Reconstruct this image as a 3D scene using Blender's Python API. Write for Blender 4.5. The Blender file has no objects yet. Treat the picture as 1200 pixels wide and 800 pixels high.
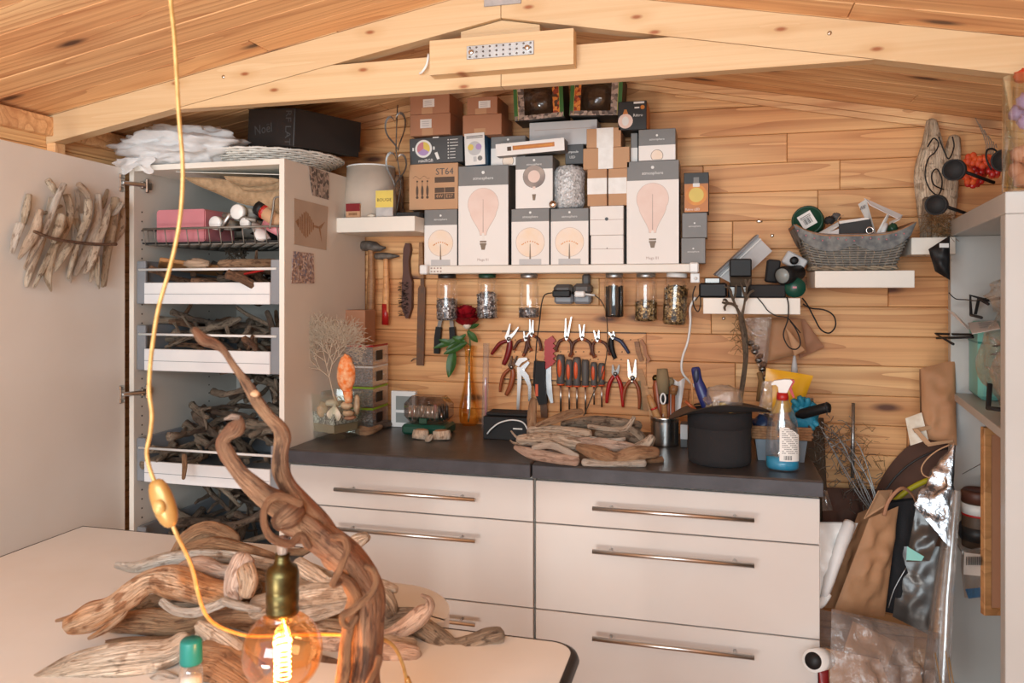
import bpy, math, random
from mathutils import Vector as V, Matrix, Euler, noise
random.seed(7)
SC = bpy.context.scene
COL = SC.collection
R = math.radians

# ------------------------------------------------------------------ camera
CAM_Z, YAW, F, HORIZON = 1.42, R(15), 900.0, 340.0
cam = bpy.data.cameras.new('camera')
cam.sensor_width = 36.0
cam.lens = F / 1200 * 36
cam.shift_y = -(400 - HORIZON) / 1200
cam.clip_start = 0.05
cam.dof.use_dof = True
cam.dof.focus_distance = 2.5
cam.dof.aperture_fstop = 6.3
camo = bpy.data.objects.new('camera', cam)
camo.location = (0, 0, CAM_Z)
camo.rotation_euler = (R(90), 0, YAW)
COL.objects.link(camo)
SC.camera = camo

# ------------------------------------------------------------------ light
SC.view_settings.view_transform = 'Standard'
SC.view_settings.look = 'None'
SC.view_settings.gamma = 1.0
SC.view_settings.exposure = -0.05
SC.view_settings.use_curve_mapping = False
w = bpy.data.worlds.new('world')
SC.world = w
w.use_nodes = True
w.node_tree.nodes['Background'].inputs[0].default_value = (0.82, 0.90, 1.0, 1)
w.node_tree.nodes['Background'].inputs[1].default_value = 1.0

def area(name, loc, target, sx, sy, power, col):
    l = bpy.data.lights.new(name, 'AREA')
    l.shape = 'RECTANGLE'; l.size = sx; l.size_y = sy; l.energy = power; l.color = col
    o = bpy.data.objects.new(name, l)
    o.location = loc
    o.rotation_euler = (V(target) - V(loc)).to_track_quat('-Z', 'Y').to_euler()
    COL.objects.link(o)
    return o

area('doorway_daylight', (-0.45, -1.25, 1.7), (-0.6, 2.6, 1.55), 2.0, 1.0, 74, (0.85, 0.955, 1.0))
area('terrace_bounce', (-1.1, -1.1, 0.25), (-0.5, 2.2, 1.9), 0.8, 0.45, 34, (1.0, 0.96, 0.90))

# ------------------------------------------------------------------ pixel -> world
CS, SN = math.cos(YAW), math.sin(YAW)
def ray(px, py):
    u, v = (px - 600) / F, (HORIZON - py) / F
    return V((u * CS - SN, u * SN + CS, v))          # forward distance 1
def at(px, py, Y):                                   # point on the plane Y
    d = ray(px, py); k = Y / d.y
    return V((d.x * k, Y, CAM_Z + d.z * k))
def atd(px, py, d):                                  # point at forward distance d
    r = ray(px, py) * d
    return V((r.x, r.y, CAM_Z + r.z))
def atz(px, py, z):                                  # point on a horizontal plane
    r = ray(px, py); k = (z - CAM_Z) / r.z
    return V((r.x * k, r.y * k, z))
def mpp(px, Y):                                      # metres per pixel at px on plane Y
    return Y / ray(px, 0).y / F

# ------------------------------------------------------------------ materials
MATS = {}
class NT:
    def __init__(s, name):
        s.m = bpy.data.materials.new(name); s.m.use_nodes = True
        s.t = s.m.node_tree; s.t.nodes.clear()
        s.out = s.n('ShaderNodeOutputMaterial')
    def n(s, typ, **kw):
        x = s.t.nodes.new(typ)
        for k, v in kw.items(): setattr(x, k, v)
        return x
    def l(s, a, b): s.t.links.new(a, b)
    def setin(s, node, key, val):
        if hasattr(val, 'is_linked') or isinstance(val, bpy.types.NodeSocket): s.l(val, node.inputs[key])
        else: node.inputs[key].default_value = val
    def math(s, op, a, b=0.0, c=0.0):
        x = s.n('ShaderNodeMath', operation=op)
        for i, q in enumerate((a, b, c)): s.setin(x, i, q)
        return x.outputs[0]
    def mix(s, f, a, b):
        x = s.n('ShaderNodeMix', data_type='RGBA')
        s.setin(x, 0, f); s.setin(x, 6, c4(a)); s.setin(x, 7, c4(b))
        return x.outputs[2]
    def rng(s, v, a, b, c=0.0, d=1.0):
        x = s.n('ShaderNodeMapRange', clamp=True)
        for i, q in enumerate((v, a, b, c, d)): s.setin(x, i, q)
        return x.outputs[0]
    def map(s, vec, scale=(1, 1, 1)):
        x = s.n('ShaderNodeMapping'); s.l(vec, x.inputs[0]); x.inputs['Scale'].default_value = scale
        return x.outputs[0]
    def noise(s, vec, scale, detail=2.0, rough=.5, dist=0.0):
        x = s.n('ShaderNodeTexNoise'); s.l(vec, x.inputs['Vector'])
        x.inputs['Scale'].default_value = scale; x.inputs['Detail'].default_value = detail
        x.inputs['Roughness'].default_value = rough; x.inputs['Distortion'].default_value = dist
        return x.outputs['Fac']
    def bsdf(s, color, rough=.5, metal=0.0, **kw):
        b = s.n('ShaderNodeBsdfPrincipled')
        s.setin(b, 'Base Color', c4(color)); s.setin(b, 'Roughness', rough); s.setin(b, 'Metallic', metal)
        for k, v in kw.items(): s.setin(b, k, v)
        return b
    def bump(s, b, h, strength=.3, dist=.01):
        x = s.n('ShaderNodeBump'); s.setin(x, 'Strength', strength); s.setin(x, 'Distance', dist)
        s.l(h, x.inputs['Height']); s.l(x.outputs[0], b.inputs['Normal'])
    def done(s, b):
        s.l(b.outputs[0], s.out.inputs[0]); MATS[s.m.name] = s.m
        return s.m
def c4(c):
    if isinstance(c, tuple) and len(c) == 3: return (*c, 1.0)
    return c
def srgb(r, g, b):
    f = lambda c: c / 12.92 if c <= .04045 else ((c + .055) / 1.055) ** 2.4
    return (f(r / 255), f(g / 255), f(b / 255))

def objvec(t, rand=True):
    co = t.n('ShaderNodeTexCoord').outputs['Object']
    if not rand: return co
    oi = t.n('ShaderNodeObjectInfo').outputs['Random']
    cx = t.n('ShaderNodeCombineXYZ')
    t.l(t.math('MULTIPLY', oi, 37.3), cx.inputs[0]); t.l(t.math('MULTIPLY', oi, 91.7), cx.inputs[1]); t.l(t.math('MULTIPLY', oi, 53.1), cx.inputs[2])
    ad = t.n('ShaderNodeVectorMath', operation='ADD'); t.l(co, ad.inputs[0]); t.l(cx.outputs[0], ad.inputs[1])
    return ad.outputs[0]

def plain(name, col, rough=.5, metal=0.0, var=None, vs=8.0, bump=0.0, bs=60.0, **kw):
    """one colour with slight mottling towards var and fine relief"""
    t = NT(name); v = objvec(t)
    c = c4(col)
    if var is None: var = tuple(x * .86 for x in col)
    c = t.mix(t.rng(t.noise(v, vs, 4.0), .35, .7), col, var)
    b = t.bsdf(c, rough, metal, **kw)
    if bump: t.bump(b, t.noise(v, bs, 3.0), bump, .004)
    return t.done(b)

def wood(name, light, mid, dark, knot, sx=1.0, sc=9.0, lines=9.0, rough=.55, knots=True, ksize=.075, kden=(1.3, 4.2), contrast=.6, ringk=.5, knotax=2):
    """sawn softwood, grain along local X, every board its own piece of tree"""
    t = NT(name); v = objvec(t)
    rnd = t.n('ShaderNodeObjectInfo').outputs['Random']
    r2 = t.math('FRACT', t.math('MULTIPLY', rnd, 17.31))
    big = t.noise(t.map(v, (sx, sc, sc)), 1.0, 1.5, .4)
    vor = t.n('ShaderNodeTexVoronoi'); sep = t.n('ShaderNodeSeparateXYZ'); t.l(v, sep.inputs[0]); cmb = t.n('ShaderNodeCombineXYZ'); vor.voronoi_dimensions = '2D'
    t.l(t.math('MULTIPLY', sep.outputs[0], kden[0]), cmb.inputs[0]); t.l(t.math('MULTIPLY', sep.outputs[knotax], kden[1]), cmb.inputs[1])
    t.l(cmb.outputs[0], vor.inputs['Vector']); vor.inputs['Scale'].default_value = 1.0
    kd = vor.outputs['Distance']
    ring = t.math('ADD', t.math('MULTIPLY', big, lines), t.math('MULTIPLY', t.rng(kd, 0, .35, 1.6, 0.0), ringk)) if knots else t.math('MULTIPLY', big, lines)
    s = t.math('FRACT', ring)
    g = t.math('POWER', s, 3.0)
    fine = t.noise(t.map(v, (2.5, 160, 160)), 1.0, 2.0)
    broad = t.noise(t.map(v, (.9, 5, 5)), 1.0, 2.0)
    base = t.mix(t.rng(broad, .35, .68), light, mid)
    base = t.mix(t.math('MULTIPLY', r2, .9), base, mid)
    base = t.mix(t.math('MULTIPLY', g, contrast), base, dark)
    streak = t.noise(t.map(v, (.7, 42, 42)), 1.0, 2.0)
    base = t.mix(t.rng(streak, .48, .72, 0, .42), base, dark)
    base = t.mix(t.rng(fine, .45, .75, 0, .28), base, dark)
    if knots:
        kn = t.math('MULTIPLY', t.rng(kd, ksize * .35, ksize, 1, 0), .92)
        halo = t.rng(kd, ksize, ksize * 3.2, .45, 0)
        base = t.mix(halo, base, dark)
        base = t.mix(kn, base, knot)
    b = t.bsdf(base, rough)
    t.bump(b, t.math('ADD', fine, t.math('MULTIPLY', g, .5)), .22, .002)
    return t.done(b)

def drift(name, light, mid, dark, su=7.0, sv=5.0, rough=.8, red=None):
    """weathered wood, fibres along the tube's own length (UV)"""
    t = NT(name)
    uv = t.n('ShaderNodeTexCoord').outputs['UV']
    rnd = t.n('ShaderNodeObjectInfo').outputs['Random']
    cx = t.n('ShaderNodeCombineXYZ'); t.l(t.math('MULTIPLY', rnd, 40.0), cx.inputs[0]); t.l(t.math('MULTIPLY', rnd, 70.0), cx.inputs[2])
    ad = t.n('ShaderNodeVectorMath', operation='ADD'); t.l(uv, ad.inputs[0]); t.l(cx.outputs[0], ad.inputs[1])
    v = ad.outputs[0]
    big = t.noise(t.map(v, (su, sv * .4, 1)), 1.0, 3.0, .6, .6)
    fib = t.noise(t.map(v, (su * 2.0, sv * 9, 1)), 1.0, 4.0, .65, .8)
    spots = t.noise(t.map(v, (su * 5, sv * 1.4, 1)), 1.0, 3.0)
    c = t.mix(t.rng(big, .40, .58), light, mid)
    c = t.mix(t.rng(fib, .50, .72, 0, .5), c, dark)
    c = t.mix(t.rng(spots, .54, .64, 0, .8), c, dark)
    crack = t.noise(t.map(v, (su * .9, sv * 5, 1)), 1.0, 3.0, .6, 1.2)
    ck = t.rng(t.math('ABSOLUTE', t.math('SUBTRACT', crack, .5)), .0, .011, 1, 0)
    c = t.mix(t.math('MULTIPLY', ck, .6), c, tuple(q * .4 for q in dark))
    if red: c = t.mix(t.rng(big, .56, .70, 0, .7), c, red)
    c = t.mix(t.math('MULTIPLY', t.math('FRACT', t.math('MULTIPLY', rnd, 7.77)), .45), c, mid)
    b = t.bsdf(c, rough)
    t.bump(b, t.math('SUBTRACT', t.math('ADD', fib, t.math('MULTIPLY', spots, .6)), t.math('MULTIPLY', ck, .7)), 1.0, .009)
    return t.done(b)

def clear(name, tint=(1, 1, 1), rough=.05, gloss=.12, haze=0.0, hazecol=(.8, .8, .8), crinkle=0.0):
    """thin clear sheet or vessel wall: mostly passes light, reflects at grazing angles"""
    t = NT(name)
    tr = t.n('ShaderNodeBsdfTransparent'); tr.inputs[0].default_value = c4(tint)
    gl = t.n('ShaderNodeBsdfGlossy'); gl.inputs[0].default_value = (1, 1, 1, 1); gl.inputs['Roughness'].default_value = rough
    lw = t.n('ShaderNodeLayerWeight'); lw.inputs[0].default_value = .35
    f = t.math('ADD', t.math('MULTIPLY', lw.outputs['Facing'], .45), gloss)
    if crinkle:
        bp = t.n('ShaderNodeBump'); bp.inputs['Strength'].default_value = crinkle; bp.inputs['Distance'].default_value = .02
        t.l(t.noise(objvec(t), 28.0, 4.0, .6, 1.0), bp.inputs['Height']); t.l(bp.outputs[0], gl.inputs['Normal']); t.l(bp.outputs[0], lw.inputs['Normal'])
    mx = t.n('ShaderNodeMixShader'); t.l(f, mx.inputs[0]); t.l(tr.outputs[0], mx.inputs[1]); t.l(gl.outputs[0], mx.inputs[2])
    last = mx
    if haze:
        df = t.n('ShaderNodeBsdfDiffuse'); df.inputs[0].default_value = c4(hazecol)
        m2 = t.n('ShaderNodeMixShader'); m2.inputs[0].default_value = haze
        t.l(mx.outputs[0], m2.inputs[1]); t.l(df.outputs[0], m2.inputs[2]); last = m2
    t.l(last.outputs[0], t.out.inputs[0]); MATS[name] = t.m
    return t.m

def speck(name, cols, scale, rough=.6, metal=0.0):
    """many small grains: a cell pattern of a few colours"""
    t = NT(name); v = objvec(t)
    vor = t.n('ShaderNodeTexVoronoi'); t.l(v, vor.inputs['Vector']); vor.inputs['Scale'].default_value = scale
    sp = t.n('ShaderNodeSeparateColor'); t.l(vor.outputs['Color'], sp.inputs[0])
    c = cols[0]
    for i, q in enumerate(cols[1:]): c = t.mix(t.math('GREATER_THAN', sp.outputs[0], (i + 1) / len(cols)), c, q)
    b = t.bsdf(c, rough, metal)
    t.bump(b, vor.outputs['Distance'], .6, .004)
    return t.done(b)

def glow(name, col, strength):
    t = NT(name); e = t.n('ShaderNodeEmission'); e.inputs[0].default_value = c4(col); e.inputs[1].default_value = strength
    return t.done(e)

wood('wall_pine', srgb(248, 208, 150), srgb(230, 166, 108), srgb(178, 112, 64), srgb(84, 44, 28), sx=.5, sc=9, lines=12)
wood('roof_pine', srgb(252, 218, 166), srgb(240, 190, 136), srgb(184, 118, 74), srgb(70, 40, 30), sx=.5, sc=9, lines=11, kden=(1.3, 4.0), knotax=1)
wood('beam_spruce', srgb(224, 198, 160), srgb(216, 186, 144), srgb(196, 156, 108), srgb(150, 84, 44), sx=.5, sc=11, lines=3, ksize=.06, kden=(3.2, 8), contrast=.32, ringk=.1)
wood('frame_wood', srgb(196, 148, 98), srgb(180, 128, 80), srgb(140, 94, 54), srgb(90, 50, 30), knots=False)
wood('handle_wood', srgb(176, 128, 82), srgb(150, 104, 64), srgb(110, 70, 42), srgb(70, 40, 26), sx=6, sc=30, knots=False)
drift('drift_pale', srgb(248, 230, 208), srgb(228, 202, 176), srgb(150, 114, 86))
drift('drift_pink', srgb(246, 222, 204), srgb(226, 192, 170), srgb(146, 102, 80))
drift('drift_white', srgb(250, 242, 230), srgb(236, 220, 202), srgb(160, 132, 108))
drift('drift_brown', srgb(208, 170, 134), srgb(180, 138, 102), srgb(114, 76, 52))
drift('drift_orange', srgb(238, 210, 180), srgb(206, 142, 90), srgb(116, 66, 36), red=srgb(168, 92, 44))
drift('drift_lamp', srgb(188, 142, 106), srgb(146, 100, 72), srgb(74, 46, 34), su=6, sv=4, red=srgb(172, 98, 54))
drift('drift_root', srgb(186, 132, 90), srgb(160, 106, 70), srgb(104, 66, 42), su=8)
drift('drift_grey', srgb(190, 170, 148), srgb(154, 134, 114), srgb(86, 70, 58), su=10)
drift('drift_dark', srgb(142, 122, 104), srgb(106, 88, 74), srgb(54, 42, 34), su=10)
drift('drift_bundle', srgb(244, 226, 202), srgb(216, 190, 160), srgb(124, 94, 70), su=9)
drift('bark', srgb(170, 130, 100), srgb(136, 100, 74), srgb(68, 48, 38), su=12)
drift('twig_grey', srgb(150, 132, 112), srgb(122, 104, 86), srgb(74, 60, 50), su=14)
plain('white_front', srgb(202, 198, 194), .38, var=srgb(196, 188, 182), vs=2.0)
plain('door_inside', srgb(230, 226, 220), .45, var=srgb(222, 215, 206), vs=2.0)
plain('side_beige', srgb(226, 218, 208), .5, var=srgb(218, 208, 196), vs=2)
plain('white_paint', srgb(236, 230, 220), .42, var=srgb(228, 220, 208), vs=3)
plain('unit_white', srgb(188, 187, 184), .42, var=srgb(180, 178, 174), vs=3)
plain('cabinet_in', srgb(206, 202, 194), .5, var=srgb(196, 192, 184), vs=2)
plain('drawer_white', srgb(232, 232, 232), .35, var=srgb(224, 224, 226))
plain('drawer_grey', srgb(136, 140, 146), .4)
plain('worktop_dark', srgb(62, 58, 57), .36, var=srgb(78, 72, 69), vs=14, bump=.12, bs=120)
plain('worktop_edge', srgb(70, 70, 76), .5, var=srgb(58, 58, 64), vs=16, bump=.15, bs=150)
plain('table_white', srgb(228, 226, 222), .3, var=srgb(220, 214, 206), vs=3)
plain('edge_black', srgb(38, 33, 32), .4)
plain('metal', (.62, .60, .58), .3, 1.0)
plain('steel_dark', (.22, .21, .20), .38, 1.0)
plain('steel_bright', (.80, .79, .77), .2, 1.0)
plain('zinc', (.55, .56, .56), .42, 1.0, var=(.42, .43, .44), vs=30)
plain('rusty', srgb(104, 82, 68), .7, .25, var=srgb(126, 86, 60), vs=40, bump=.4, bs=140)
plain('iron_old', srgb(124, 114, 104), .6, .3, var=srgb(70, 62, 58), vs=50, bump=.5, bs=120)
plain('brass_old', srgb(104, 92, 58), .36, 1.0, var=srgb(72, 62, 40), vs=40)
plain('gold_cord', srgb(182, 142, 82), .4, .2, var=srgb(206, 168, 104), vs=90)
plain('gold_plastic', srgb(188, 146, 86), .32, .3, var=srgb(176, 130, 70))
plain('white_plastic', srgb(236, 236, 234), .35)
plain('black_plastic', srgb(27, 26, 27), .5, var=srgb(20, 20, 21), **{'Specular IOR Level': .3})
plain('black_matt', srgb(34, 33, 34), .75, var=srgb(26, 25, 26))
plain('black_card', srgb(44, 41, 40), .5, var=srgb(36, 33, 33), vs=5)
plain('black_cloth', srgb(34, 33, 36), .9, var=srgb(26, 25, 28), bump=.3, bs=300)
plain('felt_black', srgb(40, 39, 41), .95, var=srgb(33, 32, 34), bump=.35, bs=400)
plain('felt_brown', srgb(88, 70, 54), .95, var=srgb(78, 62, 48), bump=.35, bs=400)
plain('card', srgb(194, 152, 116), .75, var=srgb(186, 142, 106), vs=4)
plain('card_dark', srgb(176, 126, 96), .75, var=srgb(166, 116, 86), vs=4)
plain('kraft', srgb(182, 134, 96), .7, var=srgb(166, 118, 82), vs=6, bump=1.0, bs=16)
plain('print_grey', srgb(126, 124, 122), .5)
plain('print_dark', srgb(76, 77, 78), .5)
plain('print_black', srgb(40, 38, 37), .5)
plain('print_white', srgb(236, 234, 230), .5)
plain('box_white', srgb(238, 233, 228), .5, var=srgb(232, 226, 220), vs=3)
plain('box_grey_light', srgb(198, 197, 197), .5)
plain('print_pink', srgb(236, 212, 200), .5, var=srgb(228, 198, 184), vs=14)
plain('print_peach', srgb(240, 222, 206), .5, var=srgb(240, 214, 184), vs=22)
plain('print_line', srgb(176, 150, 140), .5)
plain('print_smoke', srgb(120, 108, 104), .5, var=srgb(190, 170, 156), vs=10)
plain('print_brass', srgb(128, 108, 86), .5)
plain('print_orange', srgb(224, 150, 52), .5, var=srgb(190, 110, 40), vs=14)
plain('print_amber', srgb(196, 124, 60), .5)
plain('print_green', srgb(60, 112, 52), .5)
plain('print_yellow', srgb(226, 200, 96), .5)
plain('print_blue', srgb(46, 110, 158), .5, var=srgb(40, 80, 120), vs=60)
plain('print_brown', srgb(86, 66, 50), .6)
plain('tape_white', srgb(238, 236, 232), .4, var=srgb(226, 222, 216), vs=30)
speck('print_flowers', [srgb(200, 96, 40), srgb(150, 60, 30), srgb(222, 140, 60), srgb(90, 60, 40)], 90)
speck('print_photo', [srgb(132, 116, 106), srgb(168, 150, 136), srgb(96, 84, 78), srgb(186, 164, 152)], 90)
speck('print_photo_light', [srgb(176, 148, 136), srgb(146, 120, 112), srgb(204, 182, 170), srgb(132, 124, 136)], 120)
plain('paper_tan', srgb(188, 164, 144), .7)
plain('burlap', srgb(176, 148, 116), .95, var=srgb(150, 124, 94), vs=60, bump=.6, bs=260)
plain('pink_box', srgb(206, 130, 138), .5)
plain('red_plastic', srgb(182, 32, 30), .35)
plain('dark_red', srgb(128, 26, 30), .35)
plain('orange_plastic', srgb(226, 92, 44), .4)
plain('orange_brown', srgb(156, 80, 44), .4)
plain('blue_dark', srgb(46, 58, 88), .4)
plain('blue_scraper', srgb(38, 48, 110), .35)
plain('grey_rubber', srgb(92, 88, 86), .55)
plain('brown_rubber', srgb(92, 54, 42), .5)
plain('teal_cap', srgb(24, 128, 120), .35)
plain('teal_box', srgb(120, 190, 180), .4)
plain('glove_blue', srgb(40, 132, 160), .5, bump=.5, bs=200)
plain('cyan_liquid', srgb(10, 150, 190), .1)
plain('yellow_bag', srgb(232, 178, 40), .35, var=srgb(222, 160, 30))
plain('yellow_trim', srgb(186, 178, 30), .5)
plain('brown_felt', srgb(92, 66, 56), .85)
plain('brown_light', srgb(146, 118, 100), .8)
plain('crate_blue', srgb(118, 128, 138), .6, var=srgb(100, 110, 120))
plain('raffia', srgb(164, 120, 84), .8, var=srgb(130, 92, 62), vs=90)
plain('wicker_grey', srgb(134, 130, 122), .75, var=srgb(104, 100, 96), vs=60)
plain('wicker_tan', srgb(160, 144, 122), .8, var=srgb(126, 110, 92), vs=60)
plain('wicker_white', srgb(232, 228, 220), .6, var=srgb(206, 200, 190), vs=40)
plain('cloth_check', srgb(96, 98, 100), .9, var=srgb(140, 140, 136), vs=50)
plain('tin', (.66, .65, .63), .25, 1.0)
plain('shell_white', srgb(236, 226, 210), .5, var=srgb(214, 196, 172), vs=30)
plain('shell_tan', srgb(206, 180, 146), .5, var=srgb(150, 120, 92), vs=40)
plain('sand', srgb(160, 138, 112), .9, bump=.3, bs=300)
speck('gravel', [srgb(206, 202, 196), srgb(150, 146, 142), srgb(90, 88, 88), srgb(226, 222, 216)], 220)
plain('sponge_orange', srgb(236, 124, 52), .9, var=srgb(246, 196, 150), vs=60, bump=1.0, bs=130)
plain('coral', srgb(190, 172, 150), .8)
plain('rose_red', srgb(168, 12, 30), .55, var=srgb(120, 4, 18), vs=30)
plain('leaf_green', srgb(58, 104, 44), .45, var=srgb(40, 78, 32), vs=30)
plain('stem_green', srgb(74, 98, 50), .5)
plain('green_lid', srgb(20, 74, 60), .35)
plain('green_dark', srgb(24, 66, 48), .4)
plain('lime', srgb(150, 190, 50), .4)
speck('screws_grey', [(.30, .30, .31), (.12, .12, .13), (.55, .55, .56), (.07, .07, .08)], 160, .35, .6)
speck('screws_brass', [srgb(150, 126, 84), srgb(96, 78, 52), srgb(190, 166, 120), srgb(60, 50, 38)], 150, .35, .5)
plain('straw', srgb(150, 116, 76), .9)
plain('wire_grey', srgb(138, 132, 124), .5, .5)
plain('lilac', srgb(176, 148, 196), .6)
plain('terracotta', srgb(204, 136, 108), .7)
plain('flower_orange', srgb(228, 96, 40), .6, var=srgb(196, 60, 40), vs=40)
plain('bristle', srgb(140, 122, 92), .9)
plain('lcd', srgb(142, 148, 146), .3)
plain('lampshade', srgb(196, 180, 164), .8)
plain('paper_white', srgb(226, 222, 220), .6)
plain('foil', (.46, .46, .48), .2, .9, var=(.16, .16, .17), vs=26, bump=1.0, bs=30)
plain('plastic_grey_dark', srgb(70, 64, 60), .25)
clear('glass', (1, 1, 1), .03, .06)
clear('glass_amber', (.98, .80, .40), .04, .08)
clear('glass_bulb', (1.0, .70, .42), .02, .06)
clear('glass_thick', (.96, 1.0, .98), .02, .08)
clear('plastic_clear', (.97, .97, .97), .12, .08, .10)
clear('cellophane', (.98, .97, .95), .10, .16, .06, (.9, .88, .86), crinkle=.9)
speck('bubble_wrap', [(.52, .52, .52), (.40, .40, .40), (.62, .62, .62), (.72, .72, .73)], 130, .22)  # grey cells put the sparkle of crinkled bubbles into the colour
clear('poly_bag', (.88, .86, .85), .18, .08, .30, (.34, .31, .30), crinkle=.7)
clear('roll_film', (.90, .86, .83), .14, .12, .16, (.5, .44, .4), crinkle=.2)
clear('tulle', (1, 1, 1), .4, .02, .62, (.93, .92, .92), crinkle=.3)
clear('smoke_glass', (.66, .63, .62), .06, .08, .05, (.2, .19, .18))
clear('bottle_pet', (.95, .97, .98), .04, .08, .03, (.7, .74, .78))
glow('filament', (1.0, .60, .20), 40)
glow('mount_glow', (1.0, .55, .2), 4)

# ------------------------------------------------------------------ mesh building
class MB:
    def __init__(s): s.v = []; s.f = []; s.uv = {}; s.mi = []; s.cur = 0; s.sm = []
    def add(s, verts, faces, smooth=False, uvs=None):
        o = len(s.v)
        s.v += [V(q) for q in verts]
        for i, fc in enumerate(faces):
            s.f.append(tuple(o + k for k in fc)); s.mi.append(s.cur); s.sm.append(smooth)
            if uvs: s.uv[len(s.f) - 1] = uvs[i]
        return s
    def mat(s, i): s.cur = i; return s
    def box(s, c, size, rot=None, b=0.0):
        hx, hy, hz = (q / 2 for q in size); c = V(c)
        if b <= 0:
            vs = [V((x * hx, y * hy, z * hz)) for x in (-1, 1) for y in (-1, 1) for z in (-1, 1)]
            fs = [(0, 1, 3, 2), (4, 6, 7, 5), (0, 4, 5, 1), (2, 3, 7, 6), (0, 2, 6, 4), (1, 5, 7, 3)]
        else:
            b = min(b, hx * .9, hy * .9, hz * .9)
            vs, ix = [], {}
            for x in (-1, 1):
                for y in (-1, 1):
                    for z in (-1, 1):
                        for a in range(3):
                            p = [x * (hx - b), y * (hy - b), z * (hz - b)]
                            p[a] = (x, y, z)[a] * (hx, hy, hz)[a]
                            ix[x, y, z, a] = len(vs); vs.append(V(p))
            fs = []
            for a in range(3):
                o1, o2 = (a + 1) % 3, (a + 2) % 3
                for sg in (-1, 1):
                    q = []
                    for s1, s2 in ((-1, -1), (1, -1), (1, 1), (-1, 1)):
                        k = [0, 0, 0]; k[a] = sg; k[o1] = s1; k[o2] = s2; q.append(ix[(*k, a)])
                    fs.append(tuple(q if sg > 0 else q[::-1]))
                for s1 in (-1, 1):
                    for s2 in (-1, 1):
                        k0, k1 = [0] * 3, [0] * 3
                        k0[a], k1[a] = -1, 1
                        k0[o1] = k1[o1] = s1; k0[o2] = k1[o2] = s2
                        q = [ix[(*k0, o1)], ix[(*k1, o1)], ix[(*k1, o2)], ix[(*k0, o2)]]
                        fs.append(tuple(q if s1 * s2 > 0 else q[::-1]))
            for x in (-1, 1):
                for y in (-1, 1):
                    for z in (-1, 1):
                        q = [ix[x, y, z, 0], ix[x, y, z, 1], ix[x, y, z, 2]]
                        fs.append(tuple(q if x * y * z > 0 else q[::-1]))
        if rot is not None: vs = [rot @ q for q in vs]
        return s.add([q + c for q in vs], fs)
    def bar(s, p, q, w, h, b=0.0, up=(0, 0, 1)):
        """box from p to q, width w across, height h along up"""
        p, q = V(p), V(q); x = (q - p).normalized(); u = V(up)
        y = u.cross(x).normalized(); z = x.cross(y)
        return s.box((p + q) / 2, ((q - p).length, w, h), Matrix((x, y, z)).transposed(), b)
    def tube(s, pts, rad, n=8, cap=True, amp=0.0, seed=0, freq=18.0, flat=1.0, closed=False):
        pts = [V(p) for p in pts]; m = len(pts)
        if not hasattr(rad, '__len__'): rad = [rad] * m
        tang = []
        for i in range(m):
            a, b = (pts[i - 1], pts[(i + 1) % m]) if closed else (pts[max(i - 1, 0)], pts[min(i + 1, m - 1)])
            t = b - a
            tang.append(t.normalized() if t.length > 1e-9 else V((0, 0, 1)))
        up = V((0, 0, 1)) if abs(tang[0].z) < .9 else V((0, 1, 0))
        nrm = (up - tang[0] * up.dot(tang[0])).normalized()
        vs, L, us = [], 0.0, []
        for i in range(m):
            t = tang[i]; nrm = nrm - t * nrm.dot(t)
            nrm = nrm.normalized() if nrm.length > 1e-9 else t.orthogonal().normalized()
            bn = t.cross(nrm)
            if i: L += (pts[i] - pts[i - 1]).length
            us.append(L)
            for k in range(n):
                a = 2 * math.pi * k / n
                r = rad[i]
                if amp: r *= 1 + amp * (.8 * noise.noise(V((L * freq * .45 + seed * 7.1, math.cos(a) * 1.1 + seed, math.sin(a) * 1.1))) + .75 * noise.noise(V((L * freq * .35 + seed, math.cos(a) * 3.1, math.sin(a) * 3.1 + seed))))
                vs.append(pts[i] + (nrm * math.cos(a) * flat + bn * math.sin(a)) * r)
        fs, uv = [], []
        for i in range(m if closed else m - 1):
            j = (i + 1) % m
            for k in range(n):
                k2 = (k + 1) % n
                fs.append((i * n + k, i * n + k2, j * n + k2, j * n + k))
                u0, u1 = us[i], us[i + 1] if i + 1 < m else us[i] + .01
                uv.append(((u0, k / n), (u0, (k + 1) / n), (u1, (k + 1) / n), (u1, k / n)))
        if cap and not closed:
            fs.append(tuple(range(n))[::-1]); uv.append(tuple((us[0] + .01 * math.cos(q), .1 * math.sin(q)) for q in range(n)))
            fs.append(tuple((m - 1) * n + k for k in range(n))); uv.append(tuple((us[-1] + .01 * math.cos(q), .1 * math.sin(q)) for q in range(n)))
        return s.add(vs, fs, True, uv)
    def lathe(s, prof, n=24, c=(0, 0, 0), rot=None, smooth=True):
        c = V(c); vs, fs = [], []
        m = len(prof)
        for r, z in prof:
            for k in range(n):
                a = 2 * math.pi * k / n
                q = V((r * math.cos(a), r * math.sin(a), z))
                vs.append((rot @ q if rot is not None else q) + c)
        for i in range(m - 1):
            for k in range(n):
                k2 = (k + 1) % n
                fs.append((i * n + k, i * n + k2, (i + 1) * n + k2, (i + 1) * n + k))
        if prof[0][0] > 1e-6: fs.append(tuple(range(n))[::-1])
        if prof[-1][0] > 1e-6: fs.append(tuple((m - 1) * n + k for k in range(n)))
        return s.add(vs, fs, smooth)
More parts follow.
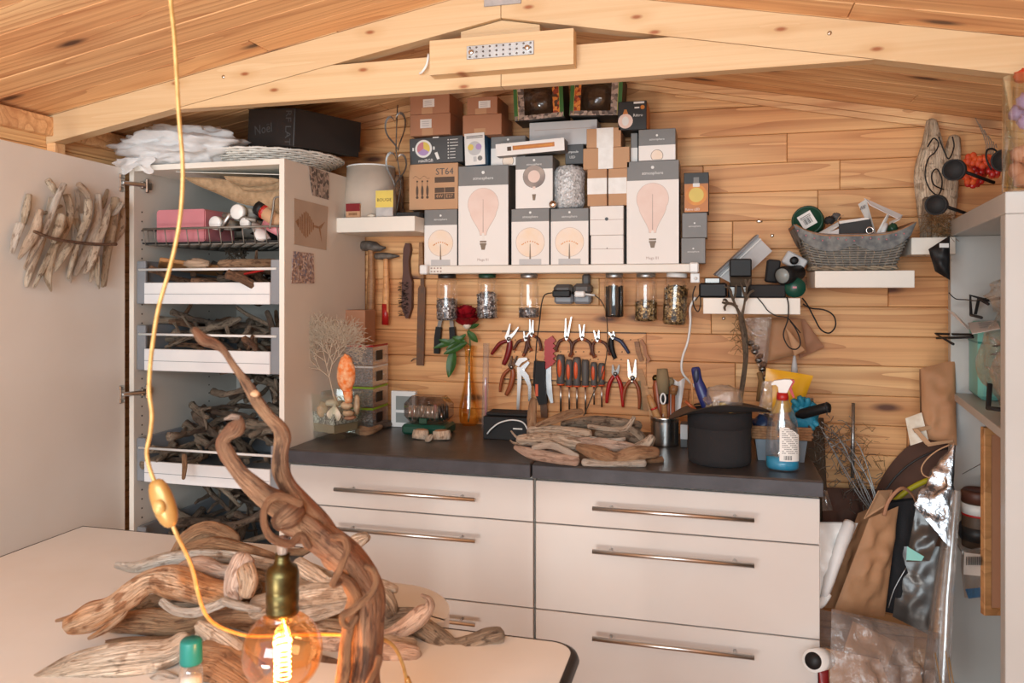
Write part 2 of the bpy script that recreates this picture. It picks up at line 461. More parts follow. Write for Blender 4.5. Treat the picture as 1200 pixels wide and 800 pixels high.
    def prism(s, poly, y0, y1, fr=None):
        """polygon in XZ extruded along Y (fr: 4x4 placing it)"""
        n = len(poly)
        A = sum(poly[i][0] * poly[(i + 1) % n][1] - poly[(i + 1) % n][0] * poly[i][1] for i in range(n))
        if A < 0: poly = poly[::-1]
        vs = [V((x, y0, z)) for x, z in poly] + [V((x, y1, z)) for x, z in poly]
        fs = [tuple(range(n)), tuple(range(n, 2 * n))[::-1]]
        fs += [((i + 1) % n, i, n + i, n + (i + 1) % n) for i in range(n)]
        if fr is not None: vs = [fr @ q for q in vs]
        return s.add(vs, fs)
    def grid(s, fn, nu, nv, smooth=True, thick=0.0):
        vs = [V(fn(i / nu, j / nv)) for i in range(nu + 1) for j in range(nv + 1)]
        W = nv + 1
        fs = [(i * W + j, (i + 1) * W + j, (i + 1) * W + j + 1, i * W + j + 1) for i in range(nu) for j in range(nv)]
        uv = [tuple((a / nu, b / nv) for a, b in ((i, j), (i + 1, j), (i + 1, j + 1), (i, j + 1))) for i in range(nu) for j in range(nv)]
        return s.add(vs, fs, smooth, uv)
    def blob(s, c, rad, amp=.15, freq=2.0, seed=0, nu=20, nv=14, rot=None, power=1.0):
        c = V(c); vs = []; fs = []
        for j in range(nv + 1):
            th = math.pi * j / nv
            for i in range(nu):
                ph = 2 * math.pi * i / nu
                d = V((math.sin(th) * math.cos(ph), math.sin(th) * math.sin(ph), math.cos(th)))
                k = 1 + amp * noise.noise(d * freq + V((seed * 3.7, seed * 1.3, seed))) + amp * .5 * noise.noise(d * freq * 2.7 + V((seed, seed * 2.1, 5)))
                e = V([math.copysign(abs(q) ** power, q) for q in d])
                q = V((e.x * rad[0], e.y * rad[1], e.z * rad[2])) * k
                vs.append((rot @ q if rot is not None else q) + c)
        for j in range(nv):
            for i in range(nu):
                i2 = (i + 1) % nu
                fs.append((j * nu + i, (j + 1) * nu + i, (j + 1) * nu + i2, j * nu + i2))
        return s.add(vs, fs, True)
    def mesh(s, name, mats, origin=None, inv=None):
        me = bpy.data.meshes.new(name)
        vs = [inv @ q for q in s.v] if inv is not None else ([q - origin for q in s.v] if origin is not None else s.v)
        me.from_pydata([tuple(q) for q in vs], [], s.f)
        for mm in mats: me.materials.append(MATS[mm])
        me.polygons.foreach_set('material_index', s.mi)
        me.polygons.foreach_set('use_smooth', s.sm)
        if s.uv:
            ul = me.uv_layers.new(name='UVMap').data
            for pi, q in s.uv.items():
                st = me.polygons[pi].loop_start
                for k, w_ in enumerate(q): ul[st + k].uv = w_
        me.update()
        return me

def spl(pts, k=4):
    """smooth curve through points (any tuple length)"""
    P = [tuple(p) for p in pts]
    if len(P) < 3: 
        return [tuple(a + (b - a) * i / k for a, b in zip(P[0], P[1])) for i in range(k + 1)]
    out = []
    for i in range(len(P) - 1):
        p0, p1, p2, p3 = P[max(i - 1, 0)], P[i], P[i + 1], P[min(i + 2, len(P) - 1)]
        for j in range(k):
            t = j / k
            out.append(tuple(.5 * (2 * b + (c - a) * t + (2 * a - 5 * b + 4 * c - d) * t * t + (3 * b - a - 3 * c + d) * t ** 3) for a, b, c, d in zip(p0, p1, p2, p3)))
    out.append(P[-1])
    return out

def tag(o, label=None, cat=None, group=None, kind=None):
    if label: o['label'] = label
    if cat: o['category'] = cat
    if group: o['group'] = group
    if kind: o['kind'] = kind
    return o
def thing(name, label, cat, loc, rz=0.0, group=None, kind=None):
    o = bpy.data.objects.new(name, None); COL.objects.link(o)
    o.empty_display_size = .02
    o.location = loc; o.rotation_euler = (0, 0, rz) if not isinstance(rz, Euler) else rz
    return tag(o, label, cat, group, kind)
def mat_of(o):
    if o is None: return Matrix()
    m = Matrix.LocRotScale(o.location, o.rotation_euler, o.scale)
    return mat_of(o.parent) @ m
def part(parent, name, mb, mats, label=None, local=False, kind=None):
    """a piece of parent; geometry given in world space unless local"""
    if isinstance(mats, str): mats = [mats]
    if parent.type == 'MESH' and not local or not local:
        inv = mat_of(parent).inverted(); me = mb.mesh(name, mats, inv=inv)
    else: me = mb.mesh(name, mats)
    o = bpy.data.objects.new(name, me); COL.objects.link(o); o.parent = parent
    if label: o['label'] = label
    if kind: o['kind'] = kind
    return o
def single(name, label, cat, mb, mats, group=None, kind=None):
    """a thing that is one mesh; world-space geometry, origin at its foot"""
    if isinstance(mats, str): mats = [mats]
    lo = V([min(q[i] for q in mb.v) for i in range(3)]); hi = V([max(q[i] for q in mb.v) for i in range(3)])
    org = V(((lo.x + hi.x) / 2, (lo.y + hi.y) / 2, lo.z))
    o = bpy.data.objects.new(name, mb.mesh(name, mats, origin=org)); COL.objects.link(o); o.location = org
    return tag(o, label, cat, group, kind)
def text(parent, name, s, loc, size, mat, rot=(R(90), 0, 0), align='CENTER', sx=1.0):
    """printed lettering: flat text, loc in parent space"""
    cu = bpy.data.curves.new(name, 'FONT'); cu.body = s; cu.size = size; cu.align_x = align; cu.align_y = 'CENTER'
    cu.extrude = .00012; cu.resolution_u = 2
    cu.materials.append(MATS[mat])
    tmp = bpy.data.objects.new('tmp', cu); COL.objects.link(tmp)
    dg = bpy.context.evaluated_depsgraph_get(); dg.update()
    me = bpy.data.meshes.new_from_object(tmp.evaluated_get(dg))
    bpy.data.objects.remove(tmp); me.name = name
    o = bpy.data.objects.new(name, me); COL.objects.link(o); o.parent = parent
    o.location = loc; o.rotation_euler = rot; o.scale = (sx, 1, 1)
    return o
def clip(poly, a, b, c):
    """keep a*x+b*z<=c"""
    out = []
    for i in range(len(poly)):
        p, q = poly[i], poly[(i + 1) % len(poly)]
        fp, fq = a * p[0] + b * p[1] - c, a * q[0] + b * q[1] - c
        if fp <= 0: out.append(p)
        if (fp < 0 < fq) or (fq < 0 < fp):
            t = fp / (fp - fq); out.append((p[0] + (q[0] - p[0]) * t, p[1] + (q[1] - p[1]) * t))
    return out
def slab(mb, poly, z0, z1):
    n = len(poly)
    A = sum(poly[i][0] * poly[(i + 1) % n][1] - poly[(i + 1) % n][0] * poly[i][1] for i in range(n))
    if A < 0: poly = poly[::-1]
    vs = [V((x, y, z0)) for x, y in poly] + [V((x, y, z1)) for x, y in poly]
    fs = [tuple(range(n))[::-1], tuple(range(n, 2 * n))] + [(i, (i + 1) % n, n + (i + 1) % n, n + i) for i in range(n)]
    return mb.add(vs, fs)
def round_rect(x0, y0, x1, y1, rs, k=8):
    """rs: radii at (x0,y0) (x1,y0) (x1,y1) (x0,y1)"""
    out = []
    for (cx, cy, sx, sy, a0), r in zip(((x0, y0, 1, 1, 180), (x1, y0, -1, 1, 270), (x1, y1, -1, -1, 0), (x0, y1, 1, -1, 90)), rs):
        if r <= 0: out.append((cx, cy)); continue
        for i in range(k + 1):
            a = R(a0 + 90 * i / k); out.append((cx + sx * r + r * math.cos(a), cy + sy * r + r * math.sin(a)))
    return out
def inst(parent, name, me, M):
    o = bpy.data.objects.new(name, me); COL.objects.link(o); o.parent = parent
    o.matrix_local = mat_of(parent).inverted() @ M
    return o
def bx(c, size, b=0.0, rot=None): return MB().box(c, size, rot, b)

# ================================================================== the setting
XL, XR, YB, AX = -2.09, 1.00, 2.80, -0.567
def zr(x): return 2.246 - (.175 if x < AX else .197) * abs(x - AX)      # underside of the roof boards
def zb(x): return zr(x) - .089                                          # underside of the rafters

single('floor', 'plain wooden floor of the shed', None, bx((-.55, .9, -.03), (3.3, 4.2, .06)), 'frame_wood', kind='structure')
wall_back = thing('wall_back', 'back wall of horizontal pine boards', None, (AX, YB, 0), kind='structure')
PITCH = .0993
rows = random.Random(3)
for k in range(-4, 19):
    z1 = 1.861 - PITCH * k; z0 = z1 - PITCH
    if z0 < 0: z0 = .0
    if z1 - z0 < .02: continue
    x = XL
    cuts = {0: [-.05, .40], 1: [.33], 2: [.05], 4: [-.42, .55], 8: [-.1], 10: [.2]}.get(k) or [rows.uniform(-1.6, -.9), rows.uniform(-.6, .7)]
    for xe in cuts + [XR]:
        g = .0007
        poly = [(x + g, z0 + g), (xe - g, z0 + g), (xe - g, z1 - g), (x + g, z1 - g)]
        for a, b, c in ((-.175, 1, 2.246 + .175 * -AX - .0), (.197, 1, 2.246 + .197 * AX)):
            poly = clip(poly, a, b, c) if len(poly) > 2 else poly
        if len(poly) > 2:
            off = rows.uniform(-.0012, .0012)
            cx, cz = sum(p[0] for p in poly) / len(poly), sum(p[1] for p in poly) / len(poly)
            q = MB(); bv = .0022
            pin = [(px + (bv if px < cx else -bv), pz + (bv if pz < cz else -bv)) for px, pz in poly]
            n = len(poly)
            vs = [V((a_ - cx, 0, b_ - cz)) for a_, b_ in pin] + [V((a_ - cx, .002, b_ - cz)) for a_, b_ in poly] + [V((a_ - cx, .018, b_ - cz)) for a_, b_ in poly]
            fs = [tuple(range(n))] + [((i + 1) % n, i, i + n * (j), (i + 1) % n + n * (j)) for i in range(0) for j in range(0)]
            for lv in (0, 1):
                fs += [(lv * n + (i + 1) % n, lv * n + i, (lv + 1) * n + i, (lv + 1) * n + (i + 1) % n) for i in range(n)]
            q.add(vs, fs)
            inst(wall_back, 'plank', q.mesh('plank', ['wall_pine']), Matrix.Translation((cx, YB + off, cz)))
        x = xe
part(wall_back, 'backing', MB().prism([(XL, 0), (XR, 0), (XR, zr(XR)), (AX, zr(AX)), (XL, zr(XL))], YB + .019, YB + .05), 'frame_wood')  # unseen sheet added behind the boards, stops light leaking through joints

def side_wall(name, x, sgn, label):
    w_ = thing(name, label, None, (x, .9, 0), kind='structure')
    top = zr(x)
    k = 0; z = top
    while z > .01:
        z0 = max(z - PITCH, 0)
        h = z - z0 - .0014
        if h > .01:
            me = bx((0, 0, 0), (3.9, .018, h), .0022).mesh('plank', ['wall_pine'])
            inst(w_, 'plank', me, Matrix.Translation((x + sgn * .009, .85, (z + z0) / 2)) @ Matrix.Rotation(R(90), 4, 'Z'))
        z -= PITCH
    part(w_, 'backing', bx((x + sgn * .035, .85, top / 2), (.03, 3.9, top)), 'frame_wood')  # unseen sheet behind the side boards, added as a light stop too
side_wall('wall_left', XL, -1, 'left wall of horizontal pine boards')
side_wall('wall_right', XR, 1, 'right wall of horizontal pine boards behind the white shelf unit')

ceiling = thing('ceiling', 'sloping roof lining of pine boards', None, (AX, 1.5, 2.25), kind='structure')
rc = random.Random(11)
for sgn, sl, xe in ((-1, .175, XL), (1, .197, XR)):
    ang = math.atan(sl)
    Ltot = abs(xe - AX) / math.cos(ang)
    y = YB - .001
    while y > -.2:
        s0 = 0.0
        cut = rc.choice([None, rc.uniform(.35, 1.1), rc.uniform(.5, 1.3)])
        for s1 in ([cut] if cut else []) + [Ltot]:
            L = s1 - s0 - .0015
            me = bx((0, 0, 0), (L, .0985, .018), .0022).mesh('plank', ['roof_pine'])
            sm = (s0 + s1) / 2
            rot = Matrix.Rotation(sgn * ang, 4, 'Y')
            c = V((AX + sgn * sm * math.cos(ang), y - .05, zr(AX) - sm * math.sin(ang))) + rot.to_3x3() @ V((0, 0, .009 + rc.uniform(0, .0015)))
            inst(ceiling, 'plank', me, Matrix.Translation(c) @ rot)
            s0 = s1
        y -= .1
dk = MB()
dk.prism([(XL - .1, zr(XL) + .005), (AX, zr(AX) + .021), (XR + .1, zr(XR) + .002), (XR + .1, zr(XR) + .06), (AX, zr(AX) + .08), (XL - .1, zr(XL) + .06)], -.2, YB + .05)
part(ceiling, 'light_block_slab', dk, 'frame_wood')  # unseen slab added over the boards to keep light out of the gaps
# gable trims along the back wall, wall plate on the left wall
for n_, sgn, sl, xe in (('trim_1', -1, .175, XL), ('trim_2', 1, .197, XR)):
    m = MB()
    for dz, t, wd in ((0, .020, .026), (-.026, .013, .02)):
        m.prism([(AX, zr(AX) + dz - .001), (xe + sgn * -.002, zr(xe) + dz - .001), (xe + sgn * -.002, zr(xe) + dz - wd), (AX, zr(AX) + dz - wd)], YB - t, YB - .002)
    single(n_, 'pine moulding along the gable', None, m, 'roof_pine', kind='structure')
single('trim_3', 'pine wall plate along the top of the left wall', None, bx((XL + .015, .9, zr(XL) - .035), (.03, 3.7, .06), .003), 'roof_pine', kind='structure')

# ------------------------------------------------------------------ roof truss
tr = thing('roof_truss', 'pale spruce roof truss spanning the shed under the ceiling', 'roof truss', (AX, 2.02, 1.972))
Y0, Y1 = 2.0, 2.045
def beam(name, poly, y0=Y0, y1=Y1, label=None):
    me = MB().prism(poly, y0, y1)
    cx = sum(p[0] for p in poly) / len(poly); cz = sum(p[1] for p in poly) / len(poly)
    o = bpy.data.objects.new(name, me.mesh(name, ['beam_spruce'], origin=V((cx, Y0, cz)))); COL.objects.link(o)
    o.parent = tr; o.location = V((cx, Y0, cz)) - tr.location
    if label: o['label'] = label
    return o
beam('rafter', [(XL + .002, zb(XL)), (AX - .001, zb(AX)), (AX - .001, zr(AX) - .002), (XL + .002, zr(XL) - .002)])
beam('rafter', [(AX + .001, zb(AX)), (XR - .002, zb(XR)), (XR - .002, zr(XR) - .002), (AX + .001, zr(AX) - .002)])
for xa, xb, sl in ((AX - 1.2, AX - .001, -.175), (AX + .001, AX + 1.1, .197)):
    poly = [(xa, 1.972), (xb, 1.972), (xb, 2.067), (xa, 2.067)]
    poly = clip(poly, sl, 1, zb(AX) + sl * AX - .0015)
    beam('tie_beam', poly, Y0 + .001, Y1 - .004)
beam('king_post', [(-.685, 2.068), (-.462, 2.068), (-.462, 2.133), (AX, 2.154), (-.685, 2.133)], Y0 + .012, Y1 - .006, 'short amber board between rafters and tie beam')
beam('gusset_block', [(-.756, 2.004), (-.360, 2.004), (-.360, 2.097), (-.756, 2.097)], 1.957, Y0)
pl = part(tr, 'nail_plate', bx((-.557, 1.955, 2.055), (.185, .0025, .036), .0008), 'zinc', 'perforated steel plate on the block')
m = MB()
for i in range(10):
    for j in range(3):
        m.lathe([(0, 0), (.0028, 0), (.0028, .0012), (0, .0016)], 8, (-.64 + i * .0185, 1.9538, 2.043 + j * .012), Matrix.Rotation(R(90), 3, 'X'))
part(pl, 'nail_holes', m, 'steel_dark', kind='stuff')
for x in (-.636, -.482):
    part(pl, 'bolt', MB().lathe([(0, 0), (.0075, 0), (.0075, .003), (.005, .0055), (0, .0055)], 10, (x, 1.9537, 2.055), Matrix.Rotation(R(90), 3, 'X')), 'steel_bright')
part(tr, 'ridge_plate', bx((AX + .005, 1.9985, 2.215), (.105, .003, .05), .001), 'zinc', 'grey steel plate over the ridge joint')
a, b = at(501, 64, 1.985), at(493, 87, 1.985)
part(tr, 'hook', MB().tube(spl([at(502, 64, 1.997), at(502, 66, 1.985), at(500, 76, 1.98), at(495, 84, 1.982), at(492, 86, 1.997)], 5), .0035, 8), 'white_plastic', 'small white plastic hook')
for px, py in ((262, 90), (972, 39), (955, 8)):
    q = at(px, py, 2.0)
    part(tr, 'screw', MB().lathe([(0, 0), (.0055, 0), (.0055, .002), (0, .003)], 10, q, Matrix.Rotation(R(90), 3, 'X')), 'steel_bright')
q = single('post', 'short pine post standing under the left end of the truss', 'post', bx((XL + .045, 2.022, 1.86), (.03, .045, .0), .0) if 0 else bx((XL + .018, 2.022, .97), (.034, .044, 1.85), .003), 'roof_pine')

# ================================================================== cabinets
TX0, TX1, TY0, TY1, TZ = -1.944, -1.348, 2.2, 2.785, 1.845
tc = thing('tall_cabinet', 'tall white cabinet with open door and pull-out drawers of driftwood', 'cabinet', ((TX0 + TX1) / 2, (TY0 + TY1) / 2, 0))
th = .018
part(tc, 'side_panel', bx((TX0 + th / 2, (TY0 + TY1) / 2, TZ / 2), (th, TY1 - TY0, TZ), .001), 'cabinet_in')
part(tc, 'side_panel', bx((TX1 - th / 2, (TY0 + TY1) / 2, TZ / 2), (th, TY1 - TY0, TZ), .001), 'side_beige', 'beige outer side panel carrying pictures')
part(tc, 'edge_strip', bx((TX1 - th / 2, TY0 - .0008, TZ / 2), (th, .0015, TZ)), 'white_paint')
part(tc, 'edge_strip', bx((TX0 + th / 2, TY0 - .0008, TZ / 2), (th, .0015, TZ)), 'white_paint')
part(tc, 'top_panel', bx(((TX0 + TX1) / 2, (TY0 + TY1) / 2, TZ - th / 2), (TX1 - TX0 - 2 * th, TY1 - TY0 - .002, th)), 'white_paint')
part(tc, 'bottom_panel', bx(((TX0 + TX1) / 2, (TY0 + TY1) / 2, .15), (TX1 - TX0 - 2 * th, TY1 - TY0 - .002, th)), 'cabinet_in')
part(tc, 'back_panel', bx(((TX0 + TX1) / 2, TY1 - .004, TZ / 2), (TX1 - TX0 - 2 * th, .006, TZ - .04)), 'cabinet_in')
m = MB()
for px, ylist in ((165.5, 12),):
    for i in range(46):
        z = .25 + i * .032
        for y in (2.237, 2.6):
            m.box((TX0 + th + .0004, y, z), (.0008, .005, .005))
part(tc, 'shelf_holes', m, 'edge_black', kind='stuff')
IX0, IX1 = TX0 + th + .003, TX1 - th - .003
DR = []
for zb_, zt_, zr_, zs in ((1.374, 1.446, 1.490, 1.520), (1.147, 1.221, 1.270, 1.300), (.768, .838, .882, .915), (.470, .535, .585, .61)):
    m = MB()
    for x in (IX0 + .008, IX1 - .008):
        m.box((x, 2.46, (zb_ + zs) / 2), (.016, .48, zs - zb_), None, .002)
    for x in (IX0 + .018, IX1 - .018): m.box((x, 2.214, (zb_ + zs) / 2), (.034, .012, zs - zb_), None, .002)
    m.box(((IX0 + IX1) / 2, 2.46, zb_ + .008), (IX1 - IX0 - .034, .47, .012))
    m.box(((IX0 + IX1) / 2, 2.69, (zb_ + zt_) / 2), (IX1 - IX0 - .034, .01, zt_ - zb_))
    d = part(tc, 'drawer', m, 'drawer_grey')
    fm = bx(((IX0 + IX1) / 2, 2.208, (zb_ + zt_) / 2), (IX1 - IX0 - .07, .012, zt_ - zb_), .002)
    part(d, 'front_panel', fm, 'drawer_white', 'white low drawer front')
    part(d, 'groove', bx(((IX0 + IX1) / 2, 2.2017, (zb_ + zt_) / 2 - .003), (IX1 - IX0 - .072, .0012, .0016)), 'drawer_grey')
    part(d, 'rail', MB().tube([(IX0 + .012, 2.206, zr_), (IX1 - .012, 2.206, zr_)], .0045, 8), 'white_plastic', 'white metal rod')
    DR.append((zb_ + .014, zt_, zr_))
# open door with its hinges
HD = V((TX0 - .008, 2.188, 0)); dd = V((.094, -.9956, 0)); dn = V((-.9956, -.094, 0))
rot = Matrix((dd, dn, V((0, 0, 1)))).transposed()
cd = HD + dd * .298 + dn * .009
door = part(tc, 'door', bx((cd.x, cd.y, .99), (.596, .018, 1.69), .0015, rot), 'door_inside', 'beige cabinet door standing open')
for py in (214, 462):
    q = at(150, py, 2.17); z = q.z
    h = MB()
    c0 = HD + dd * .022 - dn * .002
    h.box((c0.x, c0.y, z), (.016, .006, .062), rot, .002)
    for dz in (-.022, .022): h.box((c0.x + .002, c0.y, z + dz), (.026, .008, .016), rot, .003)
    h.bar((c0.x + .004, c0.y, z), (TX0 + .035, 2.235, z), .012, .014, .003)
    h.box((TX0 + th + .006, 2.25, z), (.012, .05, .026), None, .003)
    h.box((TX0 + th + .010, 2.25, z), (.010, .014, .05), None, .003)
    part(door, 'hinge', h, 'metal', 'chrome cup hinge')

# pull-out wire basket in the top compartment
wb = thing('wire_basket', 'grey wire basket pulled out in the top of the tall cabinet', 'basket', (-1.65, 2.4, 1.56))
zt, zbm = 1.628, 1.575
bx0, bx1, by0, by1 = IX0 + .03, IX1 - .01, 2.205, 2.68
m = MB()
m.tube([(bx0, by0, zt), (bx1, by0, zt), (bx1, by1, zt), (bx0, by1, zt)], .004, 6, closed=True)
part(wb, 'rim_wire', m, 'wire_grey')
m = MB()
for i in range(13):
    x = bx0 + (bx1 - bx0) * i / 12
    m.tube([(x, by0, zt), (x, by0 + .01, zbm), (x, by1 - .01, zbm), (x, by1, zt)], .0022, 5)
for i in range(9):
    y = by0 + .02 + (by1 - by0 - .04) * i / 8
    m.tube([(bx0, y, zt), (bx0 + .008, y, zbm), (bx1 - .008, y, zbm), (bx1, y, zt)], .0022, 5)
part(wb, 'mesh_wires', m, 'wire_grey', kind='stuff')
part(wb, 'handle_wire', MB().tube(spl([at(316, 268, 2.203), at(320, 246, 2.203), at(322, 232, 2.203), at(331, 231, 2.203)], 4), .0035, 6), 'wire_grey')
part(wb, 'runner', bx((IX0 + .018, 2.33, 1.665), (.02, .05, .05), .006), 'black_plastic', 'black runner block')
part(wb, 'slat_mat', MB().box((-1.645, 2.44, zbm + .006), (.53, .44, .005)), 'black_matt', 'dark ribbed liner')

# ------------------------------------------------------------------ drawer cabinets and worktops
CX = [(-1.337, -.5255), (-.5225, .268)]
YF = 2.212
for i, (x0, x1) in enumerate(CX):
    side = 'under the left worktop slab, beside the tall cabinet' if i == 0 else 'under the right worktop slab, beside the bags'
    c = thing('drawer_cabinet', 'white three-drawer base cabinet ' + side, 'cabinet', ((x0 + x1) / 2, 2.5, 0), group='white drawer cabinets under the worktop')
    part(c, 'carcass', bx(((x0 + x1) / 2, 2.515, .505), (x1 - x0 - .004, .55, .715), .001), 'white_paint')
    part(c, 'plinth', bx(((x0 + x1) / 2, 2.5, .07), (x1 - x0 - .01, .45, .14)), 'white_paint')
    for (za, zc), hz in zip(((.735, .858), (.480, .7315), (.155, .4765)), (.797, .674, .425)):
        d = part(c, 'drawer', bx(((x0 + x1) / 2, YF + .009, (za + zc) / 2), (x1 - x0 - .005, .018, zc - za), .0015), 'white_front')
        h0, h1 = (-1.160, -.698) if i == 0 else (-.346, .0955)
        hb = MB().tube([(h0, YF - .033, hz), (h1, YF - .033, hz)], .0065, 12)
        for x in (h0 + .05, h1 - .05): hb.tube([(x, YF - .033, hz), (x, YF + .002, hz)], .004, 8)
        part(d, 'handle', hb, 'metal', 'brushed steel bar handle')
worktops = []
for i, (x0, x1) in enumerate(((-1.342, -.532), (-.5285, .274))):
    lab = 'dark grey worktop slab on the left drawer cabinet' if i == 0 else 'dark grey worktop slab on the right drawer cabinet'
    w_ = thing('worktop', lab, 'worktop', ((x0 + x1) / 2, 2.5, .866))
    part(w_, 'slab', bx(((x0 + x1) / 2, 2.4975, .888), (x1 - x0, .599, .044), .004), 'worktop_dark')
    part(w_, 'front_edge', bx(((x0 + x1) / 2, 2.1965, .887), (x1 - x0 - .003, .003, .038), .001), 'worktop_edge')
CT = .910

# ------------------------------------------------------------------ tables
t1 = thing('work_table', 'white table with black edge in front, under the driftwood lamp', 'table', (-.99, .9, 0))
def tl(e, rc): return [p for p in round_rect(-1.74 - e, .40 - e, -.262 + e, 1.435 + e, (.03, .03, rc, 0)) if p[0] > -1.7 or p[1] < 1.4] + [(-1.05 + e, 1.435 + e), (-1.05 + e, 1.79 + e), (-1.74 - e, 1.79 + e)]
poly = tl(0, .045)
m = MB(); slab(m, poly, .722, .750); part(t1, 'tabletop', m, 'table_white')
poly2 = tl(.004, .049)
n = len(poly); m = MB()
vs = [V((*p, z)) for z, pp in ((.7495, poly), (.7505, poly2), (.721, poly2), (.721, poly)) for p in pp]
m.add(vs, [(r * n + (i + 1) % n, r * n + i, (r + 1) * n + i, (r + 1) * n + (i + 1) % n) for r in range(3) for i in range(n)])
m.tube([V((*p, .737)) for p in poly2], .0125, 8, closed=True)
part(t1, 'edge_band', m, 'edge_black', 'black rounded edge strip')
for x in (-1.66, -.33):
    for y in (.46, 1.38): part(t1, 'leg', MB().tube([(x, y, 0), (x, y, .722)], .022, 12), 'edge_black')
t2 = thing('side_table', 'cream round-ended table behind the white one, under the driftwood pile', 'table', (-.78, 1.58, 0))
m = MB(); slab(m, round_rect(-1.03, 1.455, -.535, 1.63, (.01, .02, .16, .05), 14), .722, .750); part(t2, 'tabletop', m, 'table_white')
for x in (-.98, -.72):
    for y in (1.50, 1.58): part(t2, 'leg', MB().tube([(x, y, 0), (x, y, .722)], .018, 10), 'metal')
# ================================================================== the long shelf of light-bulb boxes
def circ(cx, cz, r, n=28, rz=None, a0=0, a1=360):
    rz = rz or r
    return [(cx + r * math.cos(R(a0 + (a1 - a0) * i / n)), cz + rz * math.sin(R(a0 + (a1 - a0) * i / n))) for i in range(n if a1 - a0 == 360 else n + 1)]
def rect(x0, z0, x1, z1): return [(x0, z0), (x1, z0), (x1, z1), (x0, z1)]
def dec(mb, poly, lay, mi=0): mb.mat(mi); mb.prism(poly, -.0003 * lay - .0002, 0.0); return mb
def pear(cx, ztop, r, zn, rn, n=16):
    """pear bulb outline: round top of radius r, tapering to the neck"""
    zc = ztop - r
    right = [(cx + r * math.cos(R(a)), zc + r * math.sin(R(a))) for a in range(90, -31, -8)]
    x0, z0 = right[-1]
    for i in range(1, 9):
        t = i / 8; s_ = t * t * (3 - 2 * t)
        right.append((cx + (x0 - cx) * (1 - s_ * .85 - t * .15) + rn * (s_ * .85 + t * .15), z0 + (zn - z0) * t))
    left = [(2 * cx - x, z) for x, z in right[::-1]]
    return (right + left)[::-1]

lz = at(660, 310, 2.635).z
SH = thing('bulb_shelf', 'long narrow white metal shelf carrying the light-bulb boxes', 'shelf', (at(657, 310, 2.635).x, 2.72, lz - .03))
sx0, sx1 = at(500, 315, 2.63).x, at(812, 315, 2.63).x
part(SH, 'board', bx(((sx0 + sx1) / 2, 2.715, lz - .0145), (sx1 - sx0, .166, .029), .003), 'white_paint')
part(SH, 'end_cap', bx((sx1 + .004, 2.7, lz - .0145), (.03, .19, .034), .004), 'white_plastic')
part(SH, 'end_cap', bx((sx0 - .004, 2.7, lz - .0145), (.03, .19, .034), .004), 'white_plastic')
q = at(813, 324, 2.63)
m = bx((q.x + .004, 2.64, lz - .048), (.03, .004, .032), .003)
m.lathe([(0, 0), (.006, 0), (.006, .001), (0, .0015)], 10, (q.x + .006, 2.6375, lz - .05), Matrix.Rotation(R(90), 3, 'X'))
part(SH, 'bracket_tab', m, 'white_plastic')
m = MB()
for i in range(4):
    for j in range(2): m.box((sx0 + .018 + i * .012, 2.6315, lz - .009 - j * .012), (.006, .0016, .005))
part(SH, 'slots', m, 'print_line', kind='stuff')

def carton(name, label, x0, x1, yt, yb, mat='card', z0=None, Yf=2.64, depth=.13, roll=0.0, yaw=0.0, group=None, cat='box'):
    xm = (x0 + x1) / 2
    a, b = at(x0, yb, Yf).x, at(x1, yb, Yf).x
    h = at(xm, yt, Yf).z - at(xm, yb, Yf).z
    z = at(xm, yb, Yf).z if z0 is None else z0
    wd = b - a - .002
    T = thing(name, label, cat, ((a + b) / 2, Yf, z + .0004), Euler((0, R(roll), R(yaw))), group)
    part(T, 'carton', MB().box((0, depth / 2, h / 2), (wd, depth, h - .0008), None, .0015), mat, local=True)
    T['w'], T['h'], T['d'] = wd, h, depth
    return T, wd, h, z + h

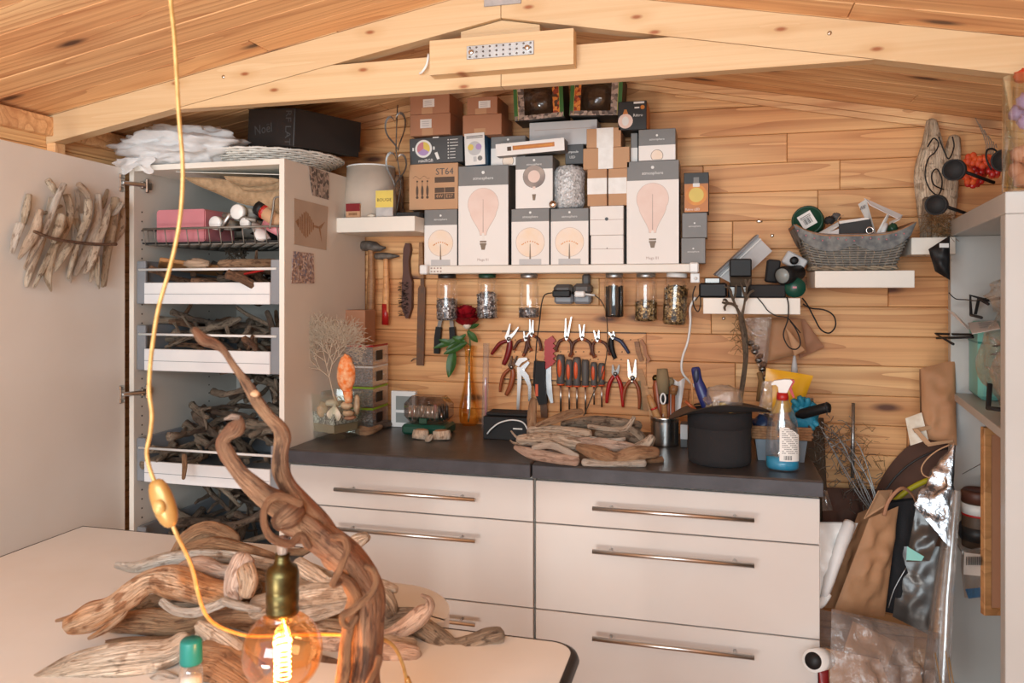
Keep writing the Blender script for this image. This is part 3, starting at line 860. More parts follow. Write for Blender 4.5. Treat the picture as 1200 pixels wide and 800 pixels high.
AG = 'grey and white bulb boxes on the long shelf'
def logo(T, w, h, zc, size=.012, star=True, word='atmosphere', m='print_white'):
    p = MB(); dec(p, circ(0, zc + size * 1.3, size * .36, 12), 3); part(T, 'logo', p, m, local=True)
    if word: text(T, 'lettering', word, (0, -.0009, zc), size, m)
def bulbbox(label, x0, x1, yt, yb, z0, kind, band=.25, **kw):
    T, w, h, top = carton('bulb_box', label, x0, x1, yt, yb, 'print_grey', z0, group=AG, **kw)
    p = MB(); dec(p, rect(-w / 2 + .0006, .0006, w / 2 - .0006, h * (1 - band)), 1)
    part(T, 'white_panel', p, 'box_white', local=True)
    s_ = min(w * .085, .017)
    logo(T, w, h, h * (1 - band * .64), s_)
    p = MB()
    if kind == 'pear':
        r = w * .305; zt_ = h * (1 - band) - .010
        dec(p, pear(0, zt_ + .0008, r + .0008, h * .30, .012), 2, 1); dec(p, pear(0, zt_, r, h * .302, .0112), 3, 0)
        dec(p, [(-.0012, h * .33), (.0012, h * .33), (.0008, zt_ - r * .7), (-.0008, zt_ - r * .7)], 4, 1)
        dec(p, rect(-.0042, h * .245, .0042, h * .32), 4, 3)
        dec(p, rect(-.012, h * .205, .012, h * .245), 5, 2); dec(p, [(-.010, h * .205), (-.006, h * .155), (.006, h * .155), (.010, h * .205)][::-1], 5, 2)
        dec(p, rect(-.013, h * .222, .013, h * .228), 6, 3)
        mats = ['print_pink', 'print_line', 'print_brass', 'box_white']
        text(T, 'lettering', 'Mega 01', (0, -.0009, h * .055), .013, 'print_line')
    elif kind == 'globe':
        r = w * .375; zc = h * .40
        dec(p, circ(0, zc, r + .001), 2, 1); dec(p, circ(0, zc, r), 3, 0)
        dec(p, rect(-w * .29, .001, w * .29, h * .105), 4, 3)
        dec(p, [(-.003, h * .105), (.003, h * .105), (.001, zc - r * .1), (-.001, zc - r * .1)], 5, 2)
        for i in range(9):
            a = -1.2 + .3 * i
            dec(p, circ(math.sin(a) * r * .6, zc - r * .05 + math.cos(a * 2.1) * r * .12, .0024, 6), 5, 4)
        mats = ['print_peach', 'print_line', 'print_brass', 'box_grey_light', 'print_orange']
    elif kind == 'smoke':
        r = w * .295; zc = h * .62 - .002
        dec(p, circ(0, zc, r + .001), 2, 1); dec(p, circ(0, zc, r), 3, 0); dec(p, circ(0, zc, r * .55), 4, 3)
        dec(p, rect(-.005, zc - r * 1.12, .005, zc - r * .9), 5, 3)
        dec(p, [(-.007, h * .27), (-.004, h * .155), (.004, h * .155), (.007, h * .27)][::-1], 5, 2)
        mats = ['print_smoke', 'print_dark', 'print_brass', 'print_pink']
    elif kind == 'half':
        r = w * .17
        dec(p, circ(0, r * .75, r, 20, None, -40, 220), 2, 1); dec(p, circ(0, r * .75, r * .9, 20, None, -40, 220), 3, 0)
        mats = ['print_peach', 'print_smoke']
    part(T, 'bulb_picture', p, mats, local=True)
    return T, w, h, top

A = bulbbox('small bulb box with round globe picture, leftmost on the long white shelf', 497, 536, 243, 309, lz, 'globe', .28)
B = bulbbox('tall bulb box with pink pear-bulb picture, beside the ST64 carton', 537, 596, 192, 309, lz, 'pear', .20, yaw=1)
C = bulbbox('globe-picture bulb box just right of the tall left pear-bulb box', 599, 644, 243, 309, lz, 'globe', .23)
D = bulbbox('globe-picture bulb box below the bubble-wrap roll', 645, 690, 243, 309, lz, 'globe', .23)
Fb = bulbbox('tall bulb box with pink pear-bulb picture, right of the small white boxes', 734, 796, 188, 309, lz, 'pear', .19)
p = MB(); dec(p, [(-.02, Fb[2] * .86), (-.006, Fb[2] * .885), (-.006, Fb[2] * .995), (-.05, Fb[2] * .995)], 3)
E = []
zz = lz
for k, lab in ((0, 'small white lidded box standing on the shelf beside the tall right pear-bulb box'), (1, 'small white lidded box with a black dot seal, under the kraft cartons')):
    yb_, yt_ = ((309, 275), (274.5, 240))[k]
    T, w, h, zz = carton('white_box', lab, 692 - k, 731, yt_, yb_, 'box_white', zz, depth=.11, group='small white lidded boxes')
    p = MB(); dec(p, rect(-w / 2, h * .52, w / 2, h * .535), 1, 0); dec(p, circ(0, h * .55, .0062 if k else .002, 14), 2, 1)
    part(T, 'lid_seam', p, ['print_line', 'print_dark'], local=True); E.append(zz)
G = lz
for k, (x0, x1, yt_, yb_) in enumerate(((798, 827, 279, 309), (799, 829, 249, 278.5))):
    T, w, h, G = carton('bulb_box', ('small plain grey bulb box standing on the shelf end', 'small plain grey bulb box under the orange glowing-bulb box')[k], x0, x1, yt_, yb_, 'print_grey', G, depth=.10, group='small plain grey bulb boxes')
    logo(T, w, h, h * .46, .008)
T, w, h, _ = carton('bulb_box', 'black box with orange glowing globe-bulb picture on top of small grey boxes', 801, 831, 201, 248, 'print_black', G, depth=.11)
p = MB()
dec(p, rect(-w / 2 + .002, .002, w / 2 - .002, h * .72), 1, 0); dec(p, circ(0, h * .44, w * .43), 2, 1); dec(p, circ(0, h * .44, w * .30), 3, 2)
dec(p, rect(-.011, h * .64, .011, h * .73), 4, 3); dec(p, rect(-.009, h * .73, .009, h * .88), 4, 4)
part(T, 'bulb_picture', p, ['print_amber', 'print_orange', 'print_yellow', 'print_white', 'print_grey'], local=True)
text(T, 'lettering', 'Rétro LED', (-.012, -.0009, h * .08), .011, 'print_white')

# ST64 carton
T, w, h, H_top = carton('bulb_carton', 'kraft carton printed ST64 with three bulbs, above the leftmost globe-bulb box', 479, 537, 189, 243, 'card', A[3], depth=.14)
tx = w * .23
text(T, 'lettering', 'ST64', (tx, -.0009, h * .81), .034, 'print_dark')
p = MB()
dec(p, rect(tx - w * .20, h * .58, tx + w * .20, h * .70), 1); dec(p, rect(tx - w * .20, h * .36, tx - .001, h * .47), 1); dec(p, rect(tx + .001, h * .36, tx + w * .20, h * .47), 1)
dec(p, rect(tx - w * .20, h * .22, tx - .001, h * .345), 1); dec(p, rect(tx + .001, h * .22, tx + w * .20, h * .345), 1)
for i in range(3):
    x = -w * .33 + i * w * .105
    dec(p, circ(x, h * .41, w * .026, 14, h * .12), 1); dec(p, circ(x, h * .27, w * .028, 12), 1); dec(p, circ(x, h * .62, w * .02, 8), 1)
    dec(p, rect(x - .0008, h * .5, x + .0008, h * .62), 1)
for i in range(14):
    x = -w * .42 + i * w * .025; dec(p, rect(x, h * (.70 + .03 * math.sin(i * .9)), x + w * .026, h * (.708 + .03 * math.sin(i * .9))), 1)
part(T, 'print', p, 'print_brown', local=True, kind='stuff')
text(T, 'lettering', '4W', (tx - w * .1, -.0013, h * .283), .018, 'card'); text(T, 'lettering', 'E27', (tx + w * .1, -.0013, h * .283), .018, 'card')
# dark downlight box
T, w, h, N_top = carton('downlight_box', 'dark grey box with coloured round light picture, under the small brown cartons', 480, 543, 158, 189, 'print_dark', H_top, depth=.13, roll=-1.0)
p = MB(); cx = -w * .235
dec(p, circ(cx, h * .58, h * .34), 1, 0)
for k, (r_, mi) in enumerate(((.26, 1), (.26, 2), (.26, 3))):
    dec(p, [(cx, h * .58)] + circ(cx, h * .58, h * r_, 10, None, -30 + 120 * k, 90 + 120 * k), 2, mi)
for s_ in (-1, 1): dec(p, rect(cx + s_ * h * .42 - .003, h * .52, cx + s_ * h * .42 + .003, h * .64), 1, 0)
dec(p, [(-.006, h * .40), (.004, h * .14), (.014, h * .17), (.005, h * .43)][::-1], 1, 0)
for i in range(7): dec(p, rect(w * .22, h * (.15 + .115 * i), w * .24, h * (.19 + .115 * i)), 1, 0); dec(p, rect(w * .26, h * (.16 + .115 * i), w * (.36 + .05 * (i > 3)), h * (.18 + .115 * i)), 1, 0)
dec(p, rect(-.012, h * .96, .012, h * 1.0), 2, 0)
part(T, 'print', p, ['print_white', 'print_yellow', 'pink_box', 'lilac'], local=True, kind='stuff')
text(T, 'lettering', 'miniRGB', (cx + .008, -.0009, h * .12), .016, 'print_white')
# white and blue bulb box leaning
T, w, h, _ = carton('bulb_box', 'white bulb box with blue side and coloured bulb picture, tilted', 545, 569, 154, 191.2, 'print_blue', B[3], depth=.08, roll=-2, Yf=2.62)
p = MB(); dec(p, rect(-w / 2, 0, w / 2, h), 1, 0); dec(p, circ(0, h * .52, w * .34), 2, 1); dec(p, circ(-w * .2, h * .56, w * .15, 14), 3, 2); dec(p, circ(w * .2, h * .56, w * .15, 14), 3, 3)
dec(p, rect(-.006, h * .1, .006, h * .26), 3, 1); dec(p, circ(w * .25, h * .2, w * .12, 12), 3, 4)
for i in range(2): dec(p, rect(-w * .4, h * (.84 + .05 * i), w * .42, h * (.87 + .05 * i)), 2, 4)
part(T, 'bulb_picture', p, ['print_white', 'box_grey_light', 'print_yellow', 'lilac', 'print_grey'], local=True)
# grey half-hidden box, smoky globe box
P_ = bulbbox('grey and white bulb box lying behind the slim tube-lamp box', 575, 616, 157, 191.5, B[3], 'half', .40, Yf=2.665, depth=.12)
I_ = bulbbox('bulb box with smoky globe picture, left of the bubble-wrap roll', 604, 648, 181, 242.5, C[3], 'smoke', .25, yaw=1)
T, w, h, Q_top = carton('tube_lamp_box', 'slim white box with amber tube-lamp picture, slightly tilted', 581, 662, 166, 180.5, 'print_grey', I_[3] + .006, depth=.07, roll=-2.6, Yf=2.62)
p = MB(); dec(p, rect(-w / 2, 0, w / 2, h), 1, 0); dec(p, rect(-w * .25, h * .38, w * .36, h * .74), 2, 1); dec(p, rect(-w * .33, h * .36, -w * .27, h * .70), 2, 2); dec(p, rect(-w * .22, h * .48, w * .33, h * .62), 3, 3)
part(T, 'lamp_picture', p, ['box_white', 'print_amber', 'print_brown', 'print_orange'], local=True)
# chalkboard style box behind
T, w, h, R_top = carton('bulb_box', 'small dark box with white chalk-style print beside the kraft cartons', 662, 684, 169, 192, 'print_dark', at(673, 192, 2.68).z, depth=.10, Yf=2.685)
text(T, 'lettering', 'Ampoule', (-w * .1, -.0009, h * .62), .012, 'print_white'); text(T, 'lettering', 'LED', (-w * .1, -.0009, h * .35), .012, 'print_white')
# long pale grey box
T, w, h, S_top = carton('long_box', 'long plain pale grey box under the two window-front bulb boxes', 620, 700, 140, 168.5, 'box_grey_light', R_top, depth=.105, Yf=2.69)
p = MB(); dec(p, rect(-w * .42, h * .66, w / 2, h * .675), 1); part(T, 'lid_seam', p, 'print_line', local=True)
# bubble wrap roll
q0, q1 = at(667, 244, 2.70), at(667, 193, 2.70)
rr = 18.5 * mpp(667, 2.70)
prof = [(0, 0), (rr * .55, .0), (rr * .85, .006), (rr, .022), (rr * 1.02, .08), (rr, (q1.z - q0.z) - .022), (rr * .82, (q1.z - q0.z) - .004), (rr * .5, q1.z - q0.z), (0, q1.z - q0.z - .002)]
m = MB().lathe(prof, 36, (q0.x, 2.70, D[3] + .001))
m.v = [v + V((noise.noise(v * 60), noise.noise(v * 60 + V((9, 0, 0))), noise.noise(v * 60 + V((0, 7, 0))))) * .006 for v in m.v]
single('bubble_wrap_roll', 'upright crumpled roll of clear bubble wrap on the bulb boxes', 'packaging', m, 'bubble_wrap')
q = at(648, 237, 2.62)
m = MB().lathe([(0, 0), (.008, 0), (.013, .005), (.014, .012), (.011, .016), (0, .017)], 16, (q.x, 2.628, D[3] + .013), Matrix.Rotation(R(90), 3, 'X'))
T = single('reflector_lamp', 'tiny silver reflector lamp standing before the bubble-wrap roll', 'lamp', m, 'steel_bright')
# kraft cartons with white tape
KG = 'kraft cartons sealed with white tape'
K_top = 0
for k, (x0, x1, lab) in enumerate(((688, 711.5, 'small upright kraft carton with white tape band, next to the bubble wrap'), (712.5, 736, 'small upright kraft carton with white tape band, next to the tall pear-bulb box'))):
    T, w, h, K_top = carton('kraft_carton', lab, x0, x1, 196, 239.5, 'card', E[1], depth=.11, group=KG)
    p = MB(); dec(p, rect(-w / 2, h * .32, w / 2 - (.004 if k else 0), h * .75), 1); part(T, 'tape', p, 'tape_white', local=True)
T, w, h, L_top = carton('kraft_carton', 'wide kraft carton with white tape on the two upright kraft cartons', 683, 738, 170.5, 195.5, 'card', K_top, depth=.13, group=KG)
p = MB(); dec(p, rect(-w * .17, 0, w * .15, h), 1); part(T, 'tape', p, 'tape_white', local=True)
T, w, h, M_top = carton('kraft_carton', 'kraft carton with white tape topmost beside the pale grey long box', 687, 728, 147, 170, 'card', L_top, depth=.13, group=KG)
p = MB(); dec(p, rect(-w * .20, 0, w * .28, h), 1); part(T, 'tape', p, 'tape_white', local=True)
# right top boxes
T_ = bulbbox('atmosphere bulb box standing on the tall right pear-bulb box', 748, 792, 150, 187, Fb[3], 'half', .52, depth=.12)
T, w, h, _ = carton('bulb_box', 'grey bulb box half hidden between kraft cartons and the atmosphere box', 739, 747.5, 152, 187, 'print_grey', Fb[3], depth=.10, Yf=2.67)
p = MB(); dec(p, rect(-w / 2, 0, w / 2, h * .5), 1); part(T, 'white_panel', p, 'box_white', local=True)
T, w, h, _ = carton('bulb_box', 'black bulb box with glowing rose globe picture, topmost on the right', 724, 758, 115, 149, 'print_black', T_[3], depth=.12)
p = MB()
dec(p, circ(-w * .24, h * .32, w * .26), 1, 0); dec(p, circ(-w * .24, h * .32, w * .12, 16, w * .17), 2, 1)
dec(p, [(-w * .33, h * .56), (-w * .15, h * .56), (-w * .2, h * .72), (-w * .28, h * .72)], 2, 2)
dec(p, circ(w * .36, h * .77, w * .075, 14), 1, 3); dec(p, rect(w * .05, h * .9, w * .42, h * .97), 1, 4); dec(p, rect(w * .08, h * .74, w * .25, h * .79), 1, 4)
part(T, 'bulb_picture', p, ['print_pink', 'print_white', 'print_amber', 'print_orange', 'print_white'], local=True)
text(T, 'lettering', 'Rétro', (w * .2, -.0009, h * .5), .014, 'print_white')
part(T, 'orange_side', bx((w / 2 + .0006, .06, h / 2), (.0008, .11, h - .006)), 'print_amber', 'orange printed side', local=True)
# cartons at the upper left
cz_ = N_top
CG = 'plain brown cartons stacked under the truss'
tops = {}
for x0, x1, yt_, yb_, base, lab, lx in (
        (480, 528, 132, 157, 'N', 'brown carton with white label standing on the dark downlight box', -.1),
        (480, 527, 108, 131, 'W', 'brown carton with white label, topmost on the far left stack', -.02),
        (542, 588, 132, 156.5, 'P', 'wider brown carton without label on the right stack', None),
        (547, 583, 111, 131.5, 'X', 'brown carton with white label, topmost beside the window-front box', .08)):
    z0 = {'N': N_top + .004, 'P': P_[3]}.get(base) or tops[base]
    T, w, h, top = carton('brown_carton', lab, x0, x1, yt_, yb_, 'card_dark', z0, depth=.15, Yf=2.625, group=CG)
    tops['W' if base == 'N' else 'X' if base == 'P' else '-'] = top
    p = MB()
    if lx is not None:
        dec(p, rect(w * lx - .022, h * .35, w * lx + .022, h * .76), 1, 0)
        for i in range(3): dec(p, rect(w * lx - .016, h * (.44 + i * .1), w * lx + .012, h * (.475 + i * .1)), 2, 1)
    dec(p, rect(-w * .12 - .012, 0, -w * .12 + .03, h * .33), 1, 2)
    part(T, 'label', p, ['print_white', 'box_grey_light', 'card'], local=True)
# window-front boxes with big clear bulbs
for x0, x1, rl, lab in ((603, 661, -2.5, 'green box with clear front showing a big bulb, left of its pair'), (667, 728, 3.0, 'green box with clear front showing a big bulb, beside the black bulb box')):
    Yf = 2.655; xm = (x0 + x1) / 2
    a, b = at(x0, 142, Yf).x, at(x1, 142, Yf).x; w = b - a; h = at(xm, 97, Yf).z - at(xm, 142, Yf).z; dp = .12
    lean = math.sin(R(abs(rl))) * w / 2
    T = thing('window_box', lab, 'box', ((a + b) / 2, Yf, S_top + lean + .001), Euler((0, R(rl), 0)), 'window-front bulb boxes under the truss')
    m = MB(); m.box((0, dp - .001, h / 2), (w, .002, h)); m.box((0, dp / 2, .001), (w, dp, .002)); m.box((0, dp / 2, h - .001), (w, dp, .002))
    for s_ in (-1, 1): m.box((s_ * (w / 2 - .001), dp / 2, h / 2), (.002, dp, h))
    part(T, 'carton', m, 'print_black', local=True)
    p = MB()
    for s_ in (-1, 1):
        p.mat(0); p.box((s_ * (w / 2 - .007), -.0006, h / 2), (.014, .0012, h))
        p.mat(1 if s_ * rl < 0 else 2); p.box((s_ * (w / 2 - .026), -.0006, h / 2), (.024, .0012, h))
        p.mat(3); p.box((s_ * (w / 2 - .0145), -.0009, h / 2), (.001, .0012, h))
    p.mat(2); p.box((0, -.0006, .008), (w * .98, .0013, .016))
    part(T, 'printed_front', p, ['print_green', 'print_flowers', 'print_photo', 'print_yellow'], local=True)
    part(T, 'window_film', bx((0, -.0002, h / 2), (w - .06, .0004, h - .01)), 'glass', local=True)
    rb = h * .43
    part(T, 'bulb', MB().lathe([(rb * math.sin(R(a_)), h * .5 - rb * math.cos(R(a_))) for a_ in range(0, 181, 12)], 20, (0, dp * .5, 0)), 'smoke_glass', 'big clear globe bulb', local=True)

# ------------------------------------------------------------------ jars under the shelf
JG = 'screw-top jars hanging under the long shelf'
def jar(px, yt, yb, wpx, fill, fmat, lid, label, tilt=0.0, Y=2.70):
    r = wpx / 2 * mpp(px, Y); x = at(px, yt, Y).x; zt_ = lz - .029
    h = zt_ - at(px, yb, Y).z
    T = thing('jar', label, 'jar', (x, Y, zt_ - h), Euler((0, R(tilt), 0)), JG)
    prof = [(0, .001), (r * .86, .001), (r * .97, .006), (r, .016), (r, h * .78), (r * .93, h * .86), (r * .76, h * .91), (r * .76, h - .012)]
    part(T, 'glass', MB().lathe(prof, 28), 'glass', local=True)
    part(T, 'lid', MB().lathe([(0, h - .016), (r * .82, h - .016), (r * .85, h - .014), (r * .85, h - .001), (0, h - .001)], 28), lid, local=True)
    f = fill * h
    if fmat == 'black_plastic':
        m = MB()
        for i in range(34):
            a = i * 2.4; q = r * .84 * math.sqrt((i + .5) / 34)
            m.tube([(q * math.cos(a), q * math.sin(a), .006), (q * math.cos(a) * .98, q * math.sin(a) * .98, f * (.94 + .06 * math.sin(i * 7)))], .0052, 6)
        part(T, 'cable_ties', m, fmat, local=True, kind='stuff')
    else:
        m = MB().lathe([(0, .004), (r * .84, .004), (r * .93, .010), (r * .95, f * .9), (r * .8, f * 1.0), (r * .3, f * 1.06), (0, f * 1.04)], 40)
        rn = random.Random(px)
        m.v = [v + V((noise.noise(v * 300), noise.noise(v * 300 + V((5, 0, 0))), noise.noise(v * 240 + V((0, 5, 0))))) * .0025 * (1 if v.z > .008 else 0) for v in m.v]
        for i in range(46):
            a, q = rn.uniform(0, 6.28), r * .82 * math.sqrt(rn.random()); z = f * rn.uniform(.93, 1.05)
            d = V((rn.uniform(-1, 1), rn.uniform(-1, 1), rn.uniform(-.4, .9))).normalized() * .011
            c_ = V((q * math.cos(a), q * math.sin(a), z))
            m.tube([c_ - d * .5, c_ + d * .5], .0012, 5)
        for i in range(140):
            a, z = rn.uniform(0, 6.28), rn.uniform(.008, f * .97)
            d = V((rn.uniform(-1, 1) * -math.sin(a), rn.uniform(-1, 1) * math.cos(a), rn.uniform(-1, 1))).normalized() * .012
            c_ = V((r * .945 * math.cos(a), r * .945 * math.sin(a), z))
            m.tube([c_ - d * .5, c_ + d * .5], .0013, 4)
        part(T, 'screws', m, fmat, local=True, kind='stuff')
jar(524, 321, 376, 25, .46, 'screws_grey', 'edge_black', 'jar half full of grey screws above the red rose, leftmost')
jar(571, 320, 374, 24, .57, 'screws_grey', 'green_dark', 'jar of grey screws filled above half, right of the rose')
jar(620, 320, 373, 24, .22, 'screws_grey', 'zinc', 'jar with only a few grey screws at the bottom')
jar(720, 320, 373, 24, .73, 'black_plastic', 'zinc', 'jar packed with black cable ties')
jar(757, 320, 377, 26, .42, 'screws_brass', 'zinc', 'jar half full of brass screws')
jar(790, 321, 381, 28, .72, 'screws_brass', 'white_plastic', 'jar nearly full of brass screws with white lid, tilted', 3)

# sockets and plugs under the shelf
T = thing('wall_socket', 'grey double wall socket with two plugs below the long shelf', 'socket', (at(670, 345, 2.72).x, 2.75, at(670, 357, 2.72).z))
def pbox(x0, y0, x1, y1, Y, dp, b=.004):
    """box whose front face covers the pixel rectangle on plane Y"""
    a, c = at(x0, (y0 + y1) / 2, Y), at(x1, (y0 + y1) / 2, Y)
    z0, z1 = at((x0 + x1) / 2, y1, Y).z, at((x0 + x1) / 2, y0, Y).z
    return MB().box(((a.x + c.x) / 2, Y + dp / 2, (z0 + z1) / 2), (c.x - a.x, dp, z1 - z0), None, b)
part(T, 'socket_body', pbox(649, 343, 671, 356, 2.735, .06, .008), 'drawer_grey'); part(T, 'socket_body', pbox(672, 343, 692, 356, 2.735, .06, .008), 'drawer_grey')
part(T, 'cover', pbox(648, 333, 670, 346, 2.725, .07, .012), 'grey_rubber', 'dark raised cover flap'); part(T, 'cover', pbox(671, 332, 692, 345, 2.725, .07, .012), 'grey_rubber')
part(T, 'conduit', pbox(682, 321, 691, 334, 2.765, .03, .006), 'grey_rubber')
pk = single('plug', 'black plug in the left half of the double socket', 'plug', pbox(647, 340, 668, 348, 2.70, .024, .004), 'black_plastic')
pw = single('plug', 'white plug in the right half of the double socket', 'plug', pbox(673, 341, 685, 348, 2.70, .024, .004), 'white_plastic')
part(pw, 'strain_relief', MB().tube([at(685, 344.5, 2.712), at(697, 346, 2.712)], .004, 8), 'white_plastic')
def cable(label, pts, r, mat, name='cable', n=6, k=6, group=None):
    return single(name, label, 'cable', MB().tube(spl(pts, k), r, n), mat, group)
cable('thin black cable from the double socket hanging behind the pliers', [at(647, 343, 2.712)] + [at(x, y, 2.70) for x, y in ((638, 346), (634, 360), (632, 380), (629, 400), (627, 430), (625, 452))], .0022, 'black_plastic')
cable('thin grey cable from the white plug hanging over the screwdrivers', [at(697, 346, 2.712)] + [at(x, y, 2.69) for x, y in ((704, 352), (710, 365), (712, 390), (711, 415), (706, 438), (695, 462), (684, 487))], .0022, 'twig_grey')
cable('white flex hanging from the vise shelf down to the black hat', [at(x, y, 2.68) for x, y in ((815, 348), (809, 360), (809, 378), (806, 400), (800, 418), (799, 434), (807, 446), (822, 459))], .0042, 'white_plastic')

# ------------------------------------------------------------------ floating shelves
def fshelf(label, x0, x1, yt, yb, Yf, depth):
    a, b = at(x0, yt, Yf).x, at(x1, yt, Yf).x; xm = (x0 + x1) / 2
    zt_, zb2 = at(xm, yt, Yf).z, at(xm, yb, Yf).z
    T = thing('floating_shelf', label, 'shelf', ((a + b) / 2, 2.7, zb2))
    part(T, 'board', bx(((a + b) / 2, (Yf + 2.796) / 2, (zt_ + zb2) / 2), (b - a, 2.796 - Yf, zt_ - zb2), .0015), 'white_paint')
    return T, zt_
FS1 = fshelf('cream floating shelf beside the tall cabinet holding a lampshade', 393.5, 486, 254, 271.5, 2.55, .25)
FS2 = fshelf('small cream floating shelf crowded with black devices and chargers', 824, 938, 349, 368, 2.575, .22)
FS3 = fshelf('cream floating shelf under the grey wicker basket', 955, 1072, 317, 337, 2.575, .22)
FS4 = fshelf('cream floating shelf half hidden behind the black bag', 1068, 1120, 278, 298, 2.62, .2)
# ================================================================== tools hung on the back wall
WY = 2.778
def w(px, py, Y=WY): return at(px, py, Y)
def flatbar(pts, wd, mat, par, name, Y0=2.774, dy=.010, label=None):
    """flat strip following pixel points on the wall; wd = half width in px per point"""
    P = [w(*p, Y0) for p in pts]; s_ = mpp(pts[0][0], Y0); L, Rr = [], []
    for i, p in enumerate(P):
        t = (P[min(i + 1, len(P) - 1)] - P[max(i - 1, 0)]).normalized(); n_ = V((-t.z, 0, t.x))
        hw = (wd[i] if hasattr(wd, '__len__') else wd) * s_
        L.append(p + n_ * hw); Rr.append(p - n_ * hw)
    poly = [(q.x, q.z) for q in L] + [(q.x, q.z) for q in Rr[::-1]]
    return part(par, name, MB().prism(poly, Y0 - dy / 2, Y0 + dy / 2), mat, label)
TB = thing('tool_board', 'thin pine board with dark edges holding pliers and screwdrivers', 'board', (w(672, 450).x, 2.79, w(672, 449).z))
a, b = w(588, 388, 2.788), w(757, 449, 2.788)
part(TB, 'panel', bx(((a.x + b.x) / 2, 2.7935, (a.z + b.z) / 2), (b.x - a.x, .009, a.z - b.z), .001), 'wall_pine')
m = MB()
for p0, p1 in (((a.x, a.z), (b.x, a.z)), ((b.x, a.z), (b.x, b.z)), ((a.x, b.z), (b.x, b.z)), ((a.x, a.z), (a.x, b.z))):
    m.bar((p0[0], 2.7925, p0[1]), (p1[0], 2.7925, p1[1]), .010, .0035)
part(TB, 'edging', m, 'print_brown')
m = MB()
for px in range(594, 756, 9):
    for py in (398, 412, 421):
        q = w(px + (py % 5) - 2, py, 2.789); m.tube([q, q + V((0, -.004, 0))], .0022, 6)
part(TB, 'peg_holes', m, 'print_brown', kind='stuff')

def pliers(label, tips, piv, ends, jw, head, grips, gw, bulge=5, caps=None, group='pliers on the tool board', name='pliers'):
    T = thing(name, label, 'pliers', w(*piv, 2.787), 0, group)
    if isinstance(tips[0], (int, float)): tips = (tips, tips)
    for i, tp in enumerate(tips):
        sx = -1 if i == 0 else 1
        flatbar([(piv[0] - sx * 1.0, piv[1] + 3), (piv[0] + sx * jw * .42, piv[1] - jw * .5), (piv[0] * .55 + tp[0] * .45 + sx * jw * .3, piv[1] * .55 + tp[1] * .45), (tp[0] + sx * .9, tp[1])], [jw * .42, jw * .46, jw * .32, .7], head, T, 'jaw', 2.7745 + .002 * i, .008)
    q = w(*piv, 2.768)
    part(T, 'rivet', MB().lathe([(0, 0), (jw * .5 * mpp(piv[0], 2.77), 0), (jw * .4 * mpp(piv[0], 2.77), .003), (0, .003)], 12, q, Matrix.Rotation(R(90), 3, 'X')), 'steel_dark')
    for i, e in enumerate(ends):
        sx = -1 if e[0] < piv[0] else 1
        if len(ends) == 2: sx = -1 if i == 0 else 1
        P = spl([(piv[0] + sx * 1.5, piv[1] + 2), ((piv[0] * 2 + e[0]) / 3 + sx * bulge, (piv[1] * 2 + e[1]) / 3 - 1), ((piv[0] + 2 * e[0]) / 3 + sx * bulge * .8, (piv[1] + 2 * e[1]) / 3), e], 4)
        s_ = mpp(piv[0], WY)
        k = len(P)
        g = part(T, 'handle', MB().tube([w(*p, 2.777) for p in P], [gw * s_ * (.75 + .35 * math.sin(math.pi * min(1, j / (k - 1) * .9 + .1))) for j in range(k)], 8, flat=.7), grips if isinstance(grips, str) else grips[i])
        if caps:
            part(g, 'tip', MB().tube([w(*p, 2.777) for p in P[-3:]], gw * s_ * 1.02, 8, flat=.7), caps)
            part(g, 'collar', MB().tube([w(*p, 2.777) for p in P[:3]], gw * s_ * 1.1, 8, flat=.7), caps)
    return T
pliers('large wire stripper with bright slotted head and dark red handles', ((599, 379), (607, 383)), (596, 397), ((576, 415), (590, 427)), 5, 'metal', 'dark_red', 3.2, 3)
pliers('small dark pliers with orange tips right of the wire stripper', ((615, 388), (619, 390)), (616, 396), ((602, 410), (613, 417)), 3, 'metal', 'brown_rubber', 2.4, 3, 'orange_brown')
pliers('small side cutters with pointed bright jaw above the water pump pliers', ((622, 374), (624, 375)), (623, 391), ((623, 411), (634, 411)), 3.4, 'metal', 'brown_rubber', 2.4, 4, 'orange_brown')
pliers('long thin needle nose pliers next to the red knife handle', ((664, 373), (669, 371)), (664, 395), ((652, 412), (668, 418)), 3.2, 'metal', 'brown_rubber', 2.5, 4, 'orange_brown')
pliers('needle nose pliers with widely spread brown handles', ((680, 380), (684, 380)), (682, 395), ((670, 416), (693, 416)), 3, 'metal', 'brown_rubber', 2.5, 5, 'orange_brown')
pliers('small end cutters with short bright head and brown handles', ((697, 387), (701, 387)), (700, 397), ((697, 419), (715, 416)), 3.4, 'metal', 'brown_rubber', 2.4, 4, 'orange_brown')
pliers('small pliers with blue and black handles at the board corner', ((714, 389), (718, 388)), (718, 394), ((721, 420), (737, 414)), 3.6, 'metal', ['black_plastic', 'blue_dark'], 3.0, 3)
pliers('old rusty pliers with brown handles under the wire stripper', ((601, 417), (605, 417)), (599, 430), ((586, 459), (593, 463)), 4.5, 'rusty', 'orange_brown', 3, 4)
pliers('red and black side cutters below the blue pliers', ((719, 427), (725, 427)), (721, 438), ((711, 472), (730, 476)), 5, 'steel_dark', 'red_plastic', 3.4, 3)
pliers('combination pliers with bright head and orange brown handles', ((737, 421), (744, 421)), (741, 443), ((730, 477), (749, 479)), 6, 'steel_bright', 'orange_brown', 3, 4)
T = thing('water_pump_pliers', 'long chrome water pump pliers hanging with jaw up', 'pliers', w(612, 440, 2.787))
flatbar([(606, 428), (610, 422), (618, 420)], [2.6, 3.2, 1.4], 'metal', T, 'jaw'); flatbar([(611, 436), (614, 430), (620, 424)], [3, 2.6, 1.4], 'steel_bright', T, 'jaw', 2.772)
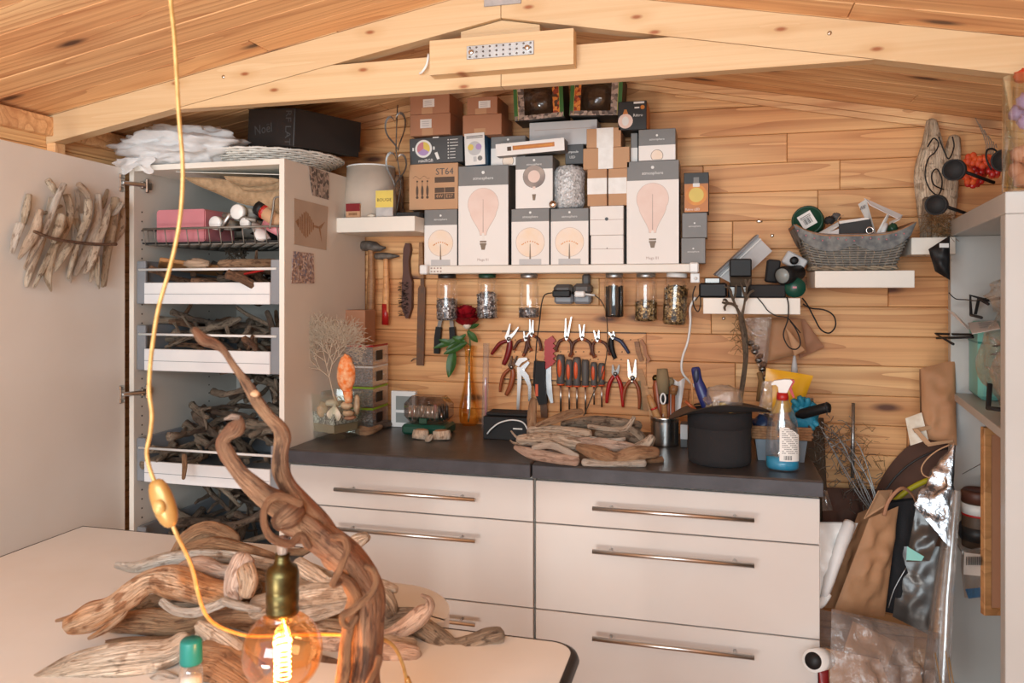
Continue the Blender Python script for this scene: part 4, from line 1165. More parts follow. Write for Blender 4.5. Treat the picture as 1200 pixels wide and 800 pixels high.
flatbar([(609, 430), (609, 445), (608, 462), (607, 483)], [3, 2.4, 1.8, 1.6], 'metal', T, 'handle'); flatbar([(611, 434), (617, 441), (621, 452), (621, 470)], [3.2, 3.2, 2, 1.6], 'steel_bright', T, 'handle', 2.771)
T = thing('knife', 'pruning knife with red sawtooth handle and long grey blade', 'knife', w(645, 430, 2.787))
pts = [(644 + (1.2 if i % 2 else -.8), 396 + i * 3) for i in range(12)]
flatbar(pts, [5 + (1.4 if i % 2 else 0) for i in range(12)], 'red_plastic', T, 'handle', 2.774, .016)
flatbar([(643, 429), (643, 445), (644, 460), (647, 472)], [3, 3.2, 3.4, 1.5], 'zinc', T, 'blade', 2.778, .004)
T = thing('chisel', 'thick black handled chisel beside the red knife', 'chisel', w(634, 450, 2.787))
flatbar([(633, 423), (632, 440), (634, 460), (637, 473)], [6.5, 6.8, 6.2, 5], 'black_plastic', T, 'handle', 2.770, .026)
flatbar([(629, 450), (629, 464)], 1.6, 'orange_plastic', T, 'mark', 2.757, .002)
flatbar([(637, 472), (638, 489)], 4, 'rusty', T, 'blade', 2.776, .008)
SD = 'screwdrivers with black and orange handles'
for i, (px, y0, y1, y2, hw, pad, lab) in enumerate((
        (657, 415, 450, 482, 5.2, 1, 'thickest black and orange screwdriver, first in the row beside the red knife'),
        (667, 421, 452, 480, 4.4, 1, 'second black and orange screwdriver from the red knife, shiny shaft'),
        (676, 418, 452, 481, 5.0, 1, 'third black and orange screwdriver from the red knife, long pad'),
        (686, 421, 452, 485, 4.6, 0, 'screwdriver in the orange row showing only its plain grey side'),
        (696, 424, 452, 474, 4.2, 1, 'fifth black and orange screwdriver from the red knife, shorter shaft'),
        (705, 425, 451, 477, 4.2, 2, 'last black and orange screwdriver of the row, beside red cutters'))):
    s_ = mpp(px, WY); top, mid, end = w(px, y0, 2.772), w(px, y1, 2.772), w(px + .3, y2, 2.772)
    L = top.z - mid.z; r = hw * s_
    T = thing('screwdriver', lab, 'screwdriver', (top.x, 2.772, end.z), 0, SD)
    part(T, 'handle', MB().lathe([(0, mid.z), (r * .75, mid.z), (r * 1.0, mid.z + L * .06), (r * .82, mid.z + L * .22), (r * 1.0, mid.z + L * .5), (r * .95, mid.z + L * .9), (r * .7, mid.z + L * .99), (0, mid.z + L)], 16, (top.x, 2.772, 0)), 'grey_rubber')
    if pad: part(T, 'grip_pad', MB().blob((top.x + (r * .5 if pad == 2 else -r * .1), 2.772 - r * .72, mid.z + L * .56), (r * .55, r * .42, L * .33), 0, nu=12, nv=8), 'orange_plastic', 'orange grip pad')
    part(T, 'collar', MB().lathe([(0, mid.z - .003), (r * .85, mid.z - .003), (r * .85, mid.z + .002), (0, mid.z + .002)], 14, (top.x, 2.772, 0)), 'orange_plastic')
    part(T, 'shaft', MB().tube([mid + V((0, 0, .002)), end], r * .26, 8), 'metal')
T = thing('tweezers', 'old wooden tongs hanging at the right edge of the tool board', 'tongs', w(752, 405, 2.787))
flatbar([(746, 400), (748, 412), (752, 423)], [2.6, 2.8, 2.2], 'handle_wood', T, 'arm'); flatbar([(751, 398), (755, 405), (757, 416), (761, 421), (758, 425)], [1.6, 2, 2, 1.6, 1.4], 'card_dark', T, 'arm')
T = thing('small_brush', 'small wooden comb brush hanging beside the orange brown pliers', 'brush', w(757, 460, 2.796))
flatbar([(750, 432), (753, 445), (757, 480)], [2.5, 4, 4], 'frame_wood', T, 'handle', 2.788); flatbar([(749, 446), (752, 480)], [1.6, 1.6], 'bristle', T, 'bristles', 2.786)

# hammers, wire brush, files
def hammer(label, hx0, hx1, hy, htop, hbot, hx, wdt, wood_m, tip=None):
    Y = 2.758; T = thing('hammer', label, 'hammer', w(hx, hbot, Y), 0, 'hammers left of the wire brush')
    s_ = mpp(hx, Y)
    part(T, 'handle', MB().tube(spl([w(hx, htop, Y), w(hx + .5, (htop + hbot) / 2, Y), w(hx - .5, hbot, Y)], 5), [wdt * s_ * q for q in (.75, .75, .8, .85, .9, 1, 1, 1, 1, 1, .95)], 10, flat=.75), wood_m)
    if tip: part(T, 'painted_end', MB().tube([w(hx - .3, tip, Y), w(hx - .5, hbot + .5, Y)], wdt * s_ * 1.06, 10, flat=.78), 'red_plastic', 'worn red paint')
    n_ = len(hy)
    xs = [hx0 + (hx1 - hx0) * i / (n_ - 1) for i in range(n_)]
    pts = [(x, y) for x, (y, h_) in zip(xs, hy)]
    P = [w(*p, Y) for p in pts]
    part(T, 'head', MB().tube(P, [h_ * s_ for (y, h_) in hy], 8, flat=1.0), 'iron_old')
    return T
hammer('big old hammer with broad grey head and thick wooden handle', 421, 452, [(288, 5), (288, 6), (288, 6), (289, 6), (291, 3.5), (290, 1.2)], 290, 368, 434.5, 5, 'handle_wood')
hammer('smaller hammer with thin pointed head and red painted handle end', 440, 468, [(300, 3.5), (300, 4.2), (300, 4.2), (300, 3.6), (300, 2.2), (300, .9)], 301, 380, 452, 4, 'wall_pine', 356)
T = thing('wire_brush', 'wooden wire brush hanging bristles down between hammers and file', 'brush', w(478, 373, 2.785))
flatbar([(478.5, 285), (478, 292), (476.5, 305), (477, 320), (478, 330), (477.5, 360), (478, 373)], [2.5, 4.5, 3.6, 4, 6.2, 6.4, 1.5], 'brown_rubber', T, 'handle', 2.785, .022)
m = MB(); rb = random.Random(5)
for i in range(150):
    px, py = 470 + rb.uniform(-.5, 9), 330 + rb.uniform(0, 40)
    q = w(px, py, 2.774); m.tube([q, q + V((-.006 if px < 473 else rb.uniform(-.004, .003), -.016, rb.uniform(-.003, .003)))], .0009, 3, cap=False)
part(T, 'bristles', m, 'steel_dark', kind='stuff')
T = thing('file', 'long flat rusty file with thin wooden handle', 'file', w(494, 428, 2.785))
flatbar([(494, 284), (494, 292), (494, 318), (495, 326)], [2, 2.4, 3, 2.6], 'handle_wood', T, 'handle', 2.778, .018)
flatbar([(495, 325), (495, 336)], 2.2, 'rusty', T, 'tang', 2.782, .006)
flatbar([(495, 335), (494.5, 338), (493, 400), (492.5, 428)], [3, 4.6, 4.6, 4.4], 'rusty', T, 'blade', 2.784, .007)
q = w(487, 421, 2.79)
single('bent_nail', 'bent nail in the wall beside the file end', 'nail', MB().tube(spl([w(482, 423, 2.797), w(484, 421, 2.785), w(487, 420, 2.783), w(491, 422, 2.785)], 3), .002, 6), 'iron_old')
T = thing('shears', 'shears with black handles hanging below the leftmost jar', 'shears', w(523, 400, 2.785))
for s_, pts, gp in ((0, [(521, 350), (517, 372), (514, 386)], [(514.5, 383), (513, 396), (512, 414)]), (1, [(524, 350), (529, 372), (530, 386)], [(530, 383), (531, 396), (530, 411)])):
    flatbar(pts, [2.4, 2.4, 2.2], 'steel_dark', T, 'arm', 2.782, .006); flatbar(gp, [3.2, 3.6, 3.0], 'black_plastic', T, 'handle', 2.780, .018)

# ================================================================== things on the worktop
def on(px, py, z=CT): return atz(px, py, z)
# --- square glass vase with sand, gravel, shells
c = on(393, 512); c = V((c.x, c.y, CT))
vz = thing('glass_vase', 'thick square glass vase of sand and gravel beside the tall cabinet', 'vase', c, R(70))
q4 = lambda prof: MB().lathe([(r * 1.4142, z) for r, z in prof], 4, (0, 0, 0), Matrix.Rotation(R(45), 3, 'Z'), False)
part(vz, 'glass', q4([(0, .0005), (.052, .0005), (.056, .006), (.071, .155), (.0665, .155), (.052, .024), (0, .022)]), 'glass_thick', local=True)
part(vz, 'sand', q4([(0, .0235), (.0515, .0245), (.0545, .052), (0, .047)]), 'sand', local=True)
part(vz, 'gravel', q4([(0, .0525), (.0545, .0535), (.0588, .092), (0, .086)]), 'gravel', local=True)
for i, (px, py, rx, rz_, mt, lab, ry) in enumerate((
        (378, 480, .020, .028, 'shell_tan', 'round tan spotted shell in the glass vase', .018), (393, 484, .022, .022, 'shell_white', 'white scallop shell in the front corner of the glass vase', .014),
        (389, 472, .024, .011, 'shell_white', 'flat pale shell on top at the back of the vase', .02), (406, 475, .022, .013, 'shell_tan', 'brown striped shell under the orange sponge', .016),
        (408, 484, .020, .010, 'shell_tan', 'flat brown pebble-like shell on the gravel', .016), (418, 474, .011, .034, 'shell_tan', 'narrow upright shell against the vase corner', .012),
        (410, 489, .020, .009, 'card_dark', 'low reddish stone on the gravel', .02))):
    p = atd(px, py, 2.60 if i in (1, 3, 4) else 2.63)
    m = MB().blob(p, (rx, ry, rz_), .18, 2.2, i + 3, 18, 12)
    if i == 1:
        m = MB().grid(lambda u, v: p + V(((u - .5) * 2 * .027 * math.sin(math.pi * (.15 + .85 * v)), -.012 * math.sin(math.pi * v) - .0016 * math.sin(u * 40), (v - .5) * .05 + .012 * math.cos((u - .5) * 3) * v)), 40, 10)
    single('seashell', lab, 'shell', m, mt, 'shells in the glass vase')
p = atd(393, 471, 2.62); b0 = atd(396, 476, 2.62)
cf = MB(); rg = random.Random(2)
ux, uz = V((CS, SN, 0)), V((0, 0, 1))
def grow(p, ang, L, r, lv):
    q = p + (ux * math.sin(ang) + uz * math.cos(ang)) * L
    q += V((-SN, CS, 0)) * rg.uniform(-.004, .004)
    cf.tube([p, q], [max(r, .0009), max(r * .8, .0008)], 4, cap=False)
    if lv > 0:
        for da in ((-.55, 0.02, .55) if lv > 2 else (-.5, .45)):
            grow(q if abs(da) < .1 else p + (q - p) * rg.uniform(.55, 1), ang + da + rg.uniform(-.14, .14), L * rg.uniform(.72, .92), r * .76, lv - 1)
cf.tube([b0, atd(391, 462, 2.62)], [.006, .004], 6)
grow(atd(391, 463, 2.62), -.25, .066, .0032, 7)
single('sea_fan', 'dry branching sea fan coral standing in the glass vase', 'coral', cf, 'coral')
p = atd(405.5, 441, 2.60)
m = MB().blob(p + V((0, 0, .008)), (.033, .020, .064), .14, 2.5, 4, 24, 18)
m.tube([p + V((.006, 0, -.05)), p + V((.010, 0, -.088))], [.017, .012], 10)
single('sea_sponge', 'orange and white dried sea sponge standing in the glass vase', 'sponge', m, 'sponge_orange')
# --- stack of clear organiser boxes
zt_ = CT + .0004
for i, (lid, lab) in enumerate((('lime', 'clear organiser box with lime lid, bottom of the stack'), ('lime', 'clear organiser box with lime clip, second from the bottom'), ('plastic_clear', 'clear organiser box with clear lid, third from the bottom'), ('red_plastic', 'clear organiser box with red lid edge, topmost of the stack'))):
    X0, X1, Ya, Yb_, h = -1.338, -1.228, 2.60, 2.735, .077
    T = thing('organiser_box', lab, 'box', ((X0 + X1) / 2, (Ya + Yb_) / 2, zt_), 0, 'stacked clear organiser boxes')
    m = MB(); th_ = .002
    m.box((0, 0, th_ / 2), (X1 - X0, Yb_ - Ya, th_))
    for s_ in (-1, 1):
        m.box((s_ * (X1 - X0 - th_) / 2, 0, h / 2 - .004), (th_, Yb_ - Ya, h - .012)); m.box((0, s_ * (Yb_ - Ya - th_) / 2, h / 2 - .004), (X1 - X0, th_, h - .012))
    part(T, 'tub', m, 'plastic_clear', local=True)
    m = MB()
    for s_ in (-1, 1): m.bar((s_ * .054, -.066, h - .006), (s_ * .054, .066, h - .006), .004, .007)
    m.bar((-.054, -.066, h - .006), (.054, -.066, h - .006), .004, .007)
    part(T, 'lid_rim', m, lid if i in (0, 1, 3) else 'white_plastic', local=True)
    part(T, 'label', bx((.0556, -.01, h * .45), (.0012, .055, .036)), 'print_black', local=True)
    m = MB(); rs = random.Random(i)
    for k in range(60):
        p = V((rs.uniform(-.045, .045), rs.uniform(-.055, .055), rs.uniform(.006, .05))); d = V((rs.uniform(-1, 1), rs.uniform(-1, 1), rs.uniform(-.4, .4))) * .014
        m.bar(p - d, p + d, .004, .004)
    part(T, 'small_parts', m, ('screws_grey', 'screws_brass', 'screws_grey', 'screws_grey')[i], local=True, kind='stuff')
    zt_ += h + .0004
T, w_, h, _ = carton('bulb_carton', 'kraft carton with drawn bulb outline on top of the organiser stack', 403, 428, 363, 402.5, 'card_dark', zt_, Yf=2.62, depth=.09)
p = MB()
for k in range(18):
    a0, a1 = -60 + k * 300 / 18, -60 + (k + 1) * 300 / 18
    P0, P1 = [(.018 * math.cos(R(a)), h * .58 + .022 * math.sin(R(a))) for a in (a0, a1)]
    dec(p, [P0, P1, (P1[0] * .93, P1[1]), (P0[0] * .93, P0[1])], 1)
dec(p, rect(-.008, h * .25, -.007, h * .42), 1); dec(p, rect(.007, h * .25, .008, h * .42), 1); dec(p, rect(-.008, h * .25, .008, h * .26), 1)
part(T, 'bulb_drawing', p, 'print_line', local=True)
# --- driftwood by the organisers
m = MB().tube(spl([(*on(418, 508).xy, CT + .014), (*on(432, 510).xy, CT + .014), (*on(447, 505).xy, CT + .018)], 6), [.006, .012, .016, .018, .018, .016, .014, .013, .012, .011, .010, .009, .006], 12, amp=.25, seed=3)
single('driftwood_piece', 'brown driftwood piece lying between vase and weather display', 'driftwood', m, 'drift_brown')
m = MB().tube(spl([(*on(446, 503).xy, CT + .013), (*on(454, 501).xy, CT + .012), (*on(460, 498).xy, CT + .010)], 4), [.008, .012, .013, .013, .012, .011, .010, .009, .007], 10, amp=.2, seed=4)
single('driftwood_piece', 'small dark driftwood bit beside the weather display', 'driftwood', m, 'drift_dark')
# --- weather display
T, w_, h, _ = carton('weather_display', 'white weather display with two grey screens leaning before the wall', 458, 487, 457.5, 500, 'white_plastic', CT, Yf=2.655, depth=.022, cat='display')
for q_ in ((.48, .86), (.13, .40)): p = MB(); dec(p, rect(-w_ * .30, h * q_[0], w_ * .36, h * q_[1]), 1); part(T, 'screen', p, 'lcd', local=True)
# --- bit case
cx_, cy_ = on(505, 506).x, 2.575
T = thing('bit_case', 'clear topped tool bit case with dark green base on the worktop', 'case', (cx_, cy_, CT))
part(T, 'base', bx((0, 0, .019), (.166, .11, .036), .008), 'green_lid', local=True)
part(T, 'clear_lid', bx((0, 0, .085), (.168, .112, .098), .028), 'smoke_glass', local=True)
m = MB(); rs = random.Random(9)
for i in range(8):
    for j in range(3): m.mat(rs.choice((0, 0, 1, 2))); m.tube([(-.06 + i * .017, -.03 + j * .028, .051), (-.06 + i * .017, -.03 + j * .028, .075 + rs.uniform(0, .03))], .0055, 6)
part(T, 'bits', m, ['steel_dark', 'pink_box', 'steel_bright'], local=True, kind='stuff')
part(T, 'latch', bx((0, -.0565, .052), (.03, .006, .02), .002), 'green_dark', local=True)
# --- wood slices
for px, py, r, sd, lab in ((493, 514, .026, 1, 'bark-edged wood slice lying before the bit case, nearer the vase'), (518, 515, .029, 2, 'bark-edged wood slice lying before the bit case, nearer the radio')):
    p = on(px, py); T = thing('wood_slice', lab, 'wood slice', (p.x, p.y, CT), sd, 'cut wood slices')
    part(T, 'bark', MB().tube([(-.002, 0, .0006), (0, 0, .012), (.002, .001, .030)], [r, r * 1.06, r * .96], 16, amp=.25, seed=sd, freq=40), 'drift_pale', local=True)
    part(T, 'cut_face', MB().blob((.002, .001, .0305), (r * .86, r * .86, .003), .2, 2, sd, 16, 6), 'drift_brown', local=True)
p = on(507, 516); m = MB().tube(spl([(p.x - .012, p.y - .03, CT + .008), (p.x, p.y - .034, CT + .012), (p.x + .01, p.y - .03, CT + .026)], 3), [.006, .009, .010, .011, .010, .008, .005], 8, amp=.3, seed=6)
single('wood_chip', 'small pale wood chip between the two cut slices', 'wood chip', m, 'drift_pale')
# --- amber vase and rose
p = on(550, 498); s_ = mpp(550, p.y); Yv = p.y; hv = at(550, 405, Yv).z - CT
vs_ = thing('bud_vase', 'slender amber glass bud vase holding the red rose', 'vase', (p.x, Yv, CT))
r = 12.5 * s_
part(vs_, 'glass', MB().lathe([(0, .0006), (r * .62, .0006), (r * .9, .015), (r, .04), (r * .93, .075), (r * .66, .125), (r * .42, .18), (r * .36, .22), (r * .42, hv - .02), (r * .55, hv)], 28), 'glass_amber', local=True)
rose = thing('red_rose', 'deep red rose standing in the amber bud vase', 'flower', (p.x, Yv, CT + .012))
pc = at(547, 369, Yv - .01)
part(rose, 'stem', MB().tube(spl([(p.x - .004, Yv, CT + .012), (p.x + .004, Yv, CT + .1), (p.x - .001, Yv, CT + .24), at(551, 405, Yv), at(549, 382, Yv)], 4), .0028, 6), 'stem_green')
m = MB(); rs = random.Random(4)
for ring in range(5):
    n_ = (3, 4, 5, 6, 7)[ring]; rr = (.011, .022, .033, .044, .054)[ring]; hh = (.042, .042, .040, .035, .028)[ring]
    for k in range(n_):
        a0 = k * 6.283 / n_ + ring * .7
        def fn(u, v, a0=a0, rr=rr, hh=hh, n_=n_, ring=ring):
            a = a0 + (u - .5) * 6.283 / n_ * 1.5
            rad = rr * (.35 + .75 * v ** .7) + .006 * v ** 4 * (ring > 1)
            return pc + V((math.cos(a) * rad, math.sin(a) * rad * .9 - .012 * v, -.026 + hh * 1.55 * v * (1 - .18 * (2 * u - 1) ** 2) - ring * .003 - .012 * (v ** 5) * (ring > 2)))
        m.grid(fn, 6, 6)
part(rose, 'petals', m, 'rose_red', kind='stuff')
part(rose, 'calyx', MB().blob(pc + V((.004, -.006, -.038)), (.016, .016, .014), .2), 'shell_white', 'pale underside of the bloom')
def leaf(par, base, tip, wd, nrm=(0, -1, .35), mat='leaf_green'):
    base, tip = V(base), V(tip); ax = tip - base; nv_ = V(nrm).normalized(); sd_ = ax.cross(nv_).normalized()
    nv_ = sd_.cross(ax).normalized()
    part(par, 'leaf', MB().grid(lambda u, v: base + ax * u + sd_ * (v - .5) * 2 * wd * math.sin(math.pi * min(1, u * .92 + .06)) ** .8 + nv_ * (abs(v - .5) * wd * .5 - .15 * wd * math.sin(3.1 * u)), 8, 6), mat)
for b_, t_, wd in (((546, 392), (523, 410), .013), ((540, 396), (508, 408), .012), ((532, 408), (526, 442), .020), ((548, 388), (560, 401), .013), ((545, 400), (530, 395), .013), ((547, 402), (520, 415), .014), ((549, 384), (562, 380), .009), ((530, 402), (514, 398), .010)):
    leaf(rose, at(*b_, Yv - .01), at(*t_, Yv - .02), wd)
part(rose, 'leaf_stalk', MB().tube(spl([at(550, 404, Yv), at(540, 398, Yv - .01), at(531, 406, Yv - .015)], 4), .0016, 5), 'stem_green')
# --- clear profile tube
p0, p1 = on(568, 497), at(570, 402, 2.72); p0 = V((p0.x, 2.70, CT))
p0 = at(568, 494, 2.70); p0.z = CT
part_t = thing('profile_tube', 'tall narrow clear plastic tube standing beside the amber vase', 'tube', p0)
part(part_t, 'tube', MB().tube([p0 + V((0, 0, .001)), p1], .012, 12), 'plastic_clear')
part(part_t, 'insert', MB().tube([p0 + V((0.004, 0, .004)), p0.lerp(p1, .6)], .004, 8), 'pink_box', 'faded pink insert')
# --- radio
T, w_, h, _ = carton('radio', 'low black speaker box on the worktop beside the amber vase', 566, 620, 487, 514, 'black_plastic', CT, Yf=2.52, depth=.10, cat='speaker')
part(T, 'top_ridge', bx((.002, .055, h + .006), (w_ * .96, .085, .011), .004), 'black_matt', local=True)
p = MB(); dec(p, rect(w_ * .16, h * .48, w_ * .36, h * .54), 1); part(T, 'logo', p, 'print_white', local=True)
cable('white cable with plug curving over the front of the black speaker', [at(571, 508, 2.505), at(576, 502, 2.50), at(586, 495, 2.50), at(600, 492, 2.50), at(613, 495, 2.505), at(619, 505, 2.505)], .0026, 'white_plastic')

# --- driftwood frame at the front of the worktop
DF = thing('driftwood_arrangement', 'bundle-like arrangement of pale driftwood sticks lying at the worktop seam', 'driftwood', (*at(690, 540, 2.28).xy, CT))
def dw(par, pts, rpx, mat, seed=0, k=5, n=10, amp=.3, name='stick', label=None, flat=1.0, twist=1.0, end=.6):
    """driftwood limb: pts = (px, py, forward distance), rpx = half thickness in pixels per point"""
    if not hasattr(rpx, '__len__'): rpx = [rpx] * len(pts)
    rn = random.Random(seed * 13 + 1)
    S_ = spl([(p[0] + rn.uniform(-.12, .12) * r, p[1] + rn.uniform(-.12, .12) * r, p[2], r * rn.uniform(.92, 1.08)) for p, r in zip(pts, rpx)], k)
    P, Rd = [], []
    for i, (px, py, d, r) in enumerate(S_):
        rr = max(r, .4) * d / F
        P.append(atd(px, py, d)); Rd.append(rr)
    a, b = P[0], P[-1]
    t0, t1 = (P[0] - P[1]).normalized(), (P[-1] - P[-2]).normalized()
    P = [a + t0 * Rd[0] * .7, a + t0 * Rd[0] * .4] + P + [b + t1 * Rd[-1] * .4, b + t1 * Rd[-1] * .7]
    Rd = [Rd[0] * end * .55, Rd[0] * .85] + Rd + [Rd[-1] * .85, Rd[-1] * end * .55]
    m = MB().tube(P, Rd, n, amp=amp, seed=seed, freq=16, flat=flat)
    if par is None: return m
    return part(par, name, m, mat, label)
f1, f2, f3 = 2.235, 2.30, 2.37
for i, (pts, r, mt) in enumerate((
        ([(625, 468, 2.40), (624, 490, 2.40), (624, 511, 2.38)], [4.5, 5.5, 5.5], 'drift_brown'),
        ([(630, 499, f3), (652, 491, f3), (668, 484, f3), (681, 482, f3)], [4, 5, 5, 3.5], 'drift_brown'),
        ([(622, 506, f3), (650, 506, f3), (690, 509, f3 - .02)], [7, 8, 6], 'drift_pale'),
        ([(660, 497, 2.43), (700, 495, 2.43), (748, 499, 2.43)], [5, 8, 6], 'drift_grey'),
        ([(690, 499, f3), (715, 503, f3), (733, 502, f3), (743, 489, f3)], [3, 3.4, 3.4, 2.4], 'drift_pale'),
        ([(700, 509, f3), (725, 508, f3), (742, 512, f3), (752, 522, f3)], [4, 5, 8, 7], 'drift_grey'),
        ([(635, 517, f3), (690, 517, f3), (742, 520, f3)], [3, 3, 3], 'drift_grey'),
        ([(692, 513, f2), (712, 516, f2), (732, 514, f2)], [2, 2.4, 2], 'drift_white'),
        ([(738, 503, f3), (748, 512, f3), (757, 519, f3)], [5, 8, 6], 'drift_grey'),
        ([(745, 525, f2), (758, 520, f2), (764, 512, f2)], [5, 7, 5], 'drift_pale'),
        ([(609, 515, f2), (640, 516, f2), (672, 520, f2), (690, 525, f2)], [6, 8, 8, 6], 'drift_pale'),
        ([(660, 517, f2), (700, 520, f2), (740, 527, f2), (756, 531, f2)], [5, 8, 7, 4], 'drift_pink'),
        ([(625, 524, f1), (645, 522, f1), (660, 527, f1), (676, 535, f1)], [3.4, 4.4, 4, 3.4], 'drift_white'),
        ([(604, 524, f1), (622, 531, f1), (645, 536, f1), (674, 539, f1)], [3, 6, 6.5, 6.5], 'drift_pink'),
        ([(678, 524, f1), (700, 532, f1), (722, 538, f1), (745, 531, f1), (769, 530, f1)], [5, 10, 8, 8, 6], 'drift_brown'),
        ([(684, 541, f1 - .015), (720, 543, f1 - .015), (754, 542, f1 - .015)], [4.2, 4, 4.4], 'drift_white'),
        ([(760, 541, f1 + .04), (775, 538, f1 + .05)], [4, 4], 'drift_brown'),
        ([(599, 505, f2), (604, 511, f2), (609, 514, f2)], [1, 1.4, 1.6], 'drift_pale'),
        ([(598, 516, f2), (602, 519, f2), (609, 519, f2)], [1, 1.4, 1.4], 'drift_pale'))):
    dw(DF, pts, r, mt, i + 20)
m = MB()
for i in range(9):
    c_ = atd(624, 504 + i * 1.4, 2.375); m.tube([c_ + V((.017 * math.cos(a), .017 * math.sin(a), .002 * math.sin(a * 2 + i))) for a in [k * .5236 for k in range(12)]], .0016, 5, closed=True)
part(DF, 'raffia_tie', m, 'straw')
# --- tin can of brushes
p = on(779, 521); rc_ = 16.5 * mpp(779, p.y); hc = .096
tin = thing('tin_can', 'ribbed tin can full of brushes standing before the hat', 'can', (p.x, p.y, CT))
prof = [(0, .0006), (rc_ * .97, .0006), (rc_, .003)] + [(rc_ * (.965 + .03 * (i % 2)), .012 + i * .0055) for i in range(14)] + [(rc_, .090), (rc_ * 1.02, hc), (rc_ * .96, hc), (rc_ * .95, .01), (0, .008)]
part(tin, 'can', MB().lathe(prof, 36), 'tin', local=True)
BR = 'brushes and handles in the tin can'
def stick_in(label, foot, top, r, mat, name='brush', cat='brush', extra=None):
    a_ = V((p.x + foot[0], p.y + foot[1], CT + .012)); b_ = at(top[0], top[1], p.y + top[2])
    T = thing(name, label, cat, a_, 0, BR)
    return T, a_, b_
T, a_, b_ = stick_in('thick round bristle brush standing highest in the tin can', (.004, .0), (776, 432, .01), 0, 0)
part(T, 'handle', MB().tube([a_, a_.lerp(b_, .55)], [.008, .010], 10), 'frame_wood'); part(T, 'ferrule', MB().tube([a_.lerp(b_, .52), a_.lerp(b_, .66)], [.015, .016], 14), 'black_plastic'); part(T, 'bristles', MB().tube([a_.lerp(b_, .65), a_.lerp(b_, .85), b_], [.017, .021, .017], 16, amp=.1), 'bristle')
T, a_, b_ = stick_in('turned wooden handle with round brass cap in the tin can', (-.008, .006), (768.5, 443, .02), 0, 0, 'awl', 'awl')
part(T, 'handle', MB().tube([a_, a_.lerp(b_, .5), a_.lerp(b_, .86), a_.lerp(b_, .93), b_], [.010, .013, .0145, .010, .010], 12), 'orange_brown'); part(T, 'cap', MB().blob(b_, (.012, .012, .012), 0), 'brass_old')
T, a_, b_ = stick_in('pale wooden file handle leaning towards the driftwood in the tin', (.012, -.02), (760, 463, -.02), 0, 0, 'old_file', 'file')
part(T, 'handle', MB().tube([a_, a_.lerp(b_, .8), b_], [.011, .012, .008], 10), 'frame_wood'); part(T, 'cap', MB().tube([a_.lerp(b_, .70), a_.lerp(b_, .74)], .0125, 10), 'red_plastic')
T, a_, b_ = stick_in('second thin brush with orange handle in the tin can', (.010, .015), (783, 446, .03), 0, 0)
part(T, 'handle', MB().tube([a_, b_], [.006, .008], 8), 'orange_brown'); part(T, 'bristles', MB().blob(b_ + V((.006, 0, -.004)), (.014, .012, .016), .2), 'bristle')
T, a_, b_ = stick_in('flat narrow saw blade standing at the left of the tin', (-.030, .002), (757, 452, .0), 0, 0, 'saw_blade', 'tool')
part(T, 'blade', MB().bar(a_, b_, .004, .010), 'frame_wood')
T, a_, b_ = stick_in('white scissors handle in the tin can front', (-.004, -.028), (777, 462, -.03), 0, 0, 'scissors', 'scissors')
part(T, 'blade', MB().bar(a_, a_.lerp(b_, .6), .004, .012), 'steel_bright'); c_ = b_ + V((0, 0, -.014))
part(T, 'handle', MB().tube([c_ + V((.008 * math.cos(k * .5236), 0, .017 * math.sin(k * .5236))) for k in range(12)], .0032, 6, closed=True), 'white_plastic')
T, a_, b_ = stick_in('small brown brush at the hat side of the tin', (.026, -.006), (789, 462, .0), 0, 0)
part(T, 'handle', MB().tube([a_, b_], [.006, .007], 8), 'orange_brown'); part(T, 'bristles', MB().tube([b_, b_ + V((.002, 0, .018)), b_ + V((.004, 0, .03))], [.011, .014, .012], 10), 'handle_wood')
T, a_, b_ = stick_in('crumpled white paper sheet standing behind the brushes', (.012, .028), (795, 445, .035), 0, 0, 'paper', 'paper')
part(T, 'sheet', MB().grid(lambda u, v: a_ + (b_ - a_) * v + V(((u - .5) * .045, .008 * math.sin(u * 9 + v * 5), .006 * math.cos(u * 7))), 8, 8), 'paper_white')
# --- top hat
p = on(843, 541); hr = 36 * mpp(843, p.y); hh = .155
hat = thing('top_hat', 'black felt top hat upside down on the worktop holding odds and ends', 'hat', (p.x, p.y, CT), R(8))
part(hat, 'crown', MB().lathe([(0, .0008), (hr * .93, .0008), (hr * .99, .006), (hr, .02), (hr * .99, .10), (hr * 1.01, hh), (hr * .97, hh), (hr * .95, .012), (0, .010)], 40), 'felt_black', local=True)
def brim(u, v, dz=0):
    a = u * 6.2832; r = hr * (.99 + .62 * v)
    x, y = r * math.cos(a), r * math.sin(a) * .86
    z = hh + .004 - .030 * (max(0, -math.cos(a)) ** 2) * v + .004 * math.cos(a) * v + .026 * v * v * (max(0, -math.sin(a)) ** 2) - .012 * v * (max(0, math.cos(a)) ** 3)
    return V((x, y, z + dz))
m = MB().grid(lambda u, v: brim(u, v, .003), 48, 8); part(hat, 'brim', m, 'felt_brown', 'brown inner side of the brim', local=True)
m = MB().grid(lambda u, v: brim(u, 1 - v), 48, 8); part(hat, 'brim_underside', m, 'felt_black', local=True)
part(hat, 'band', MB().lathe([(hr * 1.005, .108), (hr * 1.018, .109), (hr * 1.018, hh - .004), (hr * 1.005, hh - .003)], 40), 'black_cloth', local=True)
def inhat(px, py, dy=0.0): return at(px, py, p.y + dy)
T = thing('scraper', 'dark blue handled scraper sticking up from the hat', 'scraper', inhat(828, 470, .03))
part(T, 'handle', MB().tube(spl([inhat(815, 430, .04), inhat(817, 442, .04), inhat(821, 455, .035), inhat(830, 478, .03)], 5), [.010, .013, .014, .014, .014, .014, .014, .014, .015, .016, .017, .017, .018, .018, .018, .018], 12, flat=.8), 'blue_scraper')
part(T, 'grip_pad', MB().blob(inhat(816, 440, .027), (.008, .006, .022), 0), 'blue_dark')
